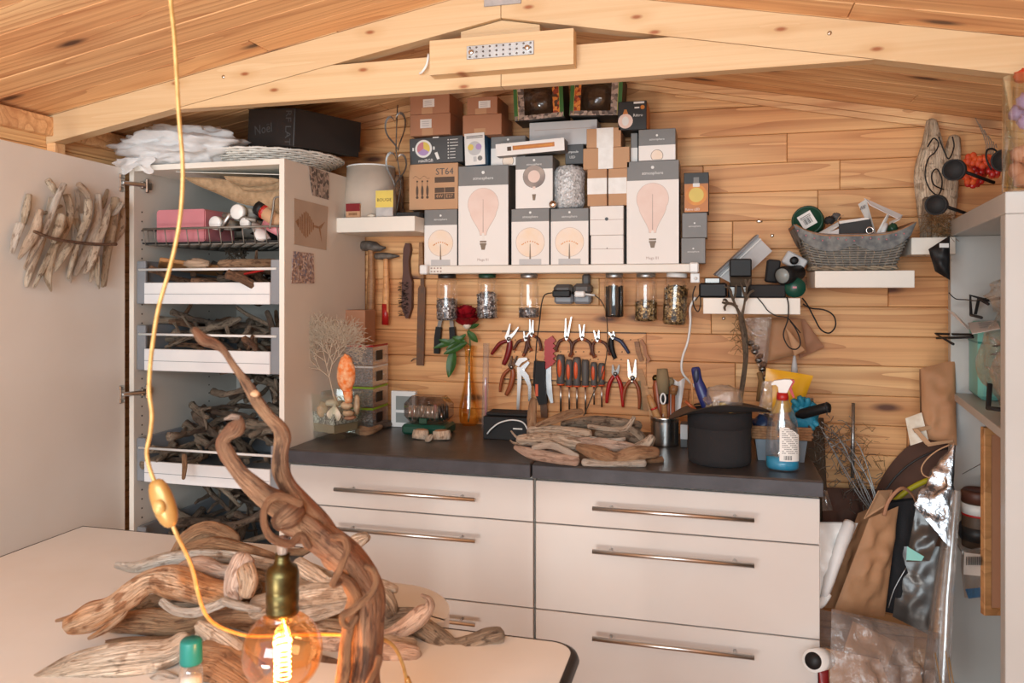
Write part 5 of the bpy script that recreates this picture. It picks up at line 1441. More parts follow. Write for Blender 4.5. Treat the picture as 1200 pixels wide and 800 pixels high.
bg = inhat(847, 466, 0)
m = MB().blob(bg + V((0, 0, -.004)), (.056, .045, .042), .24, 2.3, 8, 26, 18)
single('plastic_bag', 'clear plastic bag of white foam cubes standing in the hat', 'bag', m, 'cellophane')
rs = random.Random(12)
for i in range(12):
    q = bg + V((rs.uniform(-.045, .05), rs.uniform(-.03, .03), rs.uniform(-.05, -.012)))
    single('foam_cube', 'small white foam cube inside the plastic bag in the hat', 'foam cube', MB().box(q, (.016, .016, .016), Euler((rs.random(), rs.random(), rs.random())).to_matrix(), .002), 'shell_white' if i % 3 else 'print_yellow', 'white foam cubes in the hat')
T = single('dry_stick', 'thin pale stick leaning out of the hat', 'stick', MB().tube([inhat(812, 477, -.02), inhat(811, 452, -.01), inhat(808, 440, -.01)], .0035, 6), 'frame_wood')
T = single('pencil', 'reddish wooden peg at the left rim inside the hat', 'peg', MB().tube([inhat(815, 480, -.03), inhat(803, 470, -.03)], .005, 8), 'orange_brown')
# white small box behind the hat
T, w_, h, _ = carton('small_box', 'small white and dark bottle box between tin can and hat', 797, 806, 487, 515, 'print_dark', CT, Yf=2.55, depth=.05)
pp = MB(); dec(pp, rect(-w_ / 2, h * .35, w_ / 2, h * .95), 1); part(T, 'label', pp, 'box_grey_light', local=True)
# ================================================================== right half of the worktop
# --- planter crate
ck = on(916, 540); CY = 2.46
x0c, x1c = at(884, 530, CY - .05).x, at(947, 530, CY - .05).x
cr = thing('planter_crate', 'grey blue planter crate with woven raffia rim behind the spray bottle', 'planter', ((x0c + x1c) / 2, CY, CT))
wd = (x1c - x0c) / 2
def quad_shell(zs, ws, ds):
    vs, fs = [], []
    for z, a_, b_ in zip(zs, ws, ds): vs += [V((-a_, -b_, z)), V((a_, -b_, z)), V((a_, b_, z)), V((-a_, b_, z))]
    for l in range(len(zs) - 1):
        for k in range(4): fs.append((l * 4 + k, l * 4 + (k + 1) % 4, l * 4 + 4 + (k + 1) % 4, l * 4 + 4 + k))
    fs.append((3, 2, 1, 0))
    return MB().add(vs, fs)
part(cr, 'tub', quad_shell([.001, .085, .085, .01], [wd * .86, wd * 1.0, wd * .96, wd * .82], [.045, .055, .051, .042]), 'crate_blue', local=True)
m = MB()
for k in range(5):
    z = .072 + k * .0075; a_ = wd + .006 + (.004 if k % 2 else 0); b_ = .062
    m.tube([(-a_, -b_, z), (a_, -b_, z + .001), (a_, b_, z), (-a_, b_, z)], .0048, 7, closed=True)
part(cr, 'raffia_rim', m, 'raffia', local=True, kind='stuff')
part(cr, 'strap', MB().tube(spl([(-.012, -.075, .098), (-.005, -.078, .118), (.012, -.078, .125), (.03, -.078, .112), (.036, -.078, .085), (.03, -.076, .06)], 4), .007, 8, flat=.5), 'grey_rubber', 'grey hanging strap', local=True)
cw = mat_of(cr)
m = MB().blob(cw @ V((-wd * .62, 0, .098)), (.034, .035, .032), .35, 2.5, 3); single('cloth', 'crumpled blue cloth in the left end of the planter crate', 'cloth', m, 'blue_dark')
# yellow packet
Yp = 2.54
corn = [at(898, 431, Yp), at(953, 440, Yp + .01), at(938, 481, Yp), at(892, 486, Yp - .01)]
def sheet4(c4_, th_=.004, puff=.012, seed=0, nu=14, nv=14, amp=.006):
    def fn(sg):
        def f(u, v):
            p = (c4_[0] * (1 - u) + c4_[1] * u) * v + (c4_[3] * (1 - u) + c4_[2] * u) * (1 - v)
            nn = (c4_[1] - c4_[0]).cross(c4_[0] - c4_[3]).normalized()
            e = (math.sin(math.pi * u) * math.sin(math.pi * v)) ** .5
            return p + nn * sg * (th_ / 2 + puff * e) + nn * noise.noise(p * 30 + V((seed, 0, 0))) * amp * e
        return f
    m = MB(); m.grid(fn(1), nu, nv); g2 = fn(-1); m.grid(lambda u, v: g2(1 - u, v), nu, nv)
    return m
m = sheet4(corn, puff=.012, seed=2)
yb = single('packet', 'crumpled bright yellow packet behind the spray bottle', 'packet', m, 'yellow_bag')
part(yb, 'clear_edge', sheet4([at(893, 447, Yp - .02), at(905, 446, Yp - .025), at(905, 487, Yp - .02), at(888, 490, Yp - .02)], puff=.006, seed=4, nu=6), 'cellophane')
# rubber glove
gc = at(943, 486, 2.47)
gl = thing('rubber_glove', 'blue rubber glove bundle with spread fingers in the planter crate', 'glove', gc + V((0, 0, -.03)))
m = MB().blob(gc, (.042, .03, .050), .25, 2.2, 5); part(gl, 'palm', m, 'glove_blue')
for k, (px, py) in enumerate(((928, 468), (936, 464), (946, 466), (952, 504), (958, 499), (930, 478))):
    t_ = at(px, py, 2.445); part(gl, 'finger', MB().tube(spl([gc + (t_ - gc) * .4, gc + (t_ - gc) * .75 + V((.003, -.004, 0)), t_], 4), [.010, .010, .010, .0095, .009, .009, .0085, .008, .006], 8), 'glove_blue')
T = thing('rubber_grip', 'black rubber tool grip resting across the blue glove', 'grip', at(957, 482, 2.42))
part(T, 'grip', MB().tube([at(935, 486, 2.44), at(940, 485, 2.425), at(966, 478, 2.40), at(971, 477, 2.395), at(973, 477, 2.393)], [.010, .0155, .0150, .0150, .010], 14), 'black_plastic')
part(T, 'end_cap', MB().tube([at(969, 477.5, 2.397), at(971, 477, 2.395)], .0158, 14), 'black_matt')
single('rod', 'thin grey rod standing against the wall behind the crate', 'rod', MB().tube([at(952, 512, 2.6), at(951.5, 466, 2.62)], .0045, 8), 'zinc')
single('nozzle', 'pale cone shaped nozzle hanging under the kraft paper bag', 'nozzle', MB().lathe([(.012, at(931, 441, 2.72).z), (.009, at(931, 428, 2.72).z), (.0035, at(931, 416, 2.72).z), (0, at(931, 415, 2.72).z)], 14, (at(931, 440, 2.72).x, 2.72, 0)), 'box_grey_light')
# --- spray bottle
p = on(917, 550); s_ = mpp(917, p.y)
sb = thing('spray_bottle', 'clear spray bottle with blue liquid, red collar and white trigger head', 'bottle', (p.x, p.y, CT), R(-6))
rx, ry, hb = 19 * s_, 13 * s_, at(917, 467, p.y).z - CT
def oval(prof, n=32):
    m = MB(); m.lathe([(r, z) for r, z in prof], n); m.v = [V((q.x, q.y * (ry / rx if q.z < hb * .8 else max(ry / rx, 1 - (hb - q.z) / (hb * .2) * (1 - ry / rx))), q.z)) for q in m.v]; return m
part(sb, 'bottle', oval([(0, .0008), (rx * .9, .0008), (rx, .008), (rx, .06), (rx * .97, .10), (rx * .86, .14), (rx * .66, .165), (rx * .46, .182), (rx * .36, hb - .003), (rx * .36, hb)]), 'bottle_pet', local=True)
part(sb, 'liquid', oval([(0, .003), (rx * .86, .003), (rx * .955, .010), (rx * .955, .036), (0, .036)]), 'cyan_liquid', 'blue liquid', local=True)
part(sb, 'dip_tube', MB().tube([(0, 0, hb), (-.004, 0, .01)], .0025, 8), 'white_plastic', local=True)
part(sb, 'collar', MB().lathe([(0, hb - .004), (.0165, hb - .004), (.0165, hb + .006), (.0145, hb + .018), (0, hb + .018)], 24), 'red_plastic', 'red screw collar', local=True)
m = MB().prism([(-.030, hb + .043), (-.022, hb + .051), (.006, hb + .056), (.022, hb + .056), (.027, hb + .05), (.018, hb + .032), (.012, hb + .018), (-.010, hb + .018), (-.012, hb + .034), (-.018, hb + .040), (-.028, hb + .038)], -.010, .010)
part(sb, 'spray_head', m, 'white_plastic', local=True)
m = MB().prism([(.020, hb + .057), (.030, hb + .056), (.033, hb + .050), (.024, hb + .034), (.033, hb + .006), (.028, hb + .004), (.016, hb + .030), (.024, hb + .048)], -.006, .006)
part(sb, 'trigger', m, 'red_plastic', local=True)
lb = MB().grid(lambda u, v: V((lambda a, z: ((rx + .0006) * math.sin(a), -(ry + .0006) * math.cos(a), z))(-.15 + u * 1.35, .030 + v * .095 * (1 - .35 * max(0, u - .35) * (v > .55)))), 14, 6)
lo = part(sb, 'label', lb, 'print_white', 'white text label', local=True)
def lab_pt(a, z, e=.0011): return V(((rx + e) * math.sin(a), -(ry + e) * math.cos(a), z))
m = MB()
for i in range(13):
    z = .118 - i * .0055
    for j in range(9):
        if (i * 7 + j * 3) % 5: a0 = .0 + j * .115; m.add([lab_pt(a0, z), lab_pt(a0 + .09, z), lab_pt(a0 + .09, z + .0022), lab_pt(a0, z + .0022)], [(0, 1, 2, 3)])
for j in range(10): a0 = .1 + j * .05; m.add([lab_pt(a0, .034), lab_pt(a0 + (.02 + .012 * (j % 3)), .034), lab_pt(a0 + (.02 + .012 * (j % 3)), .046), lab_pt(a0, .046)], [(0, 1, 2, 3)])
part(lo, 'fine_print', m, 'print_grey', local=True, kind='stuff')
# --- dark wood board and branch behind
single('wood_board', 'dark brown board leaning on the wall behind the crate', 'board', MB().bar((at(955, 520, 2.72).x, 2.70, CT - .25), at(951, 489, 2.755), .075, .02, .002, (0, 1, 0)), 'felt_brown')
T = thing('twig_tree', 'tall forked grey twig standing before the small device shelf', 'branch', at(866, 478, 2.55))
Yt = 2.53
def tw(pts, r, n=8, seed=0):
    S_ = spl([(*q, rr) for q, rr in zip(pts, r)], 5); return MB().tube([at(x, y, Yt) for x, y, _ in S_], [max(q[2], .35) * mpp(866, Yt) for q in S_], n, amp=.2, seed=seed, freq=40)
part(T, 'stem', tw([(866, 482), (870, 450), (874, 420), (873, 398), (871, 385), (868, 368)], [2.6, 2.8, 3, 3.6, 3.4, 3], seed=1), 'twig_grey')
for i, pts in enumerate(([(869, 372), (862, 358), (857, 345), (853, 334)], [(869, 372), (872, 358), (874, 346), (876, 336)], [(864, 360), (858, 356), (850, 355), (846, 354)], [(873, 352), (877, 346), (880, 342), (884, 340)], [(857, 345), (855, 338), (849, 336)], [(873, 347), (870, 338), (868, 331)], [(874, 340), (877, 333), (879, 327)], [(853, 355), (850, 351), (847, 352)], [(860, 350), (862, 342), (863, 333)], [(852, 356), (849, 360), (850, 364)], [(876, 338), (874, 330), (873, 327)])):
    part(T, 'branch', tw(pts, [2.4 - .15 * i] + [1.5] * (len(pts) - 2) + [1.0], 6, i + 3), 'twig_grey')
# --- dried bouquet and kraft bag under the small shelf
T = thing('dried_bouquet', 'dried flower bouquet hanging in clear cone wrap under the device shelf', 'dried flowers', at(880, 405, 2.70))
m = MB(); rs = random.Random(21)
for i in range(130):
    a_ = at(rs.uniform(861, 886), rs.uniform(371, 412), 2.70 + rs.uniform(-.04, .04)); d = V((rs.uniform(-1, 1), rs.uniform(-1, 1), rs.uniform(-1, 1))).normalized()
    m.tube([a_, a_ + d * .018, a_ + d * .030 + V((0, 0, -.006))], .0009, 3, cap=False)
part(T, 'dry_heads', m, 'straw', kind='stuff')
for i in range(9):
    q = at(880 + i * 2.2 + (i % 2) * 4, 402 + i * 5, 2.68); part(T, 'cone_scale', MB().blob(q, (.011, .010, .009), .3, 2, i), 'rusty' if i % 2 else 'steel_dark')
m = MB().tube(spl([at(888, 372, 2.68), at(890, 400, 2.68), at(893, 425, 2.69), at(892, 440, 2.70)], 4), [.046, .045, .042, .038, .034, .030, .026, .022, .018, .014, .010, .008, .006], 14, cap=False, flat=.45)
part(T, 'clear_wrap', m, 'cellophane')
part(T, 'stems', MB().tube([at(890, 436, 2.70), at(893, 446, 2.70), at(888, 470, 2.70)], [.010, .012, .006], 8), 'straw')
m = sheet4([at(900, 373, 2.73), at(938, 374, 2.73), at(945, 413, 2.72), at(897, 424, 2.71)], puff=.020, seed=3, amp=.014)
kb = single('kraft_bag', 'crumpled light kraft bag hanging below the device shelf', 'paper bag', m, 'kraft')
m = sheet4([at(926, 372, 2.765), at(943, 374, 2.765), at(966, 406, 2.765), at(937, 420, 2.765)], puff=.012, seed=9, amp=.012)
single('kraft_bag', 'darker folded kraft bag sticking out at the right under the device shelf', 'paper bag', m, 'card_dark')
m = sheet4([at(921, 384, 2.66), at(927, 390, 2.66), at(943, 410, 2.66), at(931, 417, 2.66)], puff=.006, seed=5)
part(kb, 'flap', m, 'card', 'lighter folded flap')

# ================================================================== small device shelf
z2 = FS2[1] + .0006
def dev(name, label, x0, y0, x1, y1, Y, dp, mat, cat, b=.004, z=None, rot=None, group=None):
    a_, c_ = at(x0, (y0 + y1) / 2, Y), at(x1, (y0 + y1) / 2, Y); xm = (x0 + x1) / 2
    za, zb_ = at(xm, y1, Y).z, at(xm, y0, Y).z
    if z is not None: zb_ += z - za; za = z
    m = MB().box((0, 0, 0), (c_.x - a_.x, dp, zb_ - za), None, b)
    T = thing(name, label, cat, ((a_.x + c_.x) / 2, Y + dp / 2, (za + zb_) / 2), Euler((0, R(rot), 0)) if rot else 0, group)
    part(T, 'body', m, mat, local=True)
    return T
T = dev('charger', 'black battery charger with grey block at the left shelf end', 819, 331, 852, 348.5, 2.59, .10, 'black_plastic', 'charger', .006, z2)
part(T, 'slot_block', bx((-.002, -.002, .030), (.05, .06, .022), .003), 'steel_dark', local=True)
T = dev('wood_block', 'upright wooden block carrying the black battery', 855, 318, 881, 348.5, 2.66, .07, 'felt_brown', 'block', .002, z2)
dev('battery', 'black power tool battery standing on a wooden block', 855, 303, 881, 324, 2.60, .055, 'black_plastic', 'battery', .004, None)
for i in range(4): pass
dev('charger', 'long black charger box in the middle of the device shelf', 878, 333, 921, 348.5, 2.60, .09, 'black_matt', 'charger', .004, z2)
T = dev('charger', 'flat dark box lying behind the twig on the device shelf', 853, 335, 877, 348.5, 2.61, .03, 'black_plastic', 'charger', .003, z2)
for k in range(2): part(T, 'slot', bx((-.018 + k * .036, -.0155, 0), (.012, .002, .03)), 'steel_dark', local=True)
q = at(932, 340, 2.60)
T = thing('winder', 'dark green rounded cable winder with red mark at the shelf end', 'winder', (q.x, 2.62, z2))
part(T, 'body', MB().lathe([(0, -.02), (.028, -.02), (.032, -.012), (.032, .02), (0, .02)], 20, (q.x, 2.62, z2 + .0325), Matrix.Rotation(R(90), 3, 'X')), 'green_lid')
part(T, 'mark', bx((q.x - .002, 2.5985, z2 + .033), (.012, .002, .006)), 'pink_box')
T = thing('torch', 'black torch with round lens lying on the green winder and chargers', 'torch', at(922, 322, 2.6))
qa, qb = at(917, 323, 2.575), at(936, 319, 2.66)
part(T, 'body', MB().tube([qa, qa.lerp(qb, .3), qa.lerp(qb, .5), qb, qb + (qb - qa) * .05], [.029, .030, .026, .024, .016], 20), 'black_plastic')
dv = (qb - qa).normalized(); part(T, 'lens', MB().lathe([(0, 0), (.0235, 0), (.0235, .002), (0, .003)], 20, qa - dv * .0005, dv.to_track_quat('-Z', 'Y').to_matrix()), 'lcd')
T = dev('power_socket', 'pale grey socket with black plug leaning behind the torch', 918, 298, 945, 314, 2.655, .03, 'box_grey_light', 'socket', .004, None, 30)
part(T, 'plug', MB().lathe([(0, 0), (.013, 0), (.013, .02), (.008, .024), (0, .024)], 16, (-.004, -.016, .0), Matrix.Rotation(R(90), 3, 'X')), 'black_plastic', local=True)
dev('adapter', 'black power adapter standing left of the torch', 898, 304, 914, 331, 2.66, .05, 'black_matt', 'adapter', .005, None, 6)
# leaning white/grey profile
P1, P2, P3, P4 = at(838, 322, 2.66), at(887, 276, 2.70), at(905, 294, 2.70), at(862, 334, 2.66)
T = thing('metal_profile', 'white folded metal profile leaning diagonally behind the black battery', 'profile', (P1 + P4) / 2)
nn = (P2 - P1).cross(P4 - P1).normalized()
m = MB(); vs = [P1, P2, P3, P4]; m.add([q for q in vs] + [q + V((0, .004, 0)) for q in vs], [(0, 3, 2, 1), (4, 5, 6, 7), (0, 1, 5, 4), (1, 2, 6, 5), (2, 3, 7, 6), (3, 0, 4, 7)])
part(T, 'web', m, 'box_grey_light')
part(T, 'flange', MB().bar(P1 + V((0, -.012, 0)), P2 + V((0, -.012, 0)), .028, .006), 'drawer_grey'); part(T, 'flange', MB().bar(P1.lerp(P4, .22) + V((0, -.004, 0)), P2.lerp(P3, .22) + V((0, -.004, 0)), .010, .005), 'white_plastic')
cable('black cable loop hanging at the left end of the device shelf', [at(x, y, 2.60) for x, y in ((815, 335), (812, 345), (813, 358), (818, 365), (821, 356), (820, 346), (815, 352))], .0022, 'black_plastic')
cable('thin dark cable hanging in front of the device shelf onto the kraft bag', [at(x, y, 2.568) for x, y in ((887, 348), (894, 356), (900, 364), (910, 370), (922, 372), (930, 380), (938, 390))], .0016, 'black_plastic')
cable('black cable dropping over the shelf front and looping on the kraft bag', [at(x, y, 2.565) for x, y in ((922, 348), (924, 358), (923, 375), (918, 392), (924, 406), (933, 409), (938, 402), (934, 388), (926, 376))], .0022, 'black_plastic')
cable('black cable loop hanging on the pine wall right of the device shelf', [at(x, y, 2.74) for x, y in ((940, 349), (946, 357), (954, 372), (962, 386), (972, 390), (979, 382), (977, 370), (966, 363), (950, 361), (941, 356))], .0024, 'black_plastic')
# wall marks
for px, py, lab in ((890, 259, 'white dab of filler on a knot in the pine wall'), (905, 276, 'bright screw head on a dark knot in the pine wall'), (848, 373, 'round pale metal screw boss below the device shelf')):
    q = at(px, py, 2.797); m = MB().blob(q, (.011 if px == 890 else .006, .004, .006), .2, 2, px); single('wall_screw', lab, 'screw', m, 'steel_bright')

# ================================================================== wicker basket on its shelf
z3 = FS3[1] + .0006
B0, B1 = at(955, 312, 2.60).x, at(1048, 312, 2.60).x; T0, T1 = at(933, 266, 2.59).x, at(1070, 266, 2.59).x
hz = at(1000, 276, 2.59).z - z3
wk = thing('wicker_basket', 'grey woven wicker basket with checked cloth lining on the right shelf', 'basket', ((B0 + B1) / 2, 2.68, z3))
def bk(u, v, e=0.0):   # u round, v up
    per = u * 4
    k, f = int(per) % 4, per - int(per)
    cs = [(-1, -1), (1, -1), (1, 1), (-1, 1)]
    a_, b_ = cs[k], cs[(k + 1) % 4]
    sx, sy = a_[0] + (b_[0] - a_[0]) * f, a_[1] + (b_[1] - a_[1]) * f
    cx0 = (B0 + B1) / 2 * (1 - v) + (T0 + T1) / 2 * v; hx = (B1 - B0) / 2 * (1 - v) + (T1 - T0) / 2 * v; hy = .075 + .018 * v
    return V((cx0 + sx * (hx + e), 2.68 + sy * (hy + e), z3 + .006 + (hz - .006) * v + .034 * v * (abs(sx) ** 4)))
m = MB()
for i in range(15):
    v = i / 14.5
    m.tube([bk(j / 96, v, .0022 * (1 if (j + i) % 2 else -1)) for j in range(96)], .0036, 5, closed=True)
part(wk, 'weave', m, 'wicker_grey', kind='stuff')
m = MB()
for j in range(48): m.tube([bk((j + .5) / 48, v) for v in (0, .5, .97)], .0022, 4)
part(wk, 'stakes', m, 'wicker_tan', kind='stuff')
m = MB()
for ph in (0, 3.14): m.tube([bk(j / 120, .02, .004 + .0035 * math.sin(j * .7 + ph)) + V((0, 0, .004 * math.cos(j * .7 + ph))) for j in range(120)], .004, 5, closed=True)
part(wk, 'plaited_foot', m, 'wicker_tan')
m = MB(); m.tube([bk(j / 80, 1.0, .002) for j in range(80)], .006, 6, closed=True); part(wk, 'rim', m, 'raffia')
m = MB().grid(lambda u, v: bk(u * .999, 1.02 - v * (.30 + .22 * abs(math.sin(u * 12.57 * 2))), .0075) + V((0, 0, .002)), 96, 4); part(wk, 'cloth_lining', m, 'cloth_check', 'checked grey cloth folded over the rim')
part(wk, 'base', MB().box(((B0 + B1) / 2, 2.68, z3 + .006), (B1 - B0, .14, .008)), 'wicker_tan')
m = MB()
for px in range(940, 1066, 9): m.blob(bk(.25 * (px - 936) / 134, .93 - .03 * (px % 4), .011), (.0026, .002, .0026), .2, nu=6, nv=4)
part(wk, 'red_dots', m, 'pink_box', kind='stuff')
m = MB().tube([at(1019, 270, 2.578) + V((.010 * math.cos(k * .52), -.004, .010 * math.sin(k * .52))) for k in range(12)], .0022, 6, closed=True); part(wk, 'ring', m, 'steel_bright')
zin = z3 + .03
BKG = 'odds and ends in the wicker basket'
q = at(946, 258, 2.66); dv = V((-.25, -1, .15)).normalized(); rt = dv.to_track_quat('Z', 'Y').to_matrix()
T = thing('round_tin', 'dark round tin with white barcode label standing in the wicker basket', 'tin', q)
part(T, 'tin', MB().lathe([(0, -.05), (.048, -.05), (.050, -.047), (.050, -.004), (.047, 0), (.044, .001), (.043, -.003), (0, -.003)], 28, q, rt), 'green_dark')
lb = MB().box(q + rt @ V((0, 0, .0035)), (.046, .048, .001), rt @ Matrix.Rotation(R(30), 3, 'Z')); lo = part(T, 'label', lb, 'print_white')
m = MB(); r3 = rt @ Matrix.Rotation(R(30), 3, 'Z')
for i in range(8): m.box(q + rt @ V((0, 0, .0045)) + r3 @ V((-.012 + i * .0034, -.004, 0)), (.0010 + .0008 * (i % 3), .020, .0006), r3)
for i in range(2): m.box(q + rt @ V((0, 0, .0045)) + r3 @ V((0, .014 - i * .005, 0)), (.034, .0018, .0006), r3)
part(lo, 'barcode', m, 'print_black', kind='stuff')
def plate(p4, th_=.003): 
    a_, b_, c_, d_ = [V(q) for q in p4]; n_ = (b_ - a_).cross(d_ - a_).normalized() * th_
    return MB().add([a_, b_, c_, d_, a_ + n_, b_ + n_, c_ + n_, d_ + n_], [(0, 1, 2, 3), (7, 6, 5, 4), (0, 4, 5, 1), (1, 5, 6, 2), (2, 6, 7, 3), (3, 7, 4, 0)])
single('paper', 'white paper sheet fanned left in the wicker basket', 'paper', plate([at(953, 276, 2.64), at(982, 260, 2.65), at(983, 264, 2.63), at(960, 279, 2.62)]), 'print_white', BKG)
single('paper', 'white envelope lying low beside the round tin in the basket', 'paper', plate([at(957, 277, 2.62), at(983, 268, 2.62), at(983, 282, 2.61), at(955, 282, 2.61)]), 'paper_white', BKG)
nb = single('notebook', 'black notebook with white page edge standing in the wicker basket', 'notebook', plate([at(983, 262, 2.63), at(1020, 256, 2.63), at(1026, 280, 2.62), at(984, 284, 2.62)], .012), 'print_black', BKG)
part(nb, 'pages', plate([at(983, 259, 2.632), at(1016, 254.5, 2.632), at(1019, 256.5, 2.628), at(984, 262, 2.628)], .010), 'print_white')
T = thing('card_frame', 'bent white card strip standing as a triangle in the wicker basket', 'card', at(1020, 265, 2.66), 0, BKG)
part(T, 'strip', plate([at(1006, 239, 2.64), at(1015, 233, 2.66), at(1027, 275, 2.66), at(1024, 276, 2.64)], .002), 'print_white')
part(T, 'strip', plate([at(1013, 232, 2.66), at(1058, 252, 2.66), at(1052, 256, 2.64), at(1020, 240, 2.64)], .002), 'paper_white')
part(T, 'strip', plate([at(1042, 260, 2.66), at(1057, 253, 2.66), at(1054, 257, 2.64), at(1042, 263, 2.64)], .002), 'paper_white')
m = MB()
for i in range(3): m.bar(at(1008.5 + i * 2.2, 246 - i * .9, 2.638), at(1009.5 + i * 2.2, 241.5 - i * .9, 2.638), .001, .003)
part(T, 'print', m, 'print_grey', kind='stuff')
single('paper_strip', 'pale folded paper strip standing right in the wicker basket', 'paper', plate([at(1040, 251, 2.63), at(1042, 252, 2.64), at(1031, 278, 2.63), at(1026, 276, 2.62)], .002), 'tape_white', BKG)
single('tube', 'white rolled tube lying right in the wicker basket', 'tube', MB().tube([at(1038, 262, 2.63), at(1033, 276, 2.62)], .008, 10), 'white_plastic', BKG)
single('glass_stopper', 'dark glass knob at the right in the wicker basket', 'stopper', MB().blob(at(1046, 268, 2.64), (.016, .016, .018), .2), 'green_dark', BKG)
single('dark_ball', 'small dark berry cluster between tin and notebook in the basket', 'ball', MB().blob(at(972, 258, 2.64), (.016, .014, .012), .4, 3, 2), 'black_matt', BKG)
single('dark_ball', 'purple grey berry cluster touching the notebook in the basket', 'ball', MB().blob(at(980, 254, 2.65), (.013, .012, .012), .4, 3, 5), 'grey_rubber', BKG)
single('thread', 'thin pale thread curling above the notebook in the basket', 'thread', MB().tube(spl([at(981, 259, 2.64), at(984, 254, 2.64), at(989, 252, 2.64)], 4), .0014, 5), 'card')

# ================================================================== driftwood, garden lamps, bag behind the shelf unit
zs4 = FS4[1] + .0006
T = thing('driftwood_slab', 'tall weathered driftwood slab wound with wire on the far right shelf', 'driftwood', (*at(1098, 279, 2.72).xy, zs4))
rs = random.Random(3)
dw(T, [(1096, 280, 2.44), (1094, 240, 2.45), (1092, 200, 2.46), (1093, 165, 2.46), (1092, 143, 2.46)], [14, 17, 17, 11, 6], 'drift_bundle', 41, 6, 16, .25, 'slab', flat=.5)
dw(T, [(1110, 262, 2.42), (1112, 220, 2.44), (1116, 185, 2.45), (1118, 162, 2.45)], [10, 11, 9, 6], 'drift_bundle', 42, 5, 12, .3, 'spur', flat=.6)
dw(T, [(1083, 296, 2.41), (1085, 270, 2.42), (1086, 235, 2.43)], [5, 6, 5], 'drift_grey', 43, 5, 10, .3, 'spur')
part(T, 'wire', MB().tube(spl([atd(x, y, 2.38) for x, y in ((1087, 172), (1094, 162), (1100, 168), (1096, 178), (1088, 186), (1084, 205), (1090, 222), (1100, 228), (1104, 212), (1098, 198), (1092, 204), (1094, 216), (1106, 222))], 5), .0022, 5), 'black_plastic')
part(T, 'wire', MB().tube(spl([atd(x, y, 2.375) for x, y in ((1100, 160), (1106, 176), (1112, 186), (1118, 172), (1116, 160))], 5), .0022, 5), 'black_plastic')
m = MB()
for i in range(160):
    a_ = atd(rs.uniform(1084, 1118), rs.uniform(252, 277), 2.40 + rs.uniform(-.05, .05)); d = V((rs.uniform(-1, 1), rs.uniform(-1, 1), rs.uniform(-.6, .6))).normalized() * .03
    m.tube([a_ - d, a_ + V((0, 0, .006)), a_ + d], .0009, 3, cap=False)
single('straw_tuft', 'tuft of dry straw at the foot of the driftwood slab', 'straw', m, 'straw', kind='stuff')

# ================================================================== white shelf unit on the right
UR = R(-6.8)
un = thing('shelf_unit', 'white open shelf unit against the right wall', 'shelf unit', (.688, 2.29, 0), UR)
L_, Dp, Hh, pt = .80, .285, 1.635, .048
ux0 = -.035
def ub(name, c_, s_, b_=.0015): return part(un, name, bx(c_, s_, b_), 'unit_white', local=True)
ub('top_panel', (ux0 + Dp / 2, 0, Hh - pt / 2), (Dp, L_, pt))
ub('end_panel', (ux0 + Dp / 2, -L_ / 2 + pt / 2, (Hh - pt) / 2), (Dp, pt, Hh - pt - .001))
ub('end_panel', (ux0 + Dp / 2, L_ / 2 - pt / 2, (Hh - pt) / 2), (Dp, pt, Hh - pt - .001))
ub('back_panel', (ux0 + Dp - .006, 0, (Hh - pt) / 2), (.01, L_ - 2 * pt - .002, Hh - pt - .002))
UZ = 1.105
ub('shelf', (ux0 + Dp / 2 - .008, 0, UZ - .012), (Dp - .03, L_ - 2 * pt - .002, .022))
ub('shelf', (ux0 + Dp / 2 - .008, 0, .20), (Dp - .03, L_ - 2 * pt - .002, .022))
ub('bottom_panel', (ux0 + Dp / 2, 0, .03), (Dp, L_ - 2 * pt - .002, .05))
UM = mat_of(un); UI = UM.inverted()
def un_at(px, py, lx):          # point on the unit's plane local x = lx
    o_, d_ = UI @ V((0, 0, CAM_Z)), (UI.to_3x3() @ ray(px, py)); k = (lx - o_.x) / d_.x
    return UM @ (o_ + d_ * k)
# upper compartment: teal box, clear bags with lamp stands, papers, black wire stands
q0, q1 = un_at(1119, 468, .03), un_at(1141, 470, .03)
c_ = UM @ V((.085, .255, UZ + .112))
T = thing('storage_box', 'pale teal plastic box standing at the back of the upper compartment', 'box', (c_.x, c_.y, UZ), UR)
part(T, 'body', bx((0, 0, .112), (.15, .16, .222), .012), 'teal_box', local=True)
part(T, 'lid_line', bx((-.0005, 0, .165), (.152, .162, .005), .001), 'teal_cap', local=True)
UBG = 'clear bags of metal parts in the shelf unit'
for i, (ly, lz_, rx_, ry_, rz_, lab) in enumerate(((.06, UZ + .128, .09, .085, .125, 'crinkled clear bag of metal parts next to the teal box'), (-.12, UZ + .108, .09, .085, .105, 'crinkled clear bag of dark metal clips at the near shelf end'), (-.02, UZ + .300, .08, .11, .055, 'clear bag with tan paper lying over the metal parts bags'))):
    q = UM @ V((.085, ly, lz_))
    b_ = single('clear_bag', lab, 'bag', MB().blob(q, (rx_, ry_, rz_), .22, 2.4, i + 5, 28, 18), 'cellophane', UBG)
    rs = random.Random(i + 40)
    for k in range(14 if i < 2 else 6):
        a_ = q + V((rs.uniform(-.55, .5) * rx_, rs.uniform(-.6, .6) * ry_, rs.uniform(-.6, .6) * rz_)); d = V((rs.uniform(-1, 1), rs.uniform(-1, 1), rs.uniform(-1, 1))).normalized() * rs.uniform(.02, .04)
        part(b_, 'metal_strip' if i < 2 else 'folded_paper', MB().bar(a_ - d, a_ + d, rs.uniform(.012, .03), .002 if k % 3 else .008, .0005), (('black_plastic', 'steel_bright', 'steel_dark', 'zinc', 'pink_box' if k == 6 else 'black_matt')[k % 5]) if i < 2 else ('kraft', 'card')[k % 2])
T = thing('leaflet', 'printed white leaflet spread open above the clear bags', 'leaflet', un_at(1137, 383, .0))
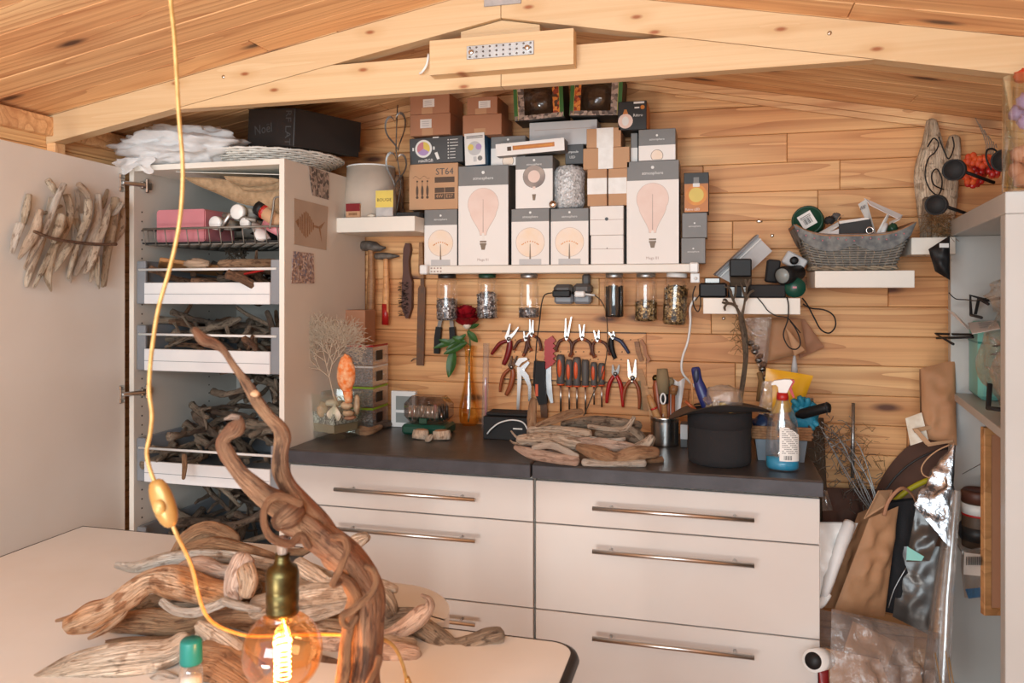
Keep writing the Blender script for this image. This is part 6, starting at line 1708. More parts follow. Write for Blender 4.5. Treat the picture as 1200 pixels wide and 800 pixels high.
pA = [un_at(1134, 378, .0), un_at(1168, 375, .05), un_at(1172, 385, .03), un_at(1139, 391, -.03)]
pB = [un_at(1108, 361, -.05), un_at(1119, 367, -.04), un_at(1137, 385, -.02), un_at(1134, 386, -.03)]
for pg in (pA, pB): part(T, 'page', plate(pg, .001), 'paper_white')
m = MB()
for k in range(3): m.add([pA[0].lerp(pA[1], .35 + .0 * k).lerp(pA[3].lerp(pA[2], .35), .2 + .2 * k) + V((-.001, -.001, .002)), pA[0].lerp(pA[1], .9).lerp(pA[3].lerp(pA[2], .9), .2 + .2 * k) + V((-.001, -.001, .002)), pA[0].lerp(pA[1], .9).lerp(pA[3].lerp(pA[2], .9), .3 + .2 * k) + V((-.001, -.001, .002)), pA[0].lerp(pA[1], .35).lerp(pA[3].lerp(pA[2], .35), .3 + .2 * k) + V((-.001, -.001, .002))], [(0, 1, 2, 3)])
part(T, 'fine_print', m, 'box_grey_light', kind='stuff')
def rodthing(label, pts, r=.0045, name='wire_stand'):
    return single(name, label, 'stand', MB().tube(pts, r, 8), 'black_matt', 'black metal wire stands in the shelf unit')
rodthing('black bent metal rod frame at the top of the clear bags', [un_at(1150, 372, .0), un_at(1138, 369, .0), un_at(1137, 346, .0), un_at(1158, 352, .04), un_at(1172, 349, .06)])
rodthing('black rod leaning across the rod frame above the clear bags', [un_at(1143, 368, .02), un_at(1147, 350, .03), un_at(1158, 356, .03)])
rodthing('black forked rod poking out left of the teal box', [un_at(1117, 403, -.05), un_at(1096, 391, -.06), un_at(1139, 392, .0), un_at(1140, 395, .0), un_at(1098, 396, -.06)], .004)
rodthing('black bent rod hanging at the lower edge of the clear bags', [un_at(1160, 450, -.02), un_at(1158, 478, -.03), un_at(1176, 480, -.02), un_at(1176, 472, .0)], .006)
cable('thin black wire across the top of the upper compartment', [un_at(x, y, l_) for x, y, l_ in ((1112, 343, -.06), (1120, 350, -.04), (1132, 351, -.01), (1145, 352, .0), (1165, 346, .03))], .0016, 'black_plastic')
# lower compartment: picture frame, jar, glass disc, blister bag
fr0 = [un_at(1151, 500, -.02), un_at(1182, 500, -.02), un_at(1182, 719, -.02), un_at(1151, 718, -.02)]
T = thing('framed_picture', 'light wooden picture frame turned backside out in the lower compartment', 'picture frame', fr0[3])
za, zb_ = fr0[0].z, fr0[3].z - .004
pa = V((fr0[0].x, fr0[0].y, 0)); pb_ = pa + V((CS, SN, 0)) * .20
dv = (pb_ - pa)
nrm = V((-dv.y, dv.x, 0)).normalized() * -1
if nrm.x > 0: nrm = -nrm
fw = .020
for A_, B_ in (((0, za - fw / 2), (1, za - fw / 2)), ((0, zb_ + fw / 2), (1, zb_ + fw / 2))): part(T, 'rail', MB().bar(pa + dv * A_[0] + V((0, 0, A_[1])), pa + dv * B_[0] + V((0, 0, B_[1])), .018, fw, .002), 'frame_wood')
for f_ in (0, 1):
    c_ = pa + dv * f_ + dv.normalized() * (fw / 2 * (1 if f_ == 0 else -1))
    part(T, 'stile', MB().bar(c_ + V((0, 0, zb_)), c_ + V((0, 0, za)), .018, fw, .002, dv), 'frame_wood')
m = MB(); cc = pa + dv * .5 + V((0, 0, (za + zb_) / 2)); part(T, 'backing', MB().bar(pa + dv * .04 + V((0, 0, (za + zb_) / 2)) - nrm * .004, pa + dv * .96 + V((0, 0, (za + zb_) / 2)) - nrm * .004, .004, za - zb_ - .02), 'card_dark')
for z in (za - .30 * (za - zb_), za - .72 * (za - zb_)): part(T, 'clip', MB().bar(pa + dv * .20 + V((0, 0, z)) + nrm * .004, pa + dv * .36 + V((0, 0, z)) + nrm * .004, .012, .009), 'black_plastic')
z6 = .2112
q = un_at(1146, 640, .022)
T = thing('jar', 'brown jar with white and red label and dark red lid behind the frame', 'jar', (q.x, q.y, 0))
zj = un_at(1146, 640, .022).z; zt5 = un_at(1146, 573, .022).z
rr_ = .042
part(T, 'body', MB().lathe([(0, zj), (rr_, zj), (rr_, zt5 - .035), (0, zt5 - .035)], 24, (q.x, q.y, 0)), 'print_brown')
part(T, 'label', MB().lathe([(rr_ * 1.015, zj + .02), (rr_ * 1.015, zj + .06)], 24, (q.x, q.y, 0)), 'print_black'); part(T, 'label', MB().lathe([(rr_ * 1.015, zt5 - .07), (rr_ * 1.015, zt5 - .04)], 24, (q.x, q.y, 0)), 'print_white')
part(T, 'red_band', MB().lathe([(rr_ * 1.02, zt5 - .076), (rr_ * 1.02, zt5 - .07)], 24, (q.x, q.y, 0)), 'red_plastic')
part(T, 'lid', MB().lathe([(0, zt5 - .036), (rr_ * 1.06, zt5 - .036), (rr_ * 1.06, zt5 - .008), (rr_ * .9, zt5), (rr_ * .8, zt5 - .006), (0, zt5 - .008)], 24, (q.x, q.y, 0)), 'brown_rubber')
part(un, 'ledge', bx(UI @ V((q.x + .02, q.y, zj - .0065)), (.14, .12, .012), .002), 'unit_white', local=True)
q = un_at(1157, 624, .054)
T = single('glass_disc', 'round greenish glass disc standing behind the brown jar', 'glass disc', MB().lathe([(0, -.003), (.085, -.003), (.087, 0), (.085, .003), (0, .003)], 32, q, Matrix.Rotation(UR, 3, 'Z') @ Matrix.Rotation(R(90), 3, 'X')), 'glass_thick')
single('black_disc', 'black round pad leaning beside the brown jar', 'pad', MB().lathe([(0, -.004), (.042, -.004), (.042, .004), (0, .004)], 24, un_at(1141, 622, .012), Matrix.Rotation(UR, 3, 'Z') @ Matrix.Rotation(R(84), 3, 'X')), 'black_matt')
c4_ = [un_at(1127, 646, -.025), un_at(1152, 640, .0), un_at(1152, 700, .0), un_at(1131, 700, -.022)]
T = single('blister_bag', 'clear header bag with white barcode label and blue bottom edge', 'bag', sheet4(c4_, puff=.012, seed=6), 'cellophane')
part(T, 'label', plate([un_at(1130, 647, -.034), un_at(1152, 650, -.018), un_at(1152, 675, -.018), un_at(1129, 673, -.034)], .001), 'print_white')
part(T, 'blue_edge', plate([un_at(1131, 690, -.034), un_at(1152, 688, -.018), un_at(1152, 699, -.018), un_at(1135, 701, -.034)], .001), 'print_blue')
m = MB()
for i in range(9): m.add([un_at(1132 + i * 2.1, 652, -.037 + i * .0016), un_at(1133.2 + i * 2.1, 652, -.037 + i * .0016), un_at(1133.2 + i * 2.1, 662, -.037 + i * .0016), un_at(1132 + i * 2.1, 662, -.037 + i * .0016)], [(0, 3, 2, 1)])
part(T, 'barcode', m, 'print_black', kind='stuff')
single('wire', 'thin bent wire poking out above the picture frame', 'wire', MB().tube([un_at(1128, 555, -.03), un_at(1150, 543, -.015)], .001, 5), 'steel_dark')
# on top of the unit
zu = Hh + .0006
TPG = 'black garden spotlights on the shelf unit'
def un_top(px, py): return atz(px, py, zu)
for i, (cx_, cy_, r_, d_, tail, lab) in enumerate(((1118, 199, 12.5, 2.10, (1165, 214), 'upper black round garden spotlight with rod, on the shelf unit'), (1097, 240, 12, 2.14, (1132, 250), 'lower black round garden spotlight hanging over the shelf unit corner'), (1176, 188, 13, 1.98, (1186, 205), 'black garden spotlight close to the glass cylinder'))):
    c_ = atd(cx_, cy_, d_); fd = (V((0, 0, CAM_Z)) - c_ + V((-.9, 0, .0))).normalized(); rt = fd.to_track_quat('Z', 'Y').to_matrix(); rr = r_ * d_ / F
    T = thing('spotlight', lab, 'spotlight', c_, 0, TPG)
    part(T, 'head', MB().lathe([(0, .004), (rr * .86, .004), (rr * .9, .006), (rr, .006), (rr, -.010), (rr * .75, -.035), (0, -.05)], 28, c_, rt), 'black_matt')
    part(T, 'lens', MB().lathe([(0, .0055), (rr * .85, .0048), (rr * .85, .0042)], 24, c_, rt), 'black_matt')
    part(T, 'rod', MB().tube([c_ - fd * .04, atd(*tail, d_ + .04)], .005, 8), 'black_plastic')
q0, q1 = un_top(1130, 232), un_top(1182, 216)
T = thing('lamp_tray', 'flat black lamp tray lying on the shelf unit under the spotlights', 'tray', ((q0 + q1) / 2), UR)
q = UM @ V((.11, .02, zu + .014)); 
part(T, 'tray', MB().box(UM @ V((.10, .02, zu + .012)), (.12, .28, .022), UM.to_3x3(), .004), 'black_plastic')
part(T, 'bar', MB().box(UM @ V((.09, -.06, zu + .055)), (.05, .20, .022), UM.to_3x3() @ Matrix.Rotation(R(8), 3, 'X'), .004), 'black_matt')
for k in range(4): part(T, 'slat', MB().box(UM @ V((.06, .14 + k * .035, zu + .012)), (.10, .016, .012), UM.to_3x3() @ Matrix.Rotation(R(25), 3, 'Z'), .002), 'black_matt' if k % 2 else 'box_grey_light')
T = thing('flowers', 'orange and red artificial flowers lying behind the spotlights', 'flowers', UM @ V((.15, .20, zu)))
rs = random.Random(8)
for k in range(14):
    q = atd(rs.uniform(1130, 1166), rs.uniform(186, 214), 2.28 + rs.uniform(-.05, .05)); fm = MB()
    for j in range(5):
        a_ = j * 1.2566 + k; fm.blob(q + V((math.cos(a_) * .011, -.004, math.sin(a_) * .011)), (.010, .005, .010), .2, 2, j, 8, 6)
    part(T, 'flower_head', fm, 'flower_orange' if k % 3 else 'red_plastic')
m = MB()
for k in range(6): a_ = atd(1150 + k * 2, 200, 2.28); m.tube(spl([a_, atd(1156 + k * 2, 170, 2.28), atd(1143 + k * 5, 138 + k * 7, 2.27)], 3), .0012, 4)
part(T, 'grass_blades', m, 'wire_grey', kind='stuff')
cable('black cable loop between the spotlights on the shelf unit', [atd(x, y, 2.05) for x, y in ((1162, 199), (1156, 186), (1157, 176), (1165, 175), (1172, 184), (1170, 194))], .0028, 'black_plastic')
# glass cylinder with dried arrangement
gz = zu
q = un_top(1207, 224)
gc_ = thing('glass_cylinder', 'tall glass cylinder of lilac and terracotta dried flowers on the shelf unit', 'vase', q)
hg = atd(1190, 96, 1.72).z - gz; rg_ = .052
part(gc_, 'glass', MB().lathe([(0, .0), (rg_, .0), (rg_, hg), (rg_ * .96, hg), (rg_ * .96, .012), (0, .012)], 36), 'glass_thick', local=True)
rs = random.Random(6)
for k in range(22):
    a_, z, r_ = rs.uniform(0, 6.28), .02 + .19 * k / 22, rs.uniform(.01, .028)
    part(gc_, 'dried_flower', MB().blob((math.cos(a_) * r_, math.sin(a_) * r_, z), (.018, .018, .018), .4, 3, k, 12, 8), 'terracotta' if k < 9 else 'shell_white' if k < 12 else 'lilac', local=True)
part(gc_, 'orange_ribbon', MB().blob((0, 0, hg + .002), (.03, .03, .016), .3, 3, 4), 'flower_orange', local=True)

# ================================================================== the gap full of bags
m = sheet4([atd(1088, 292, 2.26), atd(1113, 276, 2.24), atd(1113, 328, 2.24), atd(1096, 318, 2.26)], puff=.02, seed=7, amp=.014)
T = single('black_bag', 'small black glossy bag hanging behind the top corner of the unit', 'bag', m, 'black_plastic')
part(T, 'print', plate([atd(1101, 285, 2.21), atd(1112, 285, 2.21), atd(1112, 290, 2.21), atd(1101, 290, 2.21)], .001), 'print_white')
# big brown felt pouch with yellow piping
Yg = 2.66
arc = lambda r0, r1, dx=0, dy=0: [(1125 + dx + r0 * math.cos(R(a)), 640 + dy - r1 * math.sin(R(a))) for a in range(180, 79, -5)]
T = thing('round_case', 'large brown round case with yellow piping leaning between wall and shelf unit', 'case', at(1090, 640, Yg))
A1, A2 = arc(112, 140), arc(98, 84)
m = MB()
vs = [at(*p_, Yg + .10) for p_ in A1] + [at(*p_, Yg) for p_ in A2]; n_ = len(A1)
m.add(vs, [(i, n_ + i, n_ + i + 1, i + 1) for i in range(n_ - 1)], True)
part(T, 'shell', m, 'brown_felt')
m = MB().tube([at(*p_, Yg - .006) for p_ in A2], .0085, 8); part(T, 'piping', m, 'yellow_trim', 'yellow piping')
m = MB().tube([at(*p_, Yg + .05) for p_ in arc(106, 116)], .003, 6); part(T, 'seam', m, 'edge_black')
m = MB(); cN = at(1125, 640, Yg); m.add([cN] + [at(*p_, Yg - .002) for p_ in A2], [(0, i + 1, i + 2) for i in range(n_ - 1)]); part(T, 'front_panel', m, 'brown_light')
# kraft bags
def bag(name, label, c4_, depth, mat, seed=0, puff=.02, amp=.016, cat='bag', nu=16):
    m = sheet4(c4_, depth, puff, seed, nu, 18, amp); return single(name, label, cat, m, mat)
bag('kraft_bag', 'large upright kraft paper bag leaning behind the shelf unit, with handle', [at(1078, 432, 2.66), at(1118, 422, 2.66), at(1120, 522, 2.60), at(1080, 512, 2.62)], .03, 'kraft', 1, .02, .02, 'paper bag')
T = thing('kraft_tube', 'open kraft and cream cardboard sleeve below the large kraft bag', 'sleeve', at(1085, 500, 2.58))
part(T, 'panel', plate([at(1061, 490, 2.60), at(1080, 483, 2.60), at(1088, 515, 2.58), at(1067, 522, 2.58)], .004), 'shell_white', 'cream panel')
part(T, 'panel', plate([at(1070, 502, 2.57), at(1098, 497, 2.60), at(1098, 501, 2.60), at(1073, 507, 2.57)], .004), 'card')
part(T, 'panel', plate([at(1070, 503, 2.568), at(1075, 502, 2.568), at(1092, 520, 2.56), at(1085, 521, 2.56)], .004), 'card')
part(T, 'panel', plate([at(1084, 519, 2.56), at(1117, 515, 2.58), at(1117, 518, 2.58), at(1088, 523, 2.56)], .004), 'card')
cable('pale cord loop hanging over the yellow piping', [at(x, y, 2.47) for x, y in ((1113, 521), (1098, 528), (1086, 538), (1080, 548), (1082, 556), (1090, 560))], .002, 'card', 'cord')
bag('foil_bag', 'shiny crumpled silver foil bag hanging at the shelf unit', [atd(1098, 548, 2.24), atd(1119, 520, 2.22), atd(1112, 640, 2.16), atd(1072, 592, 2.22)], .006, 'foil', 3, .012, .03, 'bag', 22)
bag('foil_bag', 'lower folded part of a foil pouch with iridescent corner', [atd(1073, 594, 2.22), atd(1110, 600, 2.20), atd(1089, 657, 2.16), atd(1062, 658, 2.2)], .006, 'plastic_grey_dark', 8, .006, .01)
m = plate([atd(1063, 640, 2.15), atd(1083, 652, 2.13), atd(1080, 657, 2.13), atd(1062, 656, 2.15)], .001); single('hologram_sticker', 'small green and blue iridescent sticker on the foil pouch corner', 'sticker', m, 'teal_box')
bag('garment_bag', 'black cloth garment bag hanging between kraft bag and foil bag', [atd(1036, 588, 2.34), atd(1074, 584, 2.34), atd(1060, 720, 2.30), atd(1022, 712, 2.32)], .03, 'black_cloth', 5, .022, .02)
single('zip', 'thin pale zip line running down the black garment bag', 'zip', MB().tube(spl([atd(1062, 665, 2.245), atd(1048, 690, 2.245), atd(1041, 712, 2.25)], 4), .0016, 5), 'zinc')
bag('dark_sheet', 'dark brown translucent plastic sheet standing beside the shelf unit', [atd(1058, 640, 2.30), atd(1105, 640, 2.25), atd(1092, 745, 2.22), atd(1046, 722, 2.28)], .006, 'plastic_grey_dark', 4, .004, .006)
T = bag('paper_bag', 'brown kraft shopping bag standing upright on the grey plastic bag', [atd(1012, 604, 2.28), atd(1046, 590, 2.30), atd(1030, 718, 2.28), atd(969, 716, 2.26)], .05, 'kraft', 11, .02, .022, 'paper bag', 18)
part(T, 'fold', plate([atd(1013, 608, 2.235), atd(1030, 575, 2.24), atd(1046, 574, 2.28), atd(1042, 590, 2.26)], .003), 'card', 'open bag mouth')
part(T, 'handle', MB().tube(spl([atd(1036, 604, 2.24), atd(1042, 586, 2.23), atd(1056, 572, 2.23), atd(1068, 578, 2.26), atd(1074, 590, 2.28)], 5), .005, 8, flat=.4), 'card_dark')
T = bag('plastic_bag', 'white plastic bag hanging at the cabinet corner', [atd(958, 612, 2.20), atd(1003, 612, 2.22), atd(966, 700, 2.17), atd(948, 708, 2.16)], .02, 'white_plastic', 14, .014, .02)
part(T, 'roll', MB().tube(spl([atd(996, 612, 2.20), atd(985, 640, 2.17), atd(966, 700, 2.14)], 5), [.016, .018, .018, .019, .018, .016, .016, .014, .014, .012, .010], 12, amp=.25, seed=5), 'paper_white')
part(T, 'tail', MB().tube(spl([atd(972, 696, 2.14), atd(960, 708, 2.13), atd(946, 711, 2.12)], 4), [.008, .010, .012, .014, .014, .012, .010, .010, .012], 8, amp=.4, seed=6), 'white_plastic')
T = bag('grey_bag', 'big translucent grey plastic bag holding folded cardboard at the bottom', [atd(962, 712, 2.10), atd(1086, 740, 2.14), atd(1082, 850, 2.02), atd(958, 840, 2.0)], .10, 'poly_bag', 16, .05, .05, 'bag', 24)
for k, c4_ in enumerate(([(1000, 728), (1050, 752), (1040, 782), (985, 775)], [(968, 760), (1030, 772), (1060, 840), (975, 840)])):
    pp = [atd(*q, 2.08 - .02 * k) for q in c4_]; single('cardboard_sheet', ('small folded tan cardboard inside the grey plastic bag', 'larger tan cardboard low inside the grey plastic bag')[k], 'cardboard', plate(pp, .004), 'card')
T = thing('tube_holder', 'white tube with dark round opening sticking out beside the drawers', 'tube', atd(956, 774, 2.02))
qa, qb = atd(953, 774, 1.99), atd(972, 770, 2.12); dv = (qb - qa).normalized()
part(T, 'tube', MB().tube([qa, qb], .028, 24), 'white_plastic'); part(T, 'opening', MB().lathe([(0, 0), (.021, 0), (.021, .002), (0, .002)], 24, qa - dv * .0021, dv.to_track_quat('Z', 'Y').to_matrix()), 'black_plastic')
single('red_cloth', 'red cloth hanging below the white tube', 'cloth', sheet4([atd(959, 784, 2.06), atd(970, 784, 2.06), atd(972, 830, 2.04), atd(960, 830, 2.04)], .01, .008, 3), 'dark_red')
m = MB().tube([atd(1114, 600, 2.24), atd(1104, 700, 2.17), atd(1092, 860, 2.05)], [.014, .026, .036], 16, cap=False)
single('clear_roll', 'tall roll of clear plastic film leaning on the shelf unit', 'roll', m, 'roll_film')
m = MB().tube([atd(1121, 575, 2.17), atd(1110, 700, 2.10), atd(1103, 850, 2.02)], [.012, .016, .020], 12, cap=False)
single('clear_roll', 'narrow roll of clear film squeezed beside the shelf unit edge', 'roll', m, 'plastic_clear')
for k, (a_, b_) in enumerate((((1096, 765), (1106, 820)), ((1108, 762), (1116, 815)), ((1112, 770), (1120, 815)))):
    single('reed', 'thin pale reed stick at the foot of the shelf unit', 'reed', MB().tube([atd(*a_, 1.98), atd(*b_, 1.95)], .0018, 5), 'straw', 'pale reed sticks')
single('metal_rod', 'thin grey metal rod standing against the pine wall in the gap', 'rod', MB().tube([at(1000, 472, 2.72), at(999, 560, 2.68)], .006, 10), 'zinc')
# chicken wire and dried twigs
m = MB(); rs = random.Random(31)
for i in range(150):
    t = rs.random(); cx_, cy_ = 955 + 62 * t, 500 + 100 * t
    p0 = V((cx_ + rs.uniform(-14, 26) * (1.1 - .5 * t), cy_ + rs.uniform(-26, 18), rs.uniform(2.36, 2.58)))
    pts = [p0]
    for k in range(3): pts.append(pts[-1] + V((rs.uniform(-9, 9), rs.uniform(-9, 9), rs.uniform(-.03, .03))))
    m.tube([atd(*q) for q in spl([tuple(q) for q in pts], 2)], .0011, 3, cap=False)
single('wire_netting', 'tangled grey wire netting stuffed beside the worktop end', 'wire netting', m, 'wire_grey', kind='stuff')
for k in range(8):
    pts = [atd(955 + k * 2 + rs.uniform(-4, 4), 482 + k * 6, 2.42), atd(975 + k * 4, 525 + rs.uniform(-12, 12), 2.42), atd(1003 + k * 3, 570 + rs.uniform(-8, 10), 2.40), atd(1024 + k, 603, 2.38)]
    single('wire_strand', 'long bent strand of the grey wire netting', 'wire', MB().tube(spl(pts, 5), .0016, 5), 'zinc', 'wire strands beside the worktop end')
m = MB()
for i in range(170):
    a_ = V((rs.uniform(985, 1045), rs.uniform(500, 545), rs.uniform(2.55, 2.62))); d = V((rs.uniform(-14, 14), rs.uniform(-14, 14), 0)); m.tube([atd(*a_), atd(*(a_ + d))], .0007, 3, cap=False)
single('dry_grass', 'tuft of fine dry grass against the wall behind the wire netting', 'dry grass', m, 'straw', kind='stuff')
bag('dark_bag', 'dark crumpled bag deep in the gap behind the kraft shopping bag', [atd(962, 572, 2.55), atd(1040, 575, 2.55), atd(1030, 680, 2.45), atd(960, 660, 2.45)], .04, 'brown_felt', 19, .03, .04)
single('bottle_neck', 'clear bottle end sticking up beside the worktop corner', 'bottle', MB().tube([atd(966, 575, 2.30), atd(970, 598, 2.28)], [.008, .015], 12), 'bottle_pet')
# ================================================================== left: pictures on the cabinet side
SXp = TX1 + .0012
def on_side(px, py, x=SXp):
    d = ray(px, py); k = x / d.x; return V((x, d.y * k, CAM_Z + d.z * k))
for c4_, mt, lab in (
        ([(361, 194), (385, 203), (385, 234), (366, 229)], 'print_photo', 'small grey photograph topmost on the cabinet side'),
        ([(344, 232), (384, 242), (382, 293), (344, 286)], 'paper_tan', 'beige card with fish skeleton print on the cabinet side'),
        ([(343, 294), (367, 297), (368, 332), (341, 332)], 'print_photo_light', 'small reddish photograph lowest on the cabinet side')):
    P = [on_side(*q) for q in c4_]
    vs = P + [q + V((.0016, 0, 0)) for q in P]
    T = single('picture', lab, 'picture', MB().add(vs, [(0, 1, 2, 3), (7, 6, 5, 4), (0, 4, 5, 1), (1, 5, 6, 2), (2, 6, 7, 3), (3, 7, 4, 0)]), mt, 'pictures stuck on the cabinet side')
    if mt == 'paper_tan':
        def fp(u, v):      # u along, v down
            return (P[0] * (1 - u) + P[1] * u) * (1 - v) + (P[3] * (1 - u) + P[2] * u) * v + V((.0022, 0, 0))
        m = MB()
        for i in range(9):
            u = .10 + i * .055; h_ = (.10, .16, .22, .27, .30, .27, .21, .15, .09)[i]
            m.add([fp(u, .52 - h_), fp(u + .034, .52 - h_ + .02), fp(u + .034, .52 + h_), fp(u, .52 + h_ - .02)], [(0, 1, 2, 3)])
        m.add([fp(.04, .5), fp(.12, .42), fp(.12, .62)], [(0, 1, 2)]); m.add([fp(.56, .49), fp(.72, .50), fp(.72, .55), fp(.56, .54)], [(0, 1, 2, 3)])
        m.add([fp(.70, .52), fp(.92, .36), fp(.80, .54)], [(0, 1, 2)]); m.add([fp(.72, .52), fp(.84, .86), (fp(.78, .54))], [(0, 1, 2)])
        part(T, 'fish_print', m, 'handle_wood', kind='stuff')

# ------------------------------------------------------------------ shelf beside the cabinet: lampshade, hearts, packets
z1 = FS1[1] + .0006
q = at(436, 200, 2.66); ls_h = at(430, 196, 2.66).z - z1; r1 = 30 * mpp(430, 2.66); xq = at(433, 220, 2.66).x
T = thing('lampshade', 'plain beige conical lampshade standing on the cream floating shelf', 'lampshade', (xq, 2.675, z1))
part(T, 'shade', MB().lathe([(r1 * 1.08, 0), (r1 * .93, ls_h), (r1 * .915, ls_h), (r1 * 1.06, 0)], 40), 'lampshade', local=True)
part(T, 'ring', MB().tube([(r1 * .925 * math.cos(a * .2618), r1 * .925 * math.sin(a * .2618), ls_h) for a in range(24)], .003, 6, closed=True), 'white_plastic', local=True)
T, w_, h, _ = carton('small_packet', 'small maroon and gold packet at the left end of the floating shelf', 405, 422, 237, 253.5, 'card', z1, Yf=2.565, depth=.03, cat='packet')
p = MB(); dec(p, rect(-w_ / 2, h * .45, w_ / 2, h), 1, 0); dec(p, rect(-w_ * .3, h * .15, w_ * .3, h * .35), 1, 1); part(T, 'print', p, ['dark_red', 'raffia'], local=True)
T, w_, h, _ = carton('small_packet', 'yellow and silver packet standing before the lampshade', 440, 461, 220, 252, 'zinc', z1, Yf=2.57, depth=.03, cat='packet')
p = MB(); dec(p, rect(-w_ / 2, h * .35, w_ / 2, h * .97), 1, 0); part(T, 'print', p, ['print_yellow'], local=True)
text(T, 'lettering', 'BOUGIE', (0, -.0009, h * .62), .016, 'print_brown')
T, w_, h, _ = carton('flat_case', 'flat dark case lying on the floating shelf behind the yellow packet', 441, 492, 247, 253, 'print_black', z1, Yf=2.60, depth=.12, cat='case')
single('pebble', 'small white pebble at the front of the floating shelf', 'pebble', MB().blob((at(433, 253, 2.56).x, 2.575, z1 + .006), (.016, .008, .006), .15), 'shell_white')
Yh = 2.605
hd = thing('heart_garland', 'hanging garland of two dark metal hearts before the lampshade', 'garland', at(464, 252, Yh))
for cx_, cy_, sx, sy, rt_, wd_ in ((464, 152, 13, 24, 12, .018), (464, 196, 13, 22, -6, .018)):
    pts = []
    for i in range(33):
        t = i / 32 * 6.2832
        hx = 16 * math.sin(t) ** 3 / 16; hy = (13 * math.cos(t) - 5 * math.cos(2 * t) - 2 * math.cos(3 * t) - math.cos(4 * t)) / 15
        a_ = R(rt_); pts.append((cx_ + (hx * math.cos(a_) - hy * math.sin(a_)) * sx, cy_ - (hx * math.sin(a_) + hy * math.cos(a_)) * sy))
    vs, fs = [], []
    for k in range(32):
        P0, P1 = at(*pts[k], Yh), at(*pts[k + 1], Yh)
        m_ = None
    m = MB(); V0 = [at(*q_, Yh - wd_ / 2) for q_ in pts[:-1]]; V1 = [at(*q_, Yh + wd_ / 2) for q_ in pts[:-1]]; n_ = 32
    cen = at(cx_, cy_, Yh)
    V2 = [q_ + (cen - q_) * .15 for q_ in V1]; V3 = [q_ + (cen - q_) * .15 for q_ in V0]
    m.add(V0 + V1 + V2 + V3, [(l * n_ + k, l * n_ + (k + 1) % n_, ((l + 1) % 4) * n_ + (k + 1) % n_, ((l + 1) % 4) * n_ + k) for l in range(4) for k in range(n_)])
    part(hd, 'heart', m, 'steel_dark')
part(hd, 'wire', MB().tube([at(466, 123, Yh), at(465, 140, Yh), at(464, 176, Yh), at(468, 200, Yh), at(470, 218, Yh), at(464, 251, Yh)], .0022, 6), 'iron_old')
single('wood_post', 'brown carved wooden post standing behind the garland on the shelf', 'post', MB().tube(spl([(at(467, 225, 2.70).x, 2.70, z1), (at(467, 225, 2.70).x, 2.70, z1 + .09), (at(468, 215, 2.70).x, 2.70, z1 + .17)], 4), [.022, .02, .021, .019, .02, .018, .017, .016, .014], 12, amp=.2, seed=2), 'bark')
m = MB().blob((at(488, 225, 2.70).x, 2.71, z1 + .06), (.022, .02, .034), .3, 3, 5)
single('ornament', 'small dark round ornament half hidden by the ST64 carton', 'ornament', m, 'steel_dark')

# ------------------------------------------------------------------ on top of the tall cabinet
ZT = TZ + .0006
tray = thing('wicker_tray', 'white woven wicker tray lying on the tall cabinet under the black box', 'tray', (-1.58, 2.50, ZT))
def ell(a, r, z): return V((-1.585 + .245 * r * math.cos(a), 2.50 + .245 * r * math.sin(a), ZT + z))
m = MB()
for i in range(9): m.tube([ell(j * .1309, .70 + .045 * i, .006 + .0055 * i + .003 * ((j + i) % 2)) for j in range(48)], .0042, 6, closed=True)
part(tray, 'woven_rim', m, 'wicker_white', kind='stuff')
m = MB()
for i in range(40):
    a = i * .157; m.tube([ell(a, .66, .004), ell(a + .16, .86, .03), ell(a + .34, 1.06, .054)], .0040, 5); m.tube([ell(a, .66, .004), ell(a - .16, .86, .03), ell(a - .34, 1.06, .054)], .0040, 5)
part(tray, 'lattice', m, 'wicker_white', kind='stuff')
part(tray, 'base', MB().lathe([(0, .001), (.165, .001), (.175, .008), (0, .008)], 32, (-1.585, 2.50, ZT)), 'wicker_white')
m = MB().blob((0, 0, 0), (.23, .14, .074), .34, 2.4, 9, 56, 40)
qb = V((-1.815, 2.30, ZT + .068))
m.v = [qb + V((v.x, v.y, max(v.z + .010 * noise.noise(v * 22) + .003 * noise.noise(v * 60), -.066))) for v in m.v]
# ragged tails hanging over the front edge
m.grid(lambda u, v: qb + V((-.17 + .15 * u + .01 * math.sin(v * 9), -.12 - .012 * v + .006 * math.sin(u * 14), -.045 - .06 * v * (.5 + .5 * math.sin(u * 5) ** 2))), 14, 10)
single('tulle_bundle', 'crumpled bundle of white tulle at the left on the tall cabinet', 'cloth', m, 'tulle')
bxp = at(352, 182, 2.42)
bb = thing('black_box', 'black cardboard box printed RF LAT tilted on the wicker tray', 'box', (-1.462, 2.36, ZT + .066), Euler((R(2), R(6), R(-16))))
part(bb, 'carton', MB().box((-.02, .13, .066), (.23, .32, .125), None, .002), 'black_card', local=True)
part(bb, 'lid_flap', MB().box((-.02, .13, .1295), (.233, .323, .0022), None, .0006), 'print_black', local=True)
m = MB().add([V((.0965, -.03, .128)), V((.0965, .29, .128)), V((.0985, .29, .02)), V((.0965, .10, .09))], [(0, 3, 2, 1)]); part(bb, 'side_flap', m, 'black_card', local=True)
text(bb, 'lettering', 'RF LAT', (.066, -.0312, .066), .038, 'print_dark', (R(90), R(90), 0))
text(bb, 'lettering', 'Noël', (-.055, -.0312, .06), .045, 'print_dark', (R(90), R(-8), 0))

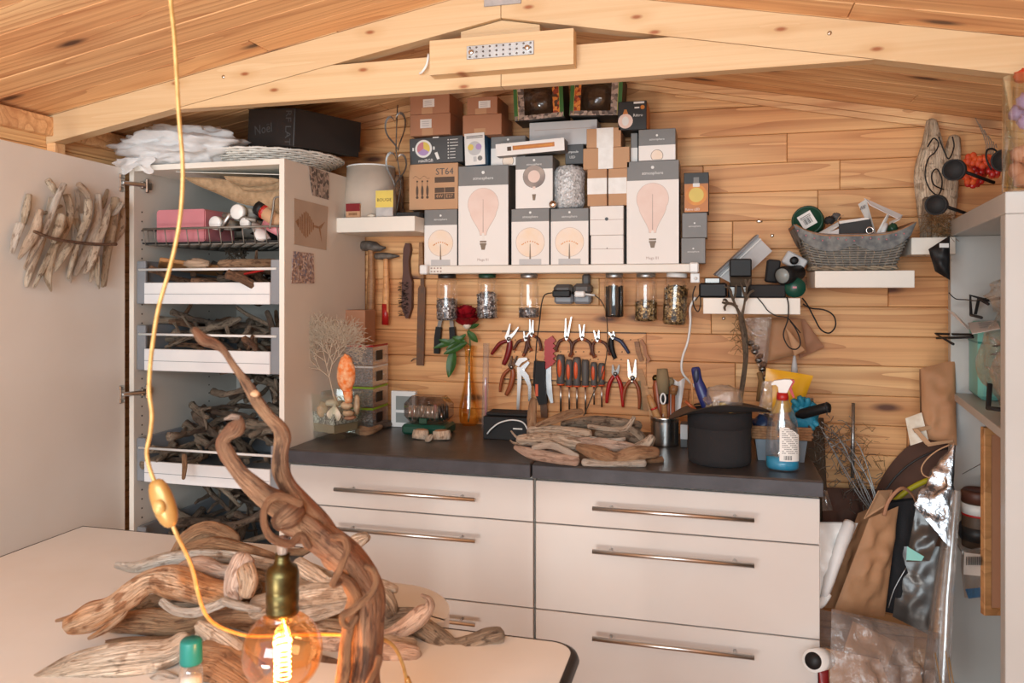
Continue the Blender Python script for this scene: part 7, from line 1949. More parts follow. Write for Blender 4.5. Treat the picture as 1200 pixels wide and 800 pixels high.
# ------------------------------------------------------------------ in the wire basket
zb0 = 1.575 + .010
T = thing('storage_box', 'dusty pink box with rounded corners in the wire basket', 'box', (at(212, 262, 2.25).x, 2.33, zb0))
wpk = at(238, 240, 2.25).x - at(181, 240, 2.25).x
m = MB(); slab(m, round_rect(-wpk / 2, 0, wpk / 2, .112, (.012, .012, .012, .012), 5), -.08, .08)
m.v = [V((v.x, v.z, v.y)) for v in m.v]; m.f = [f[::-1] for f in m.f]
part(T, 'box', m, 'pink_box', local=True)
part(T, 'lid_line', MB().box((wpk / 2 - .004, 0, .056), (.001, .162, .10)), 'dark_red', local=True)
# folded burlap
bl = thing('burlap_cloth', 'folded brown burlap cloth draped over the wire basket', 'cloth', (-1.53, 2.42, 1.66))
def fold(poly, y0, y1, nm='fold'):
    P = [at(*q_, 2.22) for q_ in spl(poly + poly[:1], 5)[:-1]]; n_ = len(P); c_ = sum(P, V()) / n_
    m = MB(); vs = []
    for y, k in ((y0 + .012, .9), (y0 + .003, .97), (y0, 1), (y1, 1)):
        for p_ in P: q_ = c_ + (p_ - c_) * k; vs.append(V((min(q_.x, IX1 - .008), y + .006 * noise.noise(q_ * 16), q_.z)))
    fs = [(l * n_ + i, (l + 1) * n_ + i, (l + 1) * n_ + (i + 1) % n_, l * n_ + (i + 1) % n_) for l in range(3) for i in range(n_)]
    fs.append(tuple(range(n_))); m.add(vs, fs, True); part(bl, nm, m, 'burlap')
fold([(213, 207), (240, 208), (262, 210), (280, 216), (315, 222), (330, 214), (331, 250), (312, 244), (280, 238), (252, 226), (228, 216)], 2.226, 2.52)
fold([(262, 206), (290, 207), (318, 208), (327, 212), (316, 218), (285, 219), (268, 213)], 2.220, 2.46)
fold([(280, 219), (316, 216), (329, 212), (330, 220), (316, 224), (288, 224)], 2.217, 2.44)
single('white_sheet', 'thin white sheet lying on the folded burlap in the cabinet top', 'sheet', plate([at(206, 201.5, 2.23), at(331, 205, 2.23), at(331, 204, 2.5), at(214, 200, 2.5)], .002), 'wicker_white')
CAPS = 'white screw cap tubes in the wire basket'
for px, py, r, lab in ((251, 261, 8, 'white round cap low in the wire basket next to the pink box'), (277, 248, 9, 'white round cap with centre hole on the tubes in the wire basket'), (286, 261, 6.5, 'smaller white cap at the front right of the wire basket')):
    rr = r * mpp(px, 2.24); q = at(px, py, 2.235)
    T = thing('glue_tube', lab, 'tube', q, 0, CAPS)
    part(T, 'cap', MB().lathe([(0, 0), (rr * .9, 0), (rr, .003), (rr, .028), (0, .028)], 20, q, Matrix.Rotation(R(-90), 3, 'X')), 'white_plastic')
    part(T, 'tube', MB().tube([q + V((0, .028, 0)), q + V((.005, .13, -.002))], rr * .8, 14), 'cabinet_in')
for k, (a_, b_, r, mt, lab) in enumerate((((306, 245), (335, 262), 9, 'card', 'copper coloured tube with black cap at the right of the basket'), ((312, 262), (331, 272), 7, 'pink_box', 'pinkish tube lying low at the right of the basket'), ((300, 262), (309, 280), 8, 'paper_white', 'white printed sachet hanging over the basket rim'), ((262, 252), (300, 258), 3, 'wire_grey', 'grey metal bracket lying between the caps'), ((258, 270), (270, 250), 3, 'zinc', 'thin grey hook standing between the white caps'))):
    P0, P1 = at(*a_, 2.25), at(*b_, 2.215 if k == 2 else 2.24)
    if k < 2: P1.x = min(P1.x, IX1 - .012)
    T = single('tube' if k < 2 else ('sachet', 'bracket', 'hook')[k - 2], lab, 'tube' if k < 2 else ('sachet', 'bracket', 'hook')[k - 2], MB().tube([P0, P0.lerp(P1, .5), P1], [r * mpp(a_[0], 2.25) * q_ for q_ in ((1, 1, .9) if k != 2 else (.7, 1.0, 1.1))], 10, flat=1 if k != 2 else .4), mt)
    if k == 0: part(T, 'cap', MB().tube([P0 - (P1 - P0) * .12, P0 + (P1 - P0) * .14], r * 1.05 * mpp(306, 2.25), 12), 'black_plastic'); part(T, 'band', MB().tube([P0 + (P1 - P0) * .15, P0 + (P1 - P0) * .28], r * 1.03 * mpp(306, 2.25), 12), 'red_plastic')
single('dark_rolls', 'dark folded cloth at the back of the wire basket', 'cloth', MB().blob((-1.52, 2.50, zb0 + .05), (.13, .10, .045), .3, 2.5, 4), 'black_cloth')
single('clear_film', 'crumpled clear film behind the pink box', 'film', MB().blob((at(212, 222, 2.42).x, 2.44, zb0 + .045), (.06, .05, .045), .3, 2.5, 4), 'cellophane')

# ------------------------------------------------------------------ driftwood in the drawers
rs = random.Random(77)
TPL = {}
def stick_mesh(key, mat, L, r, n=9, bend=.25, amp=.35, fork=False):
    rr = random.Random(key)
    m = MB()
    def limb(p, d, L, r, k=7):
        P, Q = [p], [r]
        for i in range(k):
            d = (d + V((rr.uniform(-bend, bend), rr.uniform(-bend, bend), rr.uniform(-bend, bend)))).normalized()
            p = p + d * L / k; P.append(p); Q.append(r * (1 - .45 * (i + 1) / k) * rr.uniform(.85, 1.15))
        P = [P[0] - (P[1] - P[0]) * .12] + P + [P[-1] + (P[-1] - P[-2]) * .15]; Q = [Q[0] * .55] + Q + [Q[-1] * .5]
        m.tube(P, Q, n, amp=amp, seed=key, freq=30); return P
    P = limb(V((-L / 2, 0, 0)), V((1, 0, 0)), L, r)
    if fork:
        limb(P[4], V((.6, rr.choice((-.8, .8)), .3)).normalized(), L * .4, r * .6, 4)
        limb(P[6], V((.5, rr.choice((-.8, .8)), .5)).normalized(), L * .3, r * .5, 4)
    c_ = sum(m.v, V()) / len(m.v); m.v = [q_ - c_ for q_ in m.v]
    return m.mesh('driftwood_stick', [mat])
for mt in ('drift_grey', 'drift_dark', 'bark'):
    TPL[mt] = [stick_mesh(100 + i + len(mt) * 10, mt, rs.uniform(.16, .30), rs.uniform(.010, .017), fork=i % 2 == 0) for i in range(8)]
def pile(n, mats, x0, x1, y0, y1, zf, rz, name, label, group, tilt=.35, scale=(.75, 1.15), yawr=(-1.6, 1.6)):
    for i in range(n):
        me = rs.choice(TPL[rs.choice(mats)])
        o = bpy.data.objects.new(name, me); COL.objects.link(o)
        s_ = rs.uniform(*scale)
        t = i / max(1, n - 1)
        x, y = rs.uniform(x0, x1), y0 + (y1 - y0) * (rs.random() if t < .5 else rs.uniform(.2, 1))
        ya = rs.uniform(*yawr)
        half = .5 * max(v.co.x for v in me.vertices) * 2 * s_
        x = min(max(x, x0 + abs(math.cos(ya)) * half * .8), x1 - abs(math.cos(ya)) * half * .8) if x1 - x0 > 2 * half * .8 * abs(math.cos(ya)) else (x0 + x1) / 2
        o.location = (x, y, zf(x, y, t) + rs.uniform(0, .008)); o.rotation_euler = (rs.uniform(0, 6.28), rs.uniform(-tilt, tilt) , ya); o.scale = (s_,) * 3
        f_ = min(2, int((x - x0) / (x1 - x0) * 3)); h_ = (o.location.z - zf(x, y, 0)) > .05
        tag(o, label + ', ' + ('high' if h_ else 'low') + ' ' + ('at the left', 'in the middle', 'at the right')[f_], 'driftwood', group)
xa, xb = IX0 + .03, IX1 - .03
pile(24, ['bark', 'bark', 'drift_dark'], xa, xb, 2.235, 2.5, lambda x, y, t: DR[0][0] + .03 + .075 * t, 0, 'driftwood_stick', 'short bark stick in the top drawer', 'bark sticks in the top drawer', .12)
T = single('wood_offcut', 'pale flat wood offcut tilted in the top drawer', 'wood offcut', MB().bar(at(186, 308, 2.26), at(262, 318, 2.40) + V((0, 0, -.0)), .11, .014, .003, (0, .3, 1)), 'frame_wood')
single('driftwood_stick', 'thick pale brown log lying on top at the right of the top drawer', 'driftwood', dw(None, [(259, 309, 2.62), (290, 308, 2.60), (322, 308, 2.58)], [5, 6, 5], '', 61), 'drift_brown')
m = MB()
for i in range(60):
    a_ = at(rs.uniform(266, 288), rs.uniform(288, 304), 2.42 + rs.uniform(-.04, .04)); d = V((rs.uniform(-1, 1), rs.uniform(-1, 1), rs.uniform(-1, 1))).normalized() * .022; m.tube([a_ - d, a_ + V((rs.uniform(-.01, .01), 0, .008)), a_ + d], .0016, 4, cap=False)
single('twig_tangle', 'tangle of fine grey twigs on the top drawer sticks', 'twigs', m, 'twig_grey', kind='stuff')
single('red_clip', 'small red plastic clip among the bark sticks in the top drawer', 'clip', MB().bar(at(286, 321, 2.225), at(310, 316, 2.225), .008, .007, .002), 'red_plastic')
m = MB().blob(at(231, 309, 2.28), (.05, .025, .018), .4, 4, 3); single('cork_bark', 'crumbly pale bark piece behind the drawer rail of the top drawer', 'bark', m, 'drift_pale')
pile(36, ['bark', 'drift_dark', 'drift_grey'], xa, xb, 2.235, 2.56, lambda x, y, t: DR[1][0] + .035 + .105 * t, 0, 'driftwood_stick', 'dark stick in the second drawer', 'sticks in the second drawer', .2)
single('driftwood_stick', 'straight grey stick sticking up at the right of the second drawer', 'driftwood', dw(None, [(278, 360, 2.74), (292, 370, 2.70), (314, 380, 2.62)], [2.2, 2.6, 2.2], '', 63), 'drift_grey')
single('driftwood_stick', 'dark curved stub standing at the right end of the second drawer', 'driftwood', dw(None, [(313, 366, 2.62), (317, 374, 2.60), (319, 386, 2.58)], [3, 3.4, 3.4], '', 64), 'drift_dark')
hz3 = lambda x, y, t: DR[2][0] + .035 + (.06 + .34 * math.exp(-((x + 1.60) / .16) ** 2)) * t
pile(64, ['drift_grey', 'drift_grey', 'drift_dark'], xa, xb, 2.25, 2.62, hz3, 0, 'driftwood_stick', 'gnarled grey stick in the third drawer heap', 'heap of sticks in the third drawer', .5)
single('driftwood_stick', 'reddish stick hanging over the front of the third drawer', 'driftwood', dw(None, [(216, 534, 2.52), (216, 546, 2.50), (215, 560, 2.495)], [3.2, 3.4, 2.4], '', 65), 'drift_brown')
hz4 = lambda x, y, t: DR[3][0] + .02 + .20 * t * (1 if x > -1.80 else .5)
pile(36, ['drift_dark', 'drift_dark', 'drift_grey'], xa, xb, 2.25, 2.60, hz4, 0, 'driftwood_stick', 'dark gnarled stick in the lowest drawer', 'heap of sticks in the lowest drawer', .7)

# ------------------------------------------------------------------ driftwood bundle on the door
dp_ = HD - dn * .0                                   # plane of the door's inner face
def on_door(px, py, off=.02):
    n_ = -dn; d = ray(px, py); o_ = V((0, 0, CAM_Z)); p0_ = HD + n_ * off
    k = (p0_ - o_).dot(n_) / d.dot(n_); return o_ + d * k
BN = thing('driftwood_bundle', 'bundle of pale driftwood sticks tied with twine hanging on the open door', 'driftwood bundle', on_door(80, 330, .0))
def ddw(pts, r, seed, off, mat='drift_bundle', name='stick', amp=.2):
    if not hasattr(r, '__len__'): r = [r] * len(pts)
    S_ = spl([(*q_, rr) for q_, rr in zip(pts, r)], 5); P, Q = [], []
    for px, py, rr in S_:
        c_ = on_door(px, py, off); P.append(c_); Q.append(rr * (c_.xy.dot(V((-SN, CS)))) / F)
    P = [P[0] + (P[0] - P[1]) * .25] + P + [P[-1] + (P[-1] - P[-2]) * .25]; Q = [Q[0] * .6] + Q + [Q[-1] * .6]
    return part(BN, name, MB().tube(P, Q, 10, amp=amp, seed=seed, freq=22), mat)
SX = [([(34, 228), (31, 246), (28, 262)], [4, 5, 5]), ([(24, 262), (18, 280), (14, 296)], [6, 5, 4.5]), ([(47, 246), (42, 268), (34, 284), (22, 303)], [4, 7, 7, 3]), ([(72, 241), (58, 248), (48, 250)], [2, 2.4, 3]),
      ([(56, 211), (62, 220), (66, 228)], [4.5, 5, 3.5]), ([(75, 216), (66, 234), (56, 262), (42, 290), (30, 316)], [4, 4.4, 4, 3.6, 2.8]), ([(60, 232), (55, 260), (46, 292), (34, 322), (31, 336)], [4, 4, 4.4, 5, 4]), ([(78, 228), (82, 250), (74, 276), (58, 300), (40, 336)], [5, 5, 4.5, 4.5, 3]),
      ([(72, 252), (68, 268), (62, 284)], [6, 7, 5]), ([(90, 222), (92, 240), (88, 262), (86, 290)], [3, 3, 3.4, 3]), ([(92, 216), (101, 226), (106, 240)], [4, 5, 4]), ([(104, 234), (102, 256), (94, 276), (86, 300), (80, 326)], [5, 5.5, 4, 3.5, 3]),
      ([(88, 256), (90, 268), (97, 268)], [4.5, 5, 2]), ([(115, 228), (114, 256), (106, 282), (94, 310), (88, 322)], [5, 5.5, 6, 5, 3]), ([(129, 240), (123, 262), (114, 284), (106, 308), (99, 320)], [2, 5, 5.4, 5, 3]), ([(126, 222), (122, 236), (120, 244)], [2, 3.4, 3]),
      ([(135, 232), (132, 262), (126, 294), (122, 322), (120, 336)], [5.5, 5.5, 5, 4, 3]), ([(143, 238), (136, 248), (131, 252)], [3.6, 3.4, 2]), ([(144, 244), (142, 268), (134, 284)], [3, 5, 3]), ([(66, 284), (58, 306), (56, 326), (60, 341)], [5, 6.5, 5, 2]),
      ([(84, 284), (74, 300), (64, 318)], [4, 5, 2]), ([(90, 300), (82, 318), (83, 331)], [3, 4, 1.6]), ([(104, 304), (108, 320), (105, 330)], [3, 4, 3]), ([(114, 300), (114, 322), (116, 338)], [3, 3, 1.6]), ([(124, 300), (123, 320), (122, 335)], [4, 4, 4]), ([(98, 250), (100, 262), (98, 272)], [5, 5, 3]), ([(48, 262), (40, 290), (29, 314)], [3, 3.4, 3])]
for i, (pts, r) in enumerate(SX): ddw(pts, [q_ * .88 for q_ in r[:-1]] + [r[-1] * .6], i + 200, .014 + .018 * (i % 3), ('drift_bundle', 'drift_white', 'drift_pale', 'drift_bundle')[i % 4])
ddw([(40, 271), (55, 277), (75, 282), (110, 286), (136, 286)], 1.9, 260, .068, 'bark', 'twine')
# ================================================================== driftwood heap on the tables
PG = 'driftwood pieces heaped on the tables'
HP = [
 (([(40, 795, 1.34), (62, 788, 1.345), (90, 779, 1.35), (150, 772, 1.36), (195, 764, 1.38), (216, 752, 1.40)], [5, 9, 12, 15, 13, 11]), 'drift_pale', 'pale driftwood limb nearest the left table edge, pointing left'),
 (([(84, 766, 1.47), (110, 760, 1.47), (150, 752, 1.46), (200, 750, 1.45)], [4, 5.5, 5.5, 5]), 'drift_brown', 'thin dark driftwood stick just above the nearest pale limb'),
 (([(128, 733, 1.52), (170, 726, 1.50), (215, 730, 1.49), (270, 722, 1.48), (330, 722, 1.48)], [9, 13, 13, 12, 11]), 'drift_brown', 'thick brown log in the middle of the heap under the pale forked one'),
 (([(128, 745, 1.55), (170, 745, 1.53), (215, 748, 1.52), (252, 748, 1.50)], [7, 9, 8, 7]), 'drift_pink', 'pinkish log below the thick brown log'),
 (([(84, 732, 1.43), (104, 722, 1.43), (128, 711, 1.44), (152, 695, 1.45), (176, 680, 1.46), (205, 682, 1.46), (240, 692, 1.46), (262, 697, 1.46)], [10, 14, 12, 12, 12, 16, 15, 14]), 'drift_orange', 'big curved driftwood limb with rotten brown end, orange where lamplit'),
 (([(136, 662, 1.60), (160, 664, 1.60), (190, 657, 1.60), (235, 652, 1.60), (285, 655, 1.60), (330, 664, 1.60)], [3, 6, 8, 8, 8, 7]), 'drift_white', 'long bleached driftwood stick pointing left above the big curved limb'),
 (([(205, 650, 1.68), (222, 632, 1.68), (242, 622, 1.68), (262, 626, 1.67), (275, 632, 1.66)], [6, 9, 9, 8, 6]), 'drift_brown', 'bent brown driftwood piece topmost at the left of the heap'),
 (([(214, 645, 1.64), (250, 638, 1.64), (285, 644, 1.64), (318, 653, 1.63)], [5, 8, 8, 6]), 'drift_brown', 'smooth brown driftwood piece just below the topmost bent one'),
 (([(213, 670, 1.52), (235, 666, 1.52), (262, 670, 1.52), (282, 664, 1.51)], [10, 11, 9, 6]), 'drift_pink', 'short pale pink stub with hollow end behind the lamp cord'),
 (([(284, 656, 1.46), (276, 672, 1.45), (272, 690, 1.44), (276, 700, 1.43)], [12, 13, 11, 8]), 'drift_pink', 'upright knotty pale piece with worm holes left of the bulb'),
 (([(288, 666, 1.44), (292, 680, 1.43), (288, 696, 1.42)], [9, 9, 7]), 'drift_orange', 'orange knot leaning on the upright knotty piece'),
 (([(190, 704, 1.42), (206, 714, 1.42), (228, 717, 1.42), (252, 710, 1.42), (266, 704, 1.42)], [4, 4.5, 4.5, 5, 5]), 'drift_white', 'thin white Y shaped branch lying before the big curved limb'),
 (([(262, 704, 1.41), (280, 710, 1.41), (304, 714, 1.41)], [4.5, 5, 4]), 'drift_white', 'right arm of bleached branch next to the bulb socket'),
 (([(348, 663, 1.50), (364, 672, 1.50), (384, 684, 1.49), (396, 682, 1.48)], [9, 10, 7, 5]), 'drift_pale', 'pale pointed driftwood piece right of the brass socket'),
 (([(352, 660, 1.54), (372, 668, 1.53), (392, 676, 1.52)], [5, 6, 4]), 'drift_white', 'narrow pale sliver above the pointed piece right of the socket'),
 (([(300, 712, 1.47), (330, 707, 1.47), (370, 702, 1.47), (412, 696, 1.47)], [11, 13, 14, 12]), 'drift_pale', 'thick pale log behind the glowing bulb top'),
 (([(345, 722, 1.44), (375, 718, 1.44), (404, 709, 1.44)], [6, 7, 5]), 'drift_white', 'bleached slim log under the thick pale log right of the socket'),
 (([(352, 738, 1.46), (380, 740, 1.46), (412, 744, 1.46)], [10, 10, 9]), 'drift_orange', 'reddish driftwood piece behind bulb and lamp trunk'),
 (([(370, 752, 1.40), (395, 752, 1.40), (408, 748, 1.40)], [9, 10, 8]), 'drift_pink', 'stubby pinkish block right of the glowing bulb'),
 (([(236, 734, 1.40), (252, 746, 1.38), (272, 758, 1.36), (292, 772, 1.35)], [7, 11, 11, 9]), 'drift_pale', 'pale driftwood chunk slanting down behind the bulb left side'),
 (([(236, 738, 1.40), (232, 744, 1.40), (229, 750, 1.40)], [4, 3.4, 2.4]), 'drift_pale', 'small pale spur at the top of the slanting chunk'),
 (([(330, 645, 1.60), (352, 647, 1.60), (366, 640, 1.60)], [3, 4, 4]), 'drift_brown', 'thin brown stick behind the lamp knob'),
 (([(404, 644, 1.55), (416, 636, 1.54), (428, 629, 1.53)], [9, 9, 6]), 'drift_pale', 'splintered pale stub peeking out right behind the lamp trunk'),
 (([(428, 686, 1.52), (446, 684, 1.51), (463, 691, 1.50)], [8, 7, 5]), 'drift_pale', 'short pale peg right of the lamp trunk'),
 (([(438, 696, 1.51), (448, 706, 1.50), (456, 716, 1.50)], [13, 15, 12]), 'drift_grey', 'blocky grey driftwood stub right of the lamp trunk'),
 (([(440, 734, 1.50), (462, 728, 1.50), (484, 722, 1.50)], [9, 12, 10]), 'drift_grey', 'grey driftwood log lying behind the pink antler'),
 (([(445, 744, 1.46), (462, 742, 1.46), (480, 730, 1.45), (494, 718, 1.45), (503, 711, 1.45), (502, 702, 1.45), (494, 697, 1.45)], [4, 8, 10, 9, 6, 3.4, 1.6]), 'drift_pink', 'pink antler shaped driftwood with curled tip, right of the trunk'),
 (([(452, 716, 1.50), (444, 727, 1.49), (441, 735, 1.48)], [3, 3, 2]), 'drift_pink', 'forked pale pink prong beside the lamp trunk'),
 (([(478, 720, 1.52), (495, 738, 1.50), (514, 752, 1.48), (530, 760, 1.465), (552, 755, 1.465), (572, 748, 1.465), (586, 744, 1.465)], [9, 12, 13, 12, 11, 10, 9]), 'drift_grey', 'long curved grey driftwood arm reaching right over the table'),
 (([(446, 768, 1.41), (466, 767, 1.41), (486, 770, 1.41)], [12, 13, 12]), 'drift_pink', 'sawn pinkish log end lying on the table right of the trunk'),
 (([(450, 752, 1.44), (468, 754, 1.44), (484, 755, 1.44)], [7, 8, 6]), 'drift_pale', 'pale slat of driftwood between antler and sawn log end'),
 (([(372, 775, 1.40), (392, 780, 1.39), (412, 786, 1.38)], [9, 10, 8]), 'bark', 'dark brown bark piece under the heap beside the bulb'),
 (([(178, 797, 1.33), (190, 794, 1.33), (205, 796, 1.33)], [5, 8, 6]), 'drift_white', 'small white driftwood lump left of the teal capped bottle'),
 (([(250, 716, 1.54), (290, 728, 1.52), (330, 738, 1.50)], [9, 10, 9]), 'drift_brown', 'brown log deep in the heap behind the bulb'),
 (([(150, 715, 1.56), (190, 705, 1.57), (240, 706, 1.57), (300, 690, 1.57)], [8, 10, 10, 9]), 'drift_grey', 'grey log deep in the heap under the big curved limb'),
 (([(250, 660, 1.66), (300, 672, 1.64), (350, 690, 1.62), (410, 700, 1.6)], [8, 10, 11, 9]), 'drift_pale', 'long pale log deep in the heap behind the socket'),
 (([(290, 690, 1.60), (350, 712, 1.60), (420, 722, 1.58)], [10, 12, 10]), 'drift_brown', 'broad brown log at the bottom of the heap behind the bulb'),
]
for i, ((pts, r), mt, lab) in enumerate(HP):
    m = dw(None, pts, [q_ * 1.06 for q_ in r], '', 300 + i, 8, 18, .36)
    if i == 4:
        m2 = dw(None, [(66, 727, 1.43), (84, 722, 1.43), (104, 714, 1.43), (116, 708, 1.44)], [1.6, 3, 3.6, 4], '', 371); o = len(m.v)
        for b_ in (m2, dw(None, [(104, 748, 1.41), (122, 738, 1.42), (140, 724, 1.43), (148, 716, 1.44)], [2, 4, 4, 3], '', 372)):
            m.add(b_.v, b_.f, True, [b_.uv[k] for k in range(len(b_.f))])
    single('driftwood', lab, 'driftwood', m, mt, PG)
m = MB().tube([atd(232, 773, 1.33), atd(262, 776, 1.33), atd(300, 800, 1.31)], [.05, .055, .045], 12, amp=.2, seed=9, flat=.5)
single('bark_slab', 'broad brown bark slab lying between the teal bottle and the bulb', 'bark', m, 'drift_brown', PG)

# ------------------------------------------------------------------ small bottle with teal cap
qb_ = atd(224, 790, 1.16); qb_ = V((qb_.x, qb_.y, .7506))
T = thing('glue_bottle', 'small clear glue bottle with teal cap standing on the table front', 'bottle', qb_)
rb_ = 12.5 * 1.16 / F; zc_ = atd(224, 776, 1.16).z - .7506; zt_ = atd(224, 749, 1.16).z - .7506
part(T, 'bottle', MB().lathe([(0, .001), (rb_ * .95, .001), (rb_ * 1.05, .005), (rb_ * 1.05, zc_ - .012), (rb_ * .8, zc_ - .001), (0, zc_ - .001)], 24), 'bottle_pet', local=True)
part(T, 'liquid', MB().lathe([(0, .003), (rb_ * .92, .003), (rb_ * .92, zc_ * .8), (0, zc_ * .8)], 20), 'print_peach', local=True)
part(T, 'cap', MB().lathe([(0, zc_), (rb_, zc_), (rb_ * 1.02, zc_ + .003), (rb_ * .98, zt_ - .003), (rb_ * .88, zt_), (0, zt_)], 24), 'teal_cap', 'teal screw cap', local=True)

# ------------------------------------------------------------------ the driftwood lamp
LD = 1.06
base = atd(425, 862, 1.10)
LA = thing('driftwood_lamp', 'twisted driftwood table lamp with glowing amber globe bulb', 'lamp', (base.x, base.y, .7506))
def lw(name, pts, r, mat='drift_lamp', seed=0, amp=.2, n=16, k=7, label=None, end=.7): return dw(LA, pts, r, mat, seed, k, n, amp, name, label, end=end)
zfoot = atd(425, 893, 1.10)
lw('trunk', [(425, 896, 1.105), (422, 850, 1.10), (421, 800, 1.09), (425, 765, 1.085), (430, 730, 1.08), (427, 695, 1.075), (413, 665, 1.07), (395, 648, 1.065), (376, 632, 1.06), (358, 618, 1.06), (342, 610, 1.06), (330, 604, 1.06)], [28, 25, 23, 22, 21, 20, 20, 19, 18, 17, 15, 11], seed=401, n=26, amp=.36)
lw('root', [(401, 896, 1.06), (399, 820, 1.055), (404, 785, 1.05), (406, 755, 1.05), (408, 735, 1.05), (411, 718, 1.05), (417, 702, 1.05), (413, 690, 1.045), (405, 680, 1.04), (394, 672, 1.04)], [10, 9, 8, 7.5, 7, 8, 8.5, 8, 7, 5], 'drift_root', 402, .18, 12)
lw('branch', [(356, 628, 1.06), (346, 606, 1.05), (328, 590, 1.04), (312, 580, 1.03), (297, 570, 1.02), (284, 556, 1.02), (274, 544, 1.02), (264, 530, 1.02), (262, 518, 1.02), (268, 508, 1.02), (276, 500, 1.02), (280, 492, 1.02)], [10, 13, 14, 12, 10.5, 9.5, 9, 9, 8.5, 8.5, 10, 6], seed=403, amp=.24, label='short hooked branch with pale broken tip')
part(LA, 'broken_tip', MB().tube([atd(263, 491, 1.015), atd(272, 488, 1.015), atd(281, 489, 1.015)], [.0015, .004, .003], 8, amp=.3), 'drift_pink', 'pale broken wood')
lw('branch', [(392, 652, 1.075), (372, 618, 1.075), (352, 592, 1.07), (338, 570, 1.07), (328, 550, 1.065), (328, 530, 1.06), (332, 512, 1.06), (327, 500, 1.055), (314, 488, 1.05), (302, 472, 1.05), (294, 456, 1.045), (284, 442, 1.045), (273, 426, 1.04), (262, 411, 1.04), (252, 403, 1.04), (238, 397, 1.035), (228, 386, 1.03)], [17, 15, 13, 11, 9.5, 9, 9, 9, 8, 7, 6.5, 5, 4, 4, 6, 8, 4], seed=404, amp=.2, label='long slender branch reaching up to a flat tip')
part(LA, 'knot', MB().blob(atd(299, 461, 1.03), (.006, .005, .0045), .3, 2, 3), 'card', 'pale knot scar')
lw('knob', [(346, 600, 1.045), (336, 606, 1.03), (328, 612, 1.02)], [13, 14, 11], seed=405, amp=.3)
def ring_pts(pts, d0): return [(x, y, d) for x, y, d in pts]
for i, pts in enumerate(([(352, 590, 1.01), (330, 581, 1.005), (316, 586, 1.005), (309, 602, 1.0), (312, 620, 1.0), (322, 632, 1.0), (340, 637, 1.01), (352, 628, 1.02), (362, 640, 1.02)],
                         [(390, 630, 1.02), (402, 630, 1.01), (407, 642, 1.005), (402, 658, 1.0), (396, 672, 1.0), (390, 684, 1.0), (398, 682, 1.01)],
                         [(430, 664, 1.04), (438, 668, 1.02), (441, 680, 1.01), (436, 694, 1.005), (424, 706, 1.0), (412, 716, 1.0), (403, 720, 1.0), (402, 728, 1.005), (410, 734, 1.01), (418, 722, 1.015)],
                         [(444, 770, 1.04), (440, 785, 1.03), (432, 800, 1.02), (424, 830, 1.03)])):
    lw('vine', pts, 4.6 if i == 0 else 4.2, 'drift_root', 410 + i, .16, 10, 5)
# socket and bulb (hanging from the knob)
sc_ = atd(331, 700, 1.055); k_ = 1.055 / F
def sz(y): return atd(331, y, 1.055).z
part(LA, 'cord_stub', MB().tube([atd(331, 630, 1.05), V((sc_.x, sc_.y, sz(655)))], [.0085, .0065], 10, amp=.15), 'drift_pink')
X_, Y_ = sc_.x, sc_.y
part(LA, 'socket', MB().lathe([(0, sz(718)), (18.5 * k_, sz(718)), (19 * k_, sz(712)), (17.8 * k_, sz(709)), (19 * k_, sz(704)), (19 * k_, sz(694)), (18 * k_, sz(692)), (19 * k_, sz(688)), (19.2 * k_, sz(672)), (17 * k_, sz(664)), (10.5 * k_, sz(660)), (8.5 * k_, sz(654)), (8.5 * k_, sz(648)), (0, sz(648))][::1], 28, (X_, Y_, 0)), 'brass_old', 'old brass lamp socket')
rbk = 46 * k_; zb_c = sz(763)
prof = [(rbk * math.sin(R(a)), zb_c - rbk * math.cos(R(a))) for a in range(0, 146, 5)] + [(21 * k_, sz(728)), (18 * k_, sz(722)), (17 * k_, sz(716))]
bulb = part(LA, 'bulb', MB().lathe(prof, 40, (X_, Y_, 0)), 'glass_bulb', 'clear amber globe bulb')
part(bulb, 'glass_mount', MB().lathe([(9 * k_, sz(719)), (8 * k_, sz(724)), (3 * k_, sz(732)), (2.5 * k_, sz(748)), (0, sz(750))], 16, (X_, Y_, 0)), 'glass_amber')
hx = [(X_ + 9 * k_ * math.cos(a * .45), Y_ + 9 * k_ * math.sin(a * .45), sz(752 + a * .42)) for a in range(0, 112)]
part(bulb, 'filament', MB().tube([(X_, Y_, sz(722))] + hx, .0011, 6), 'filament', 'glowing coiled filament')
lp = bpy.data.lights.new('bulb_light', 'POINT'); lp.energy = 2.6; lp.color = (1.0, .50, .16); lp.shadow_soft_size = .012
lo = bpy.data.objects.new('bulb_light', lp); lo.location = (X_, Y_, sz(775)); COL.objects.link(lo); lo.parent = LA; lo.location = V(lo.location) - LA.location

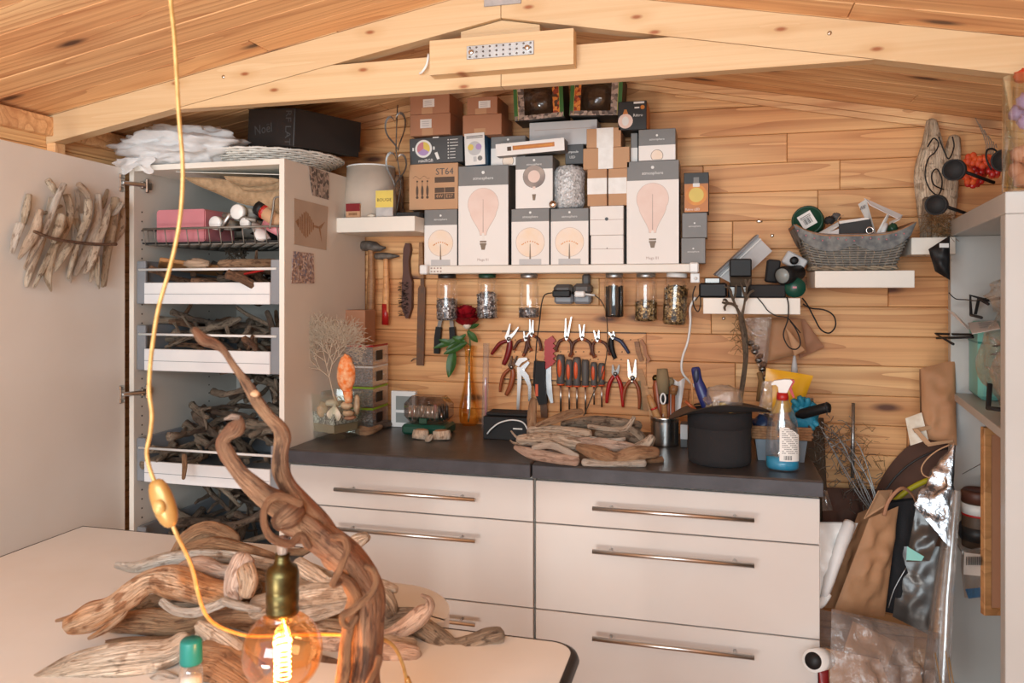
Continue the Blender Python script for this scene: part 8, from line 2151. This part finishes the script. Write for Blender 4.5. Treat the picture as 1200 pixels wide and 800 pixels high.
# ------------------------------------------------------------------ cord with switch
CD = .98
def cz(x, y, d=CD): return tuple(atd(x, y, d))
pts = [(200, -95), (201, -40), (200, 0), (204, 40), (207, 90), (210, 140), (214, 190), (213, 235), (208, 275), (198, 318), (186, 360), (180, 395), (176, 430), (175, 460), (178, 485), (176, 508), (172, 530), (176, 550), (182, 566)]
P = [cz(*q_) for q_ in pts]
top = V(P[0]); top.z = zr(top.x) - .002; P[0] = tuple(top)
ec = thing('electric_cord', 'golden fabric cord hanging from the roof down to the lamp', 'cord', (top.x, top.y, top.z - .8))
part(ec, 'cord', MB().tube(spl(P, 6), .0027, 10), 'gold_cord')
P2 = [cz(201, 612), cz(208, 628), cz(218, 648, 1.0), cz(226, 668, 1.02), cz(232, 695, 1.04), cz(240, 718, 1.07), cz(252, 731, 1.10), cz(272, 740, 1.13), cz(296, 745, 1.15), cz(340, 744, 1.16), cz(372, 743, 1.15), cz(408, 744, 1.12)]
part(ec, 'cord', MB().tube(spl(P2, 6), .0027, 10), 'gold_cord')
P3 = [cz(441, 746, 1.13), cz(452, 750, 1.14), cz(462, 758, 1.15), cz(470, 773, 1.16), cz(475, 790, 1.17), cz(478, 812, 1.19)]
part(ec, 'cord', MB().tube(spl(P3, 6), .0027, 10), 'gold_cord')
part(ec, 'plug_end', MB().tube([cz(477, 794, 1.172), cz(480, 806, 1.18), cz(483, 825, 1.20)], [.004, .0065, .006], 10), 'gold_plastic')
a_, b_ = V(cz(182, 562)), V(cz(201, 617)); ax = (b_ - a_)
S_ = [0, .05, .15, .3, .5, .7, .85, .95, 1]; W_ = [.005, .0095, .0125, .0148, .0155, .0148, .0125, .009, .005]
m = MB().tube([a_ + ax * s_ for s_ in S_], W_, 20, flat=.72)
sw = part(ec, 'switch', m, 'gold_plastic', 'oval gold inline switch')
q = V(cz(186.5, 594, CD - .012)); fd = (V((0, 0, CAM_Z)) - q).normalized()
part(sw, 'button', MB().blob(q, (.0085, .006, .0095), 0, nu=20, nv=12), 'brass_polish' if 'brass_polish' in MATS else 'gold_cord', 'round rocker button')
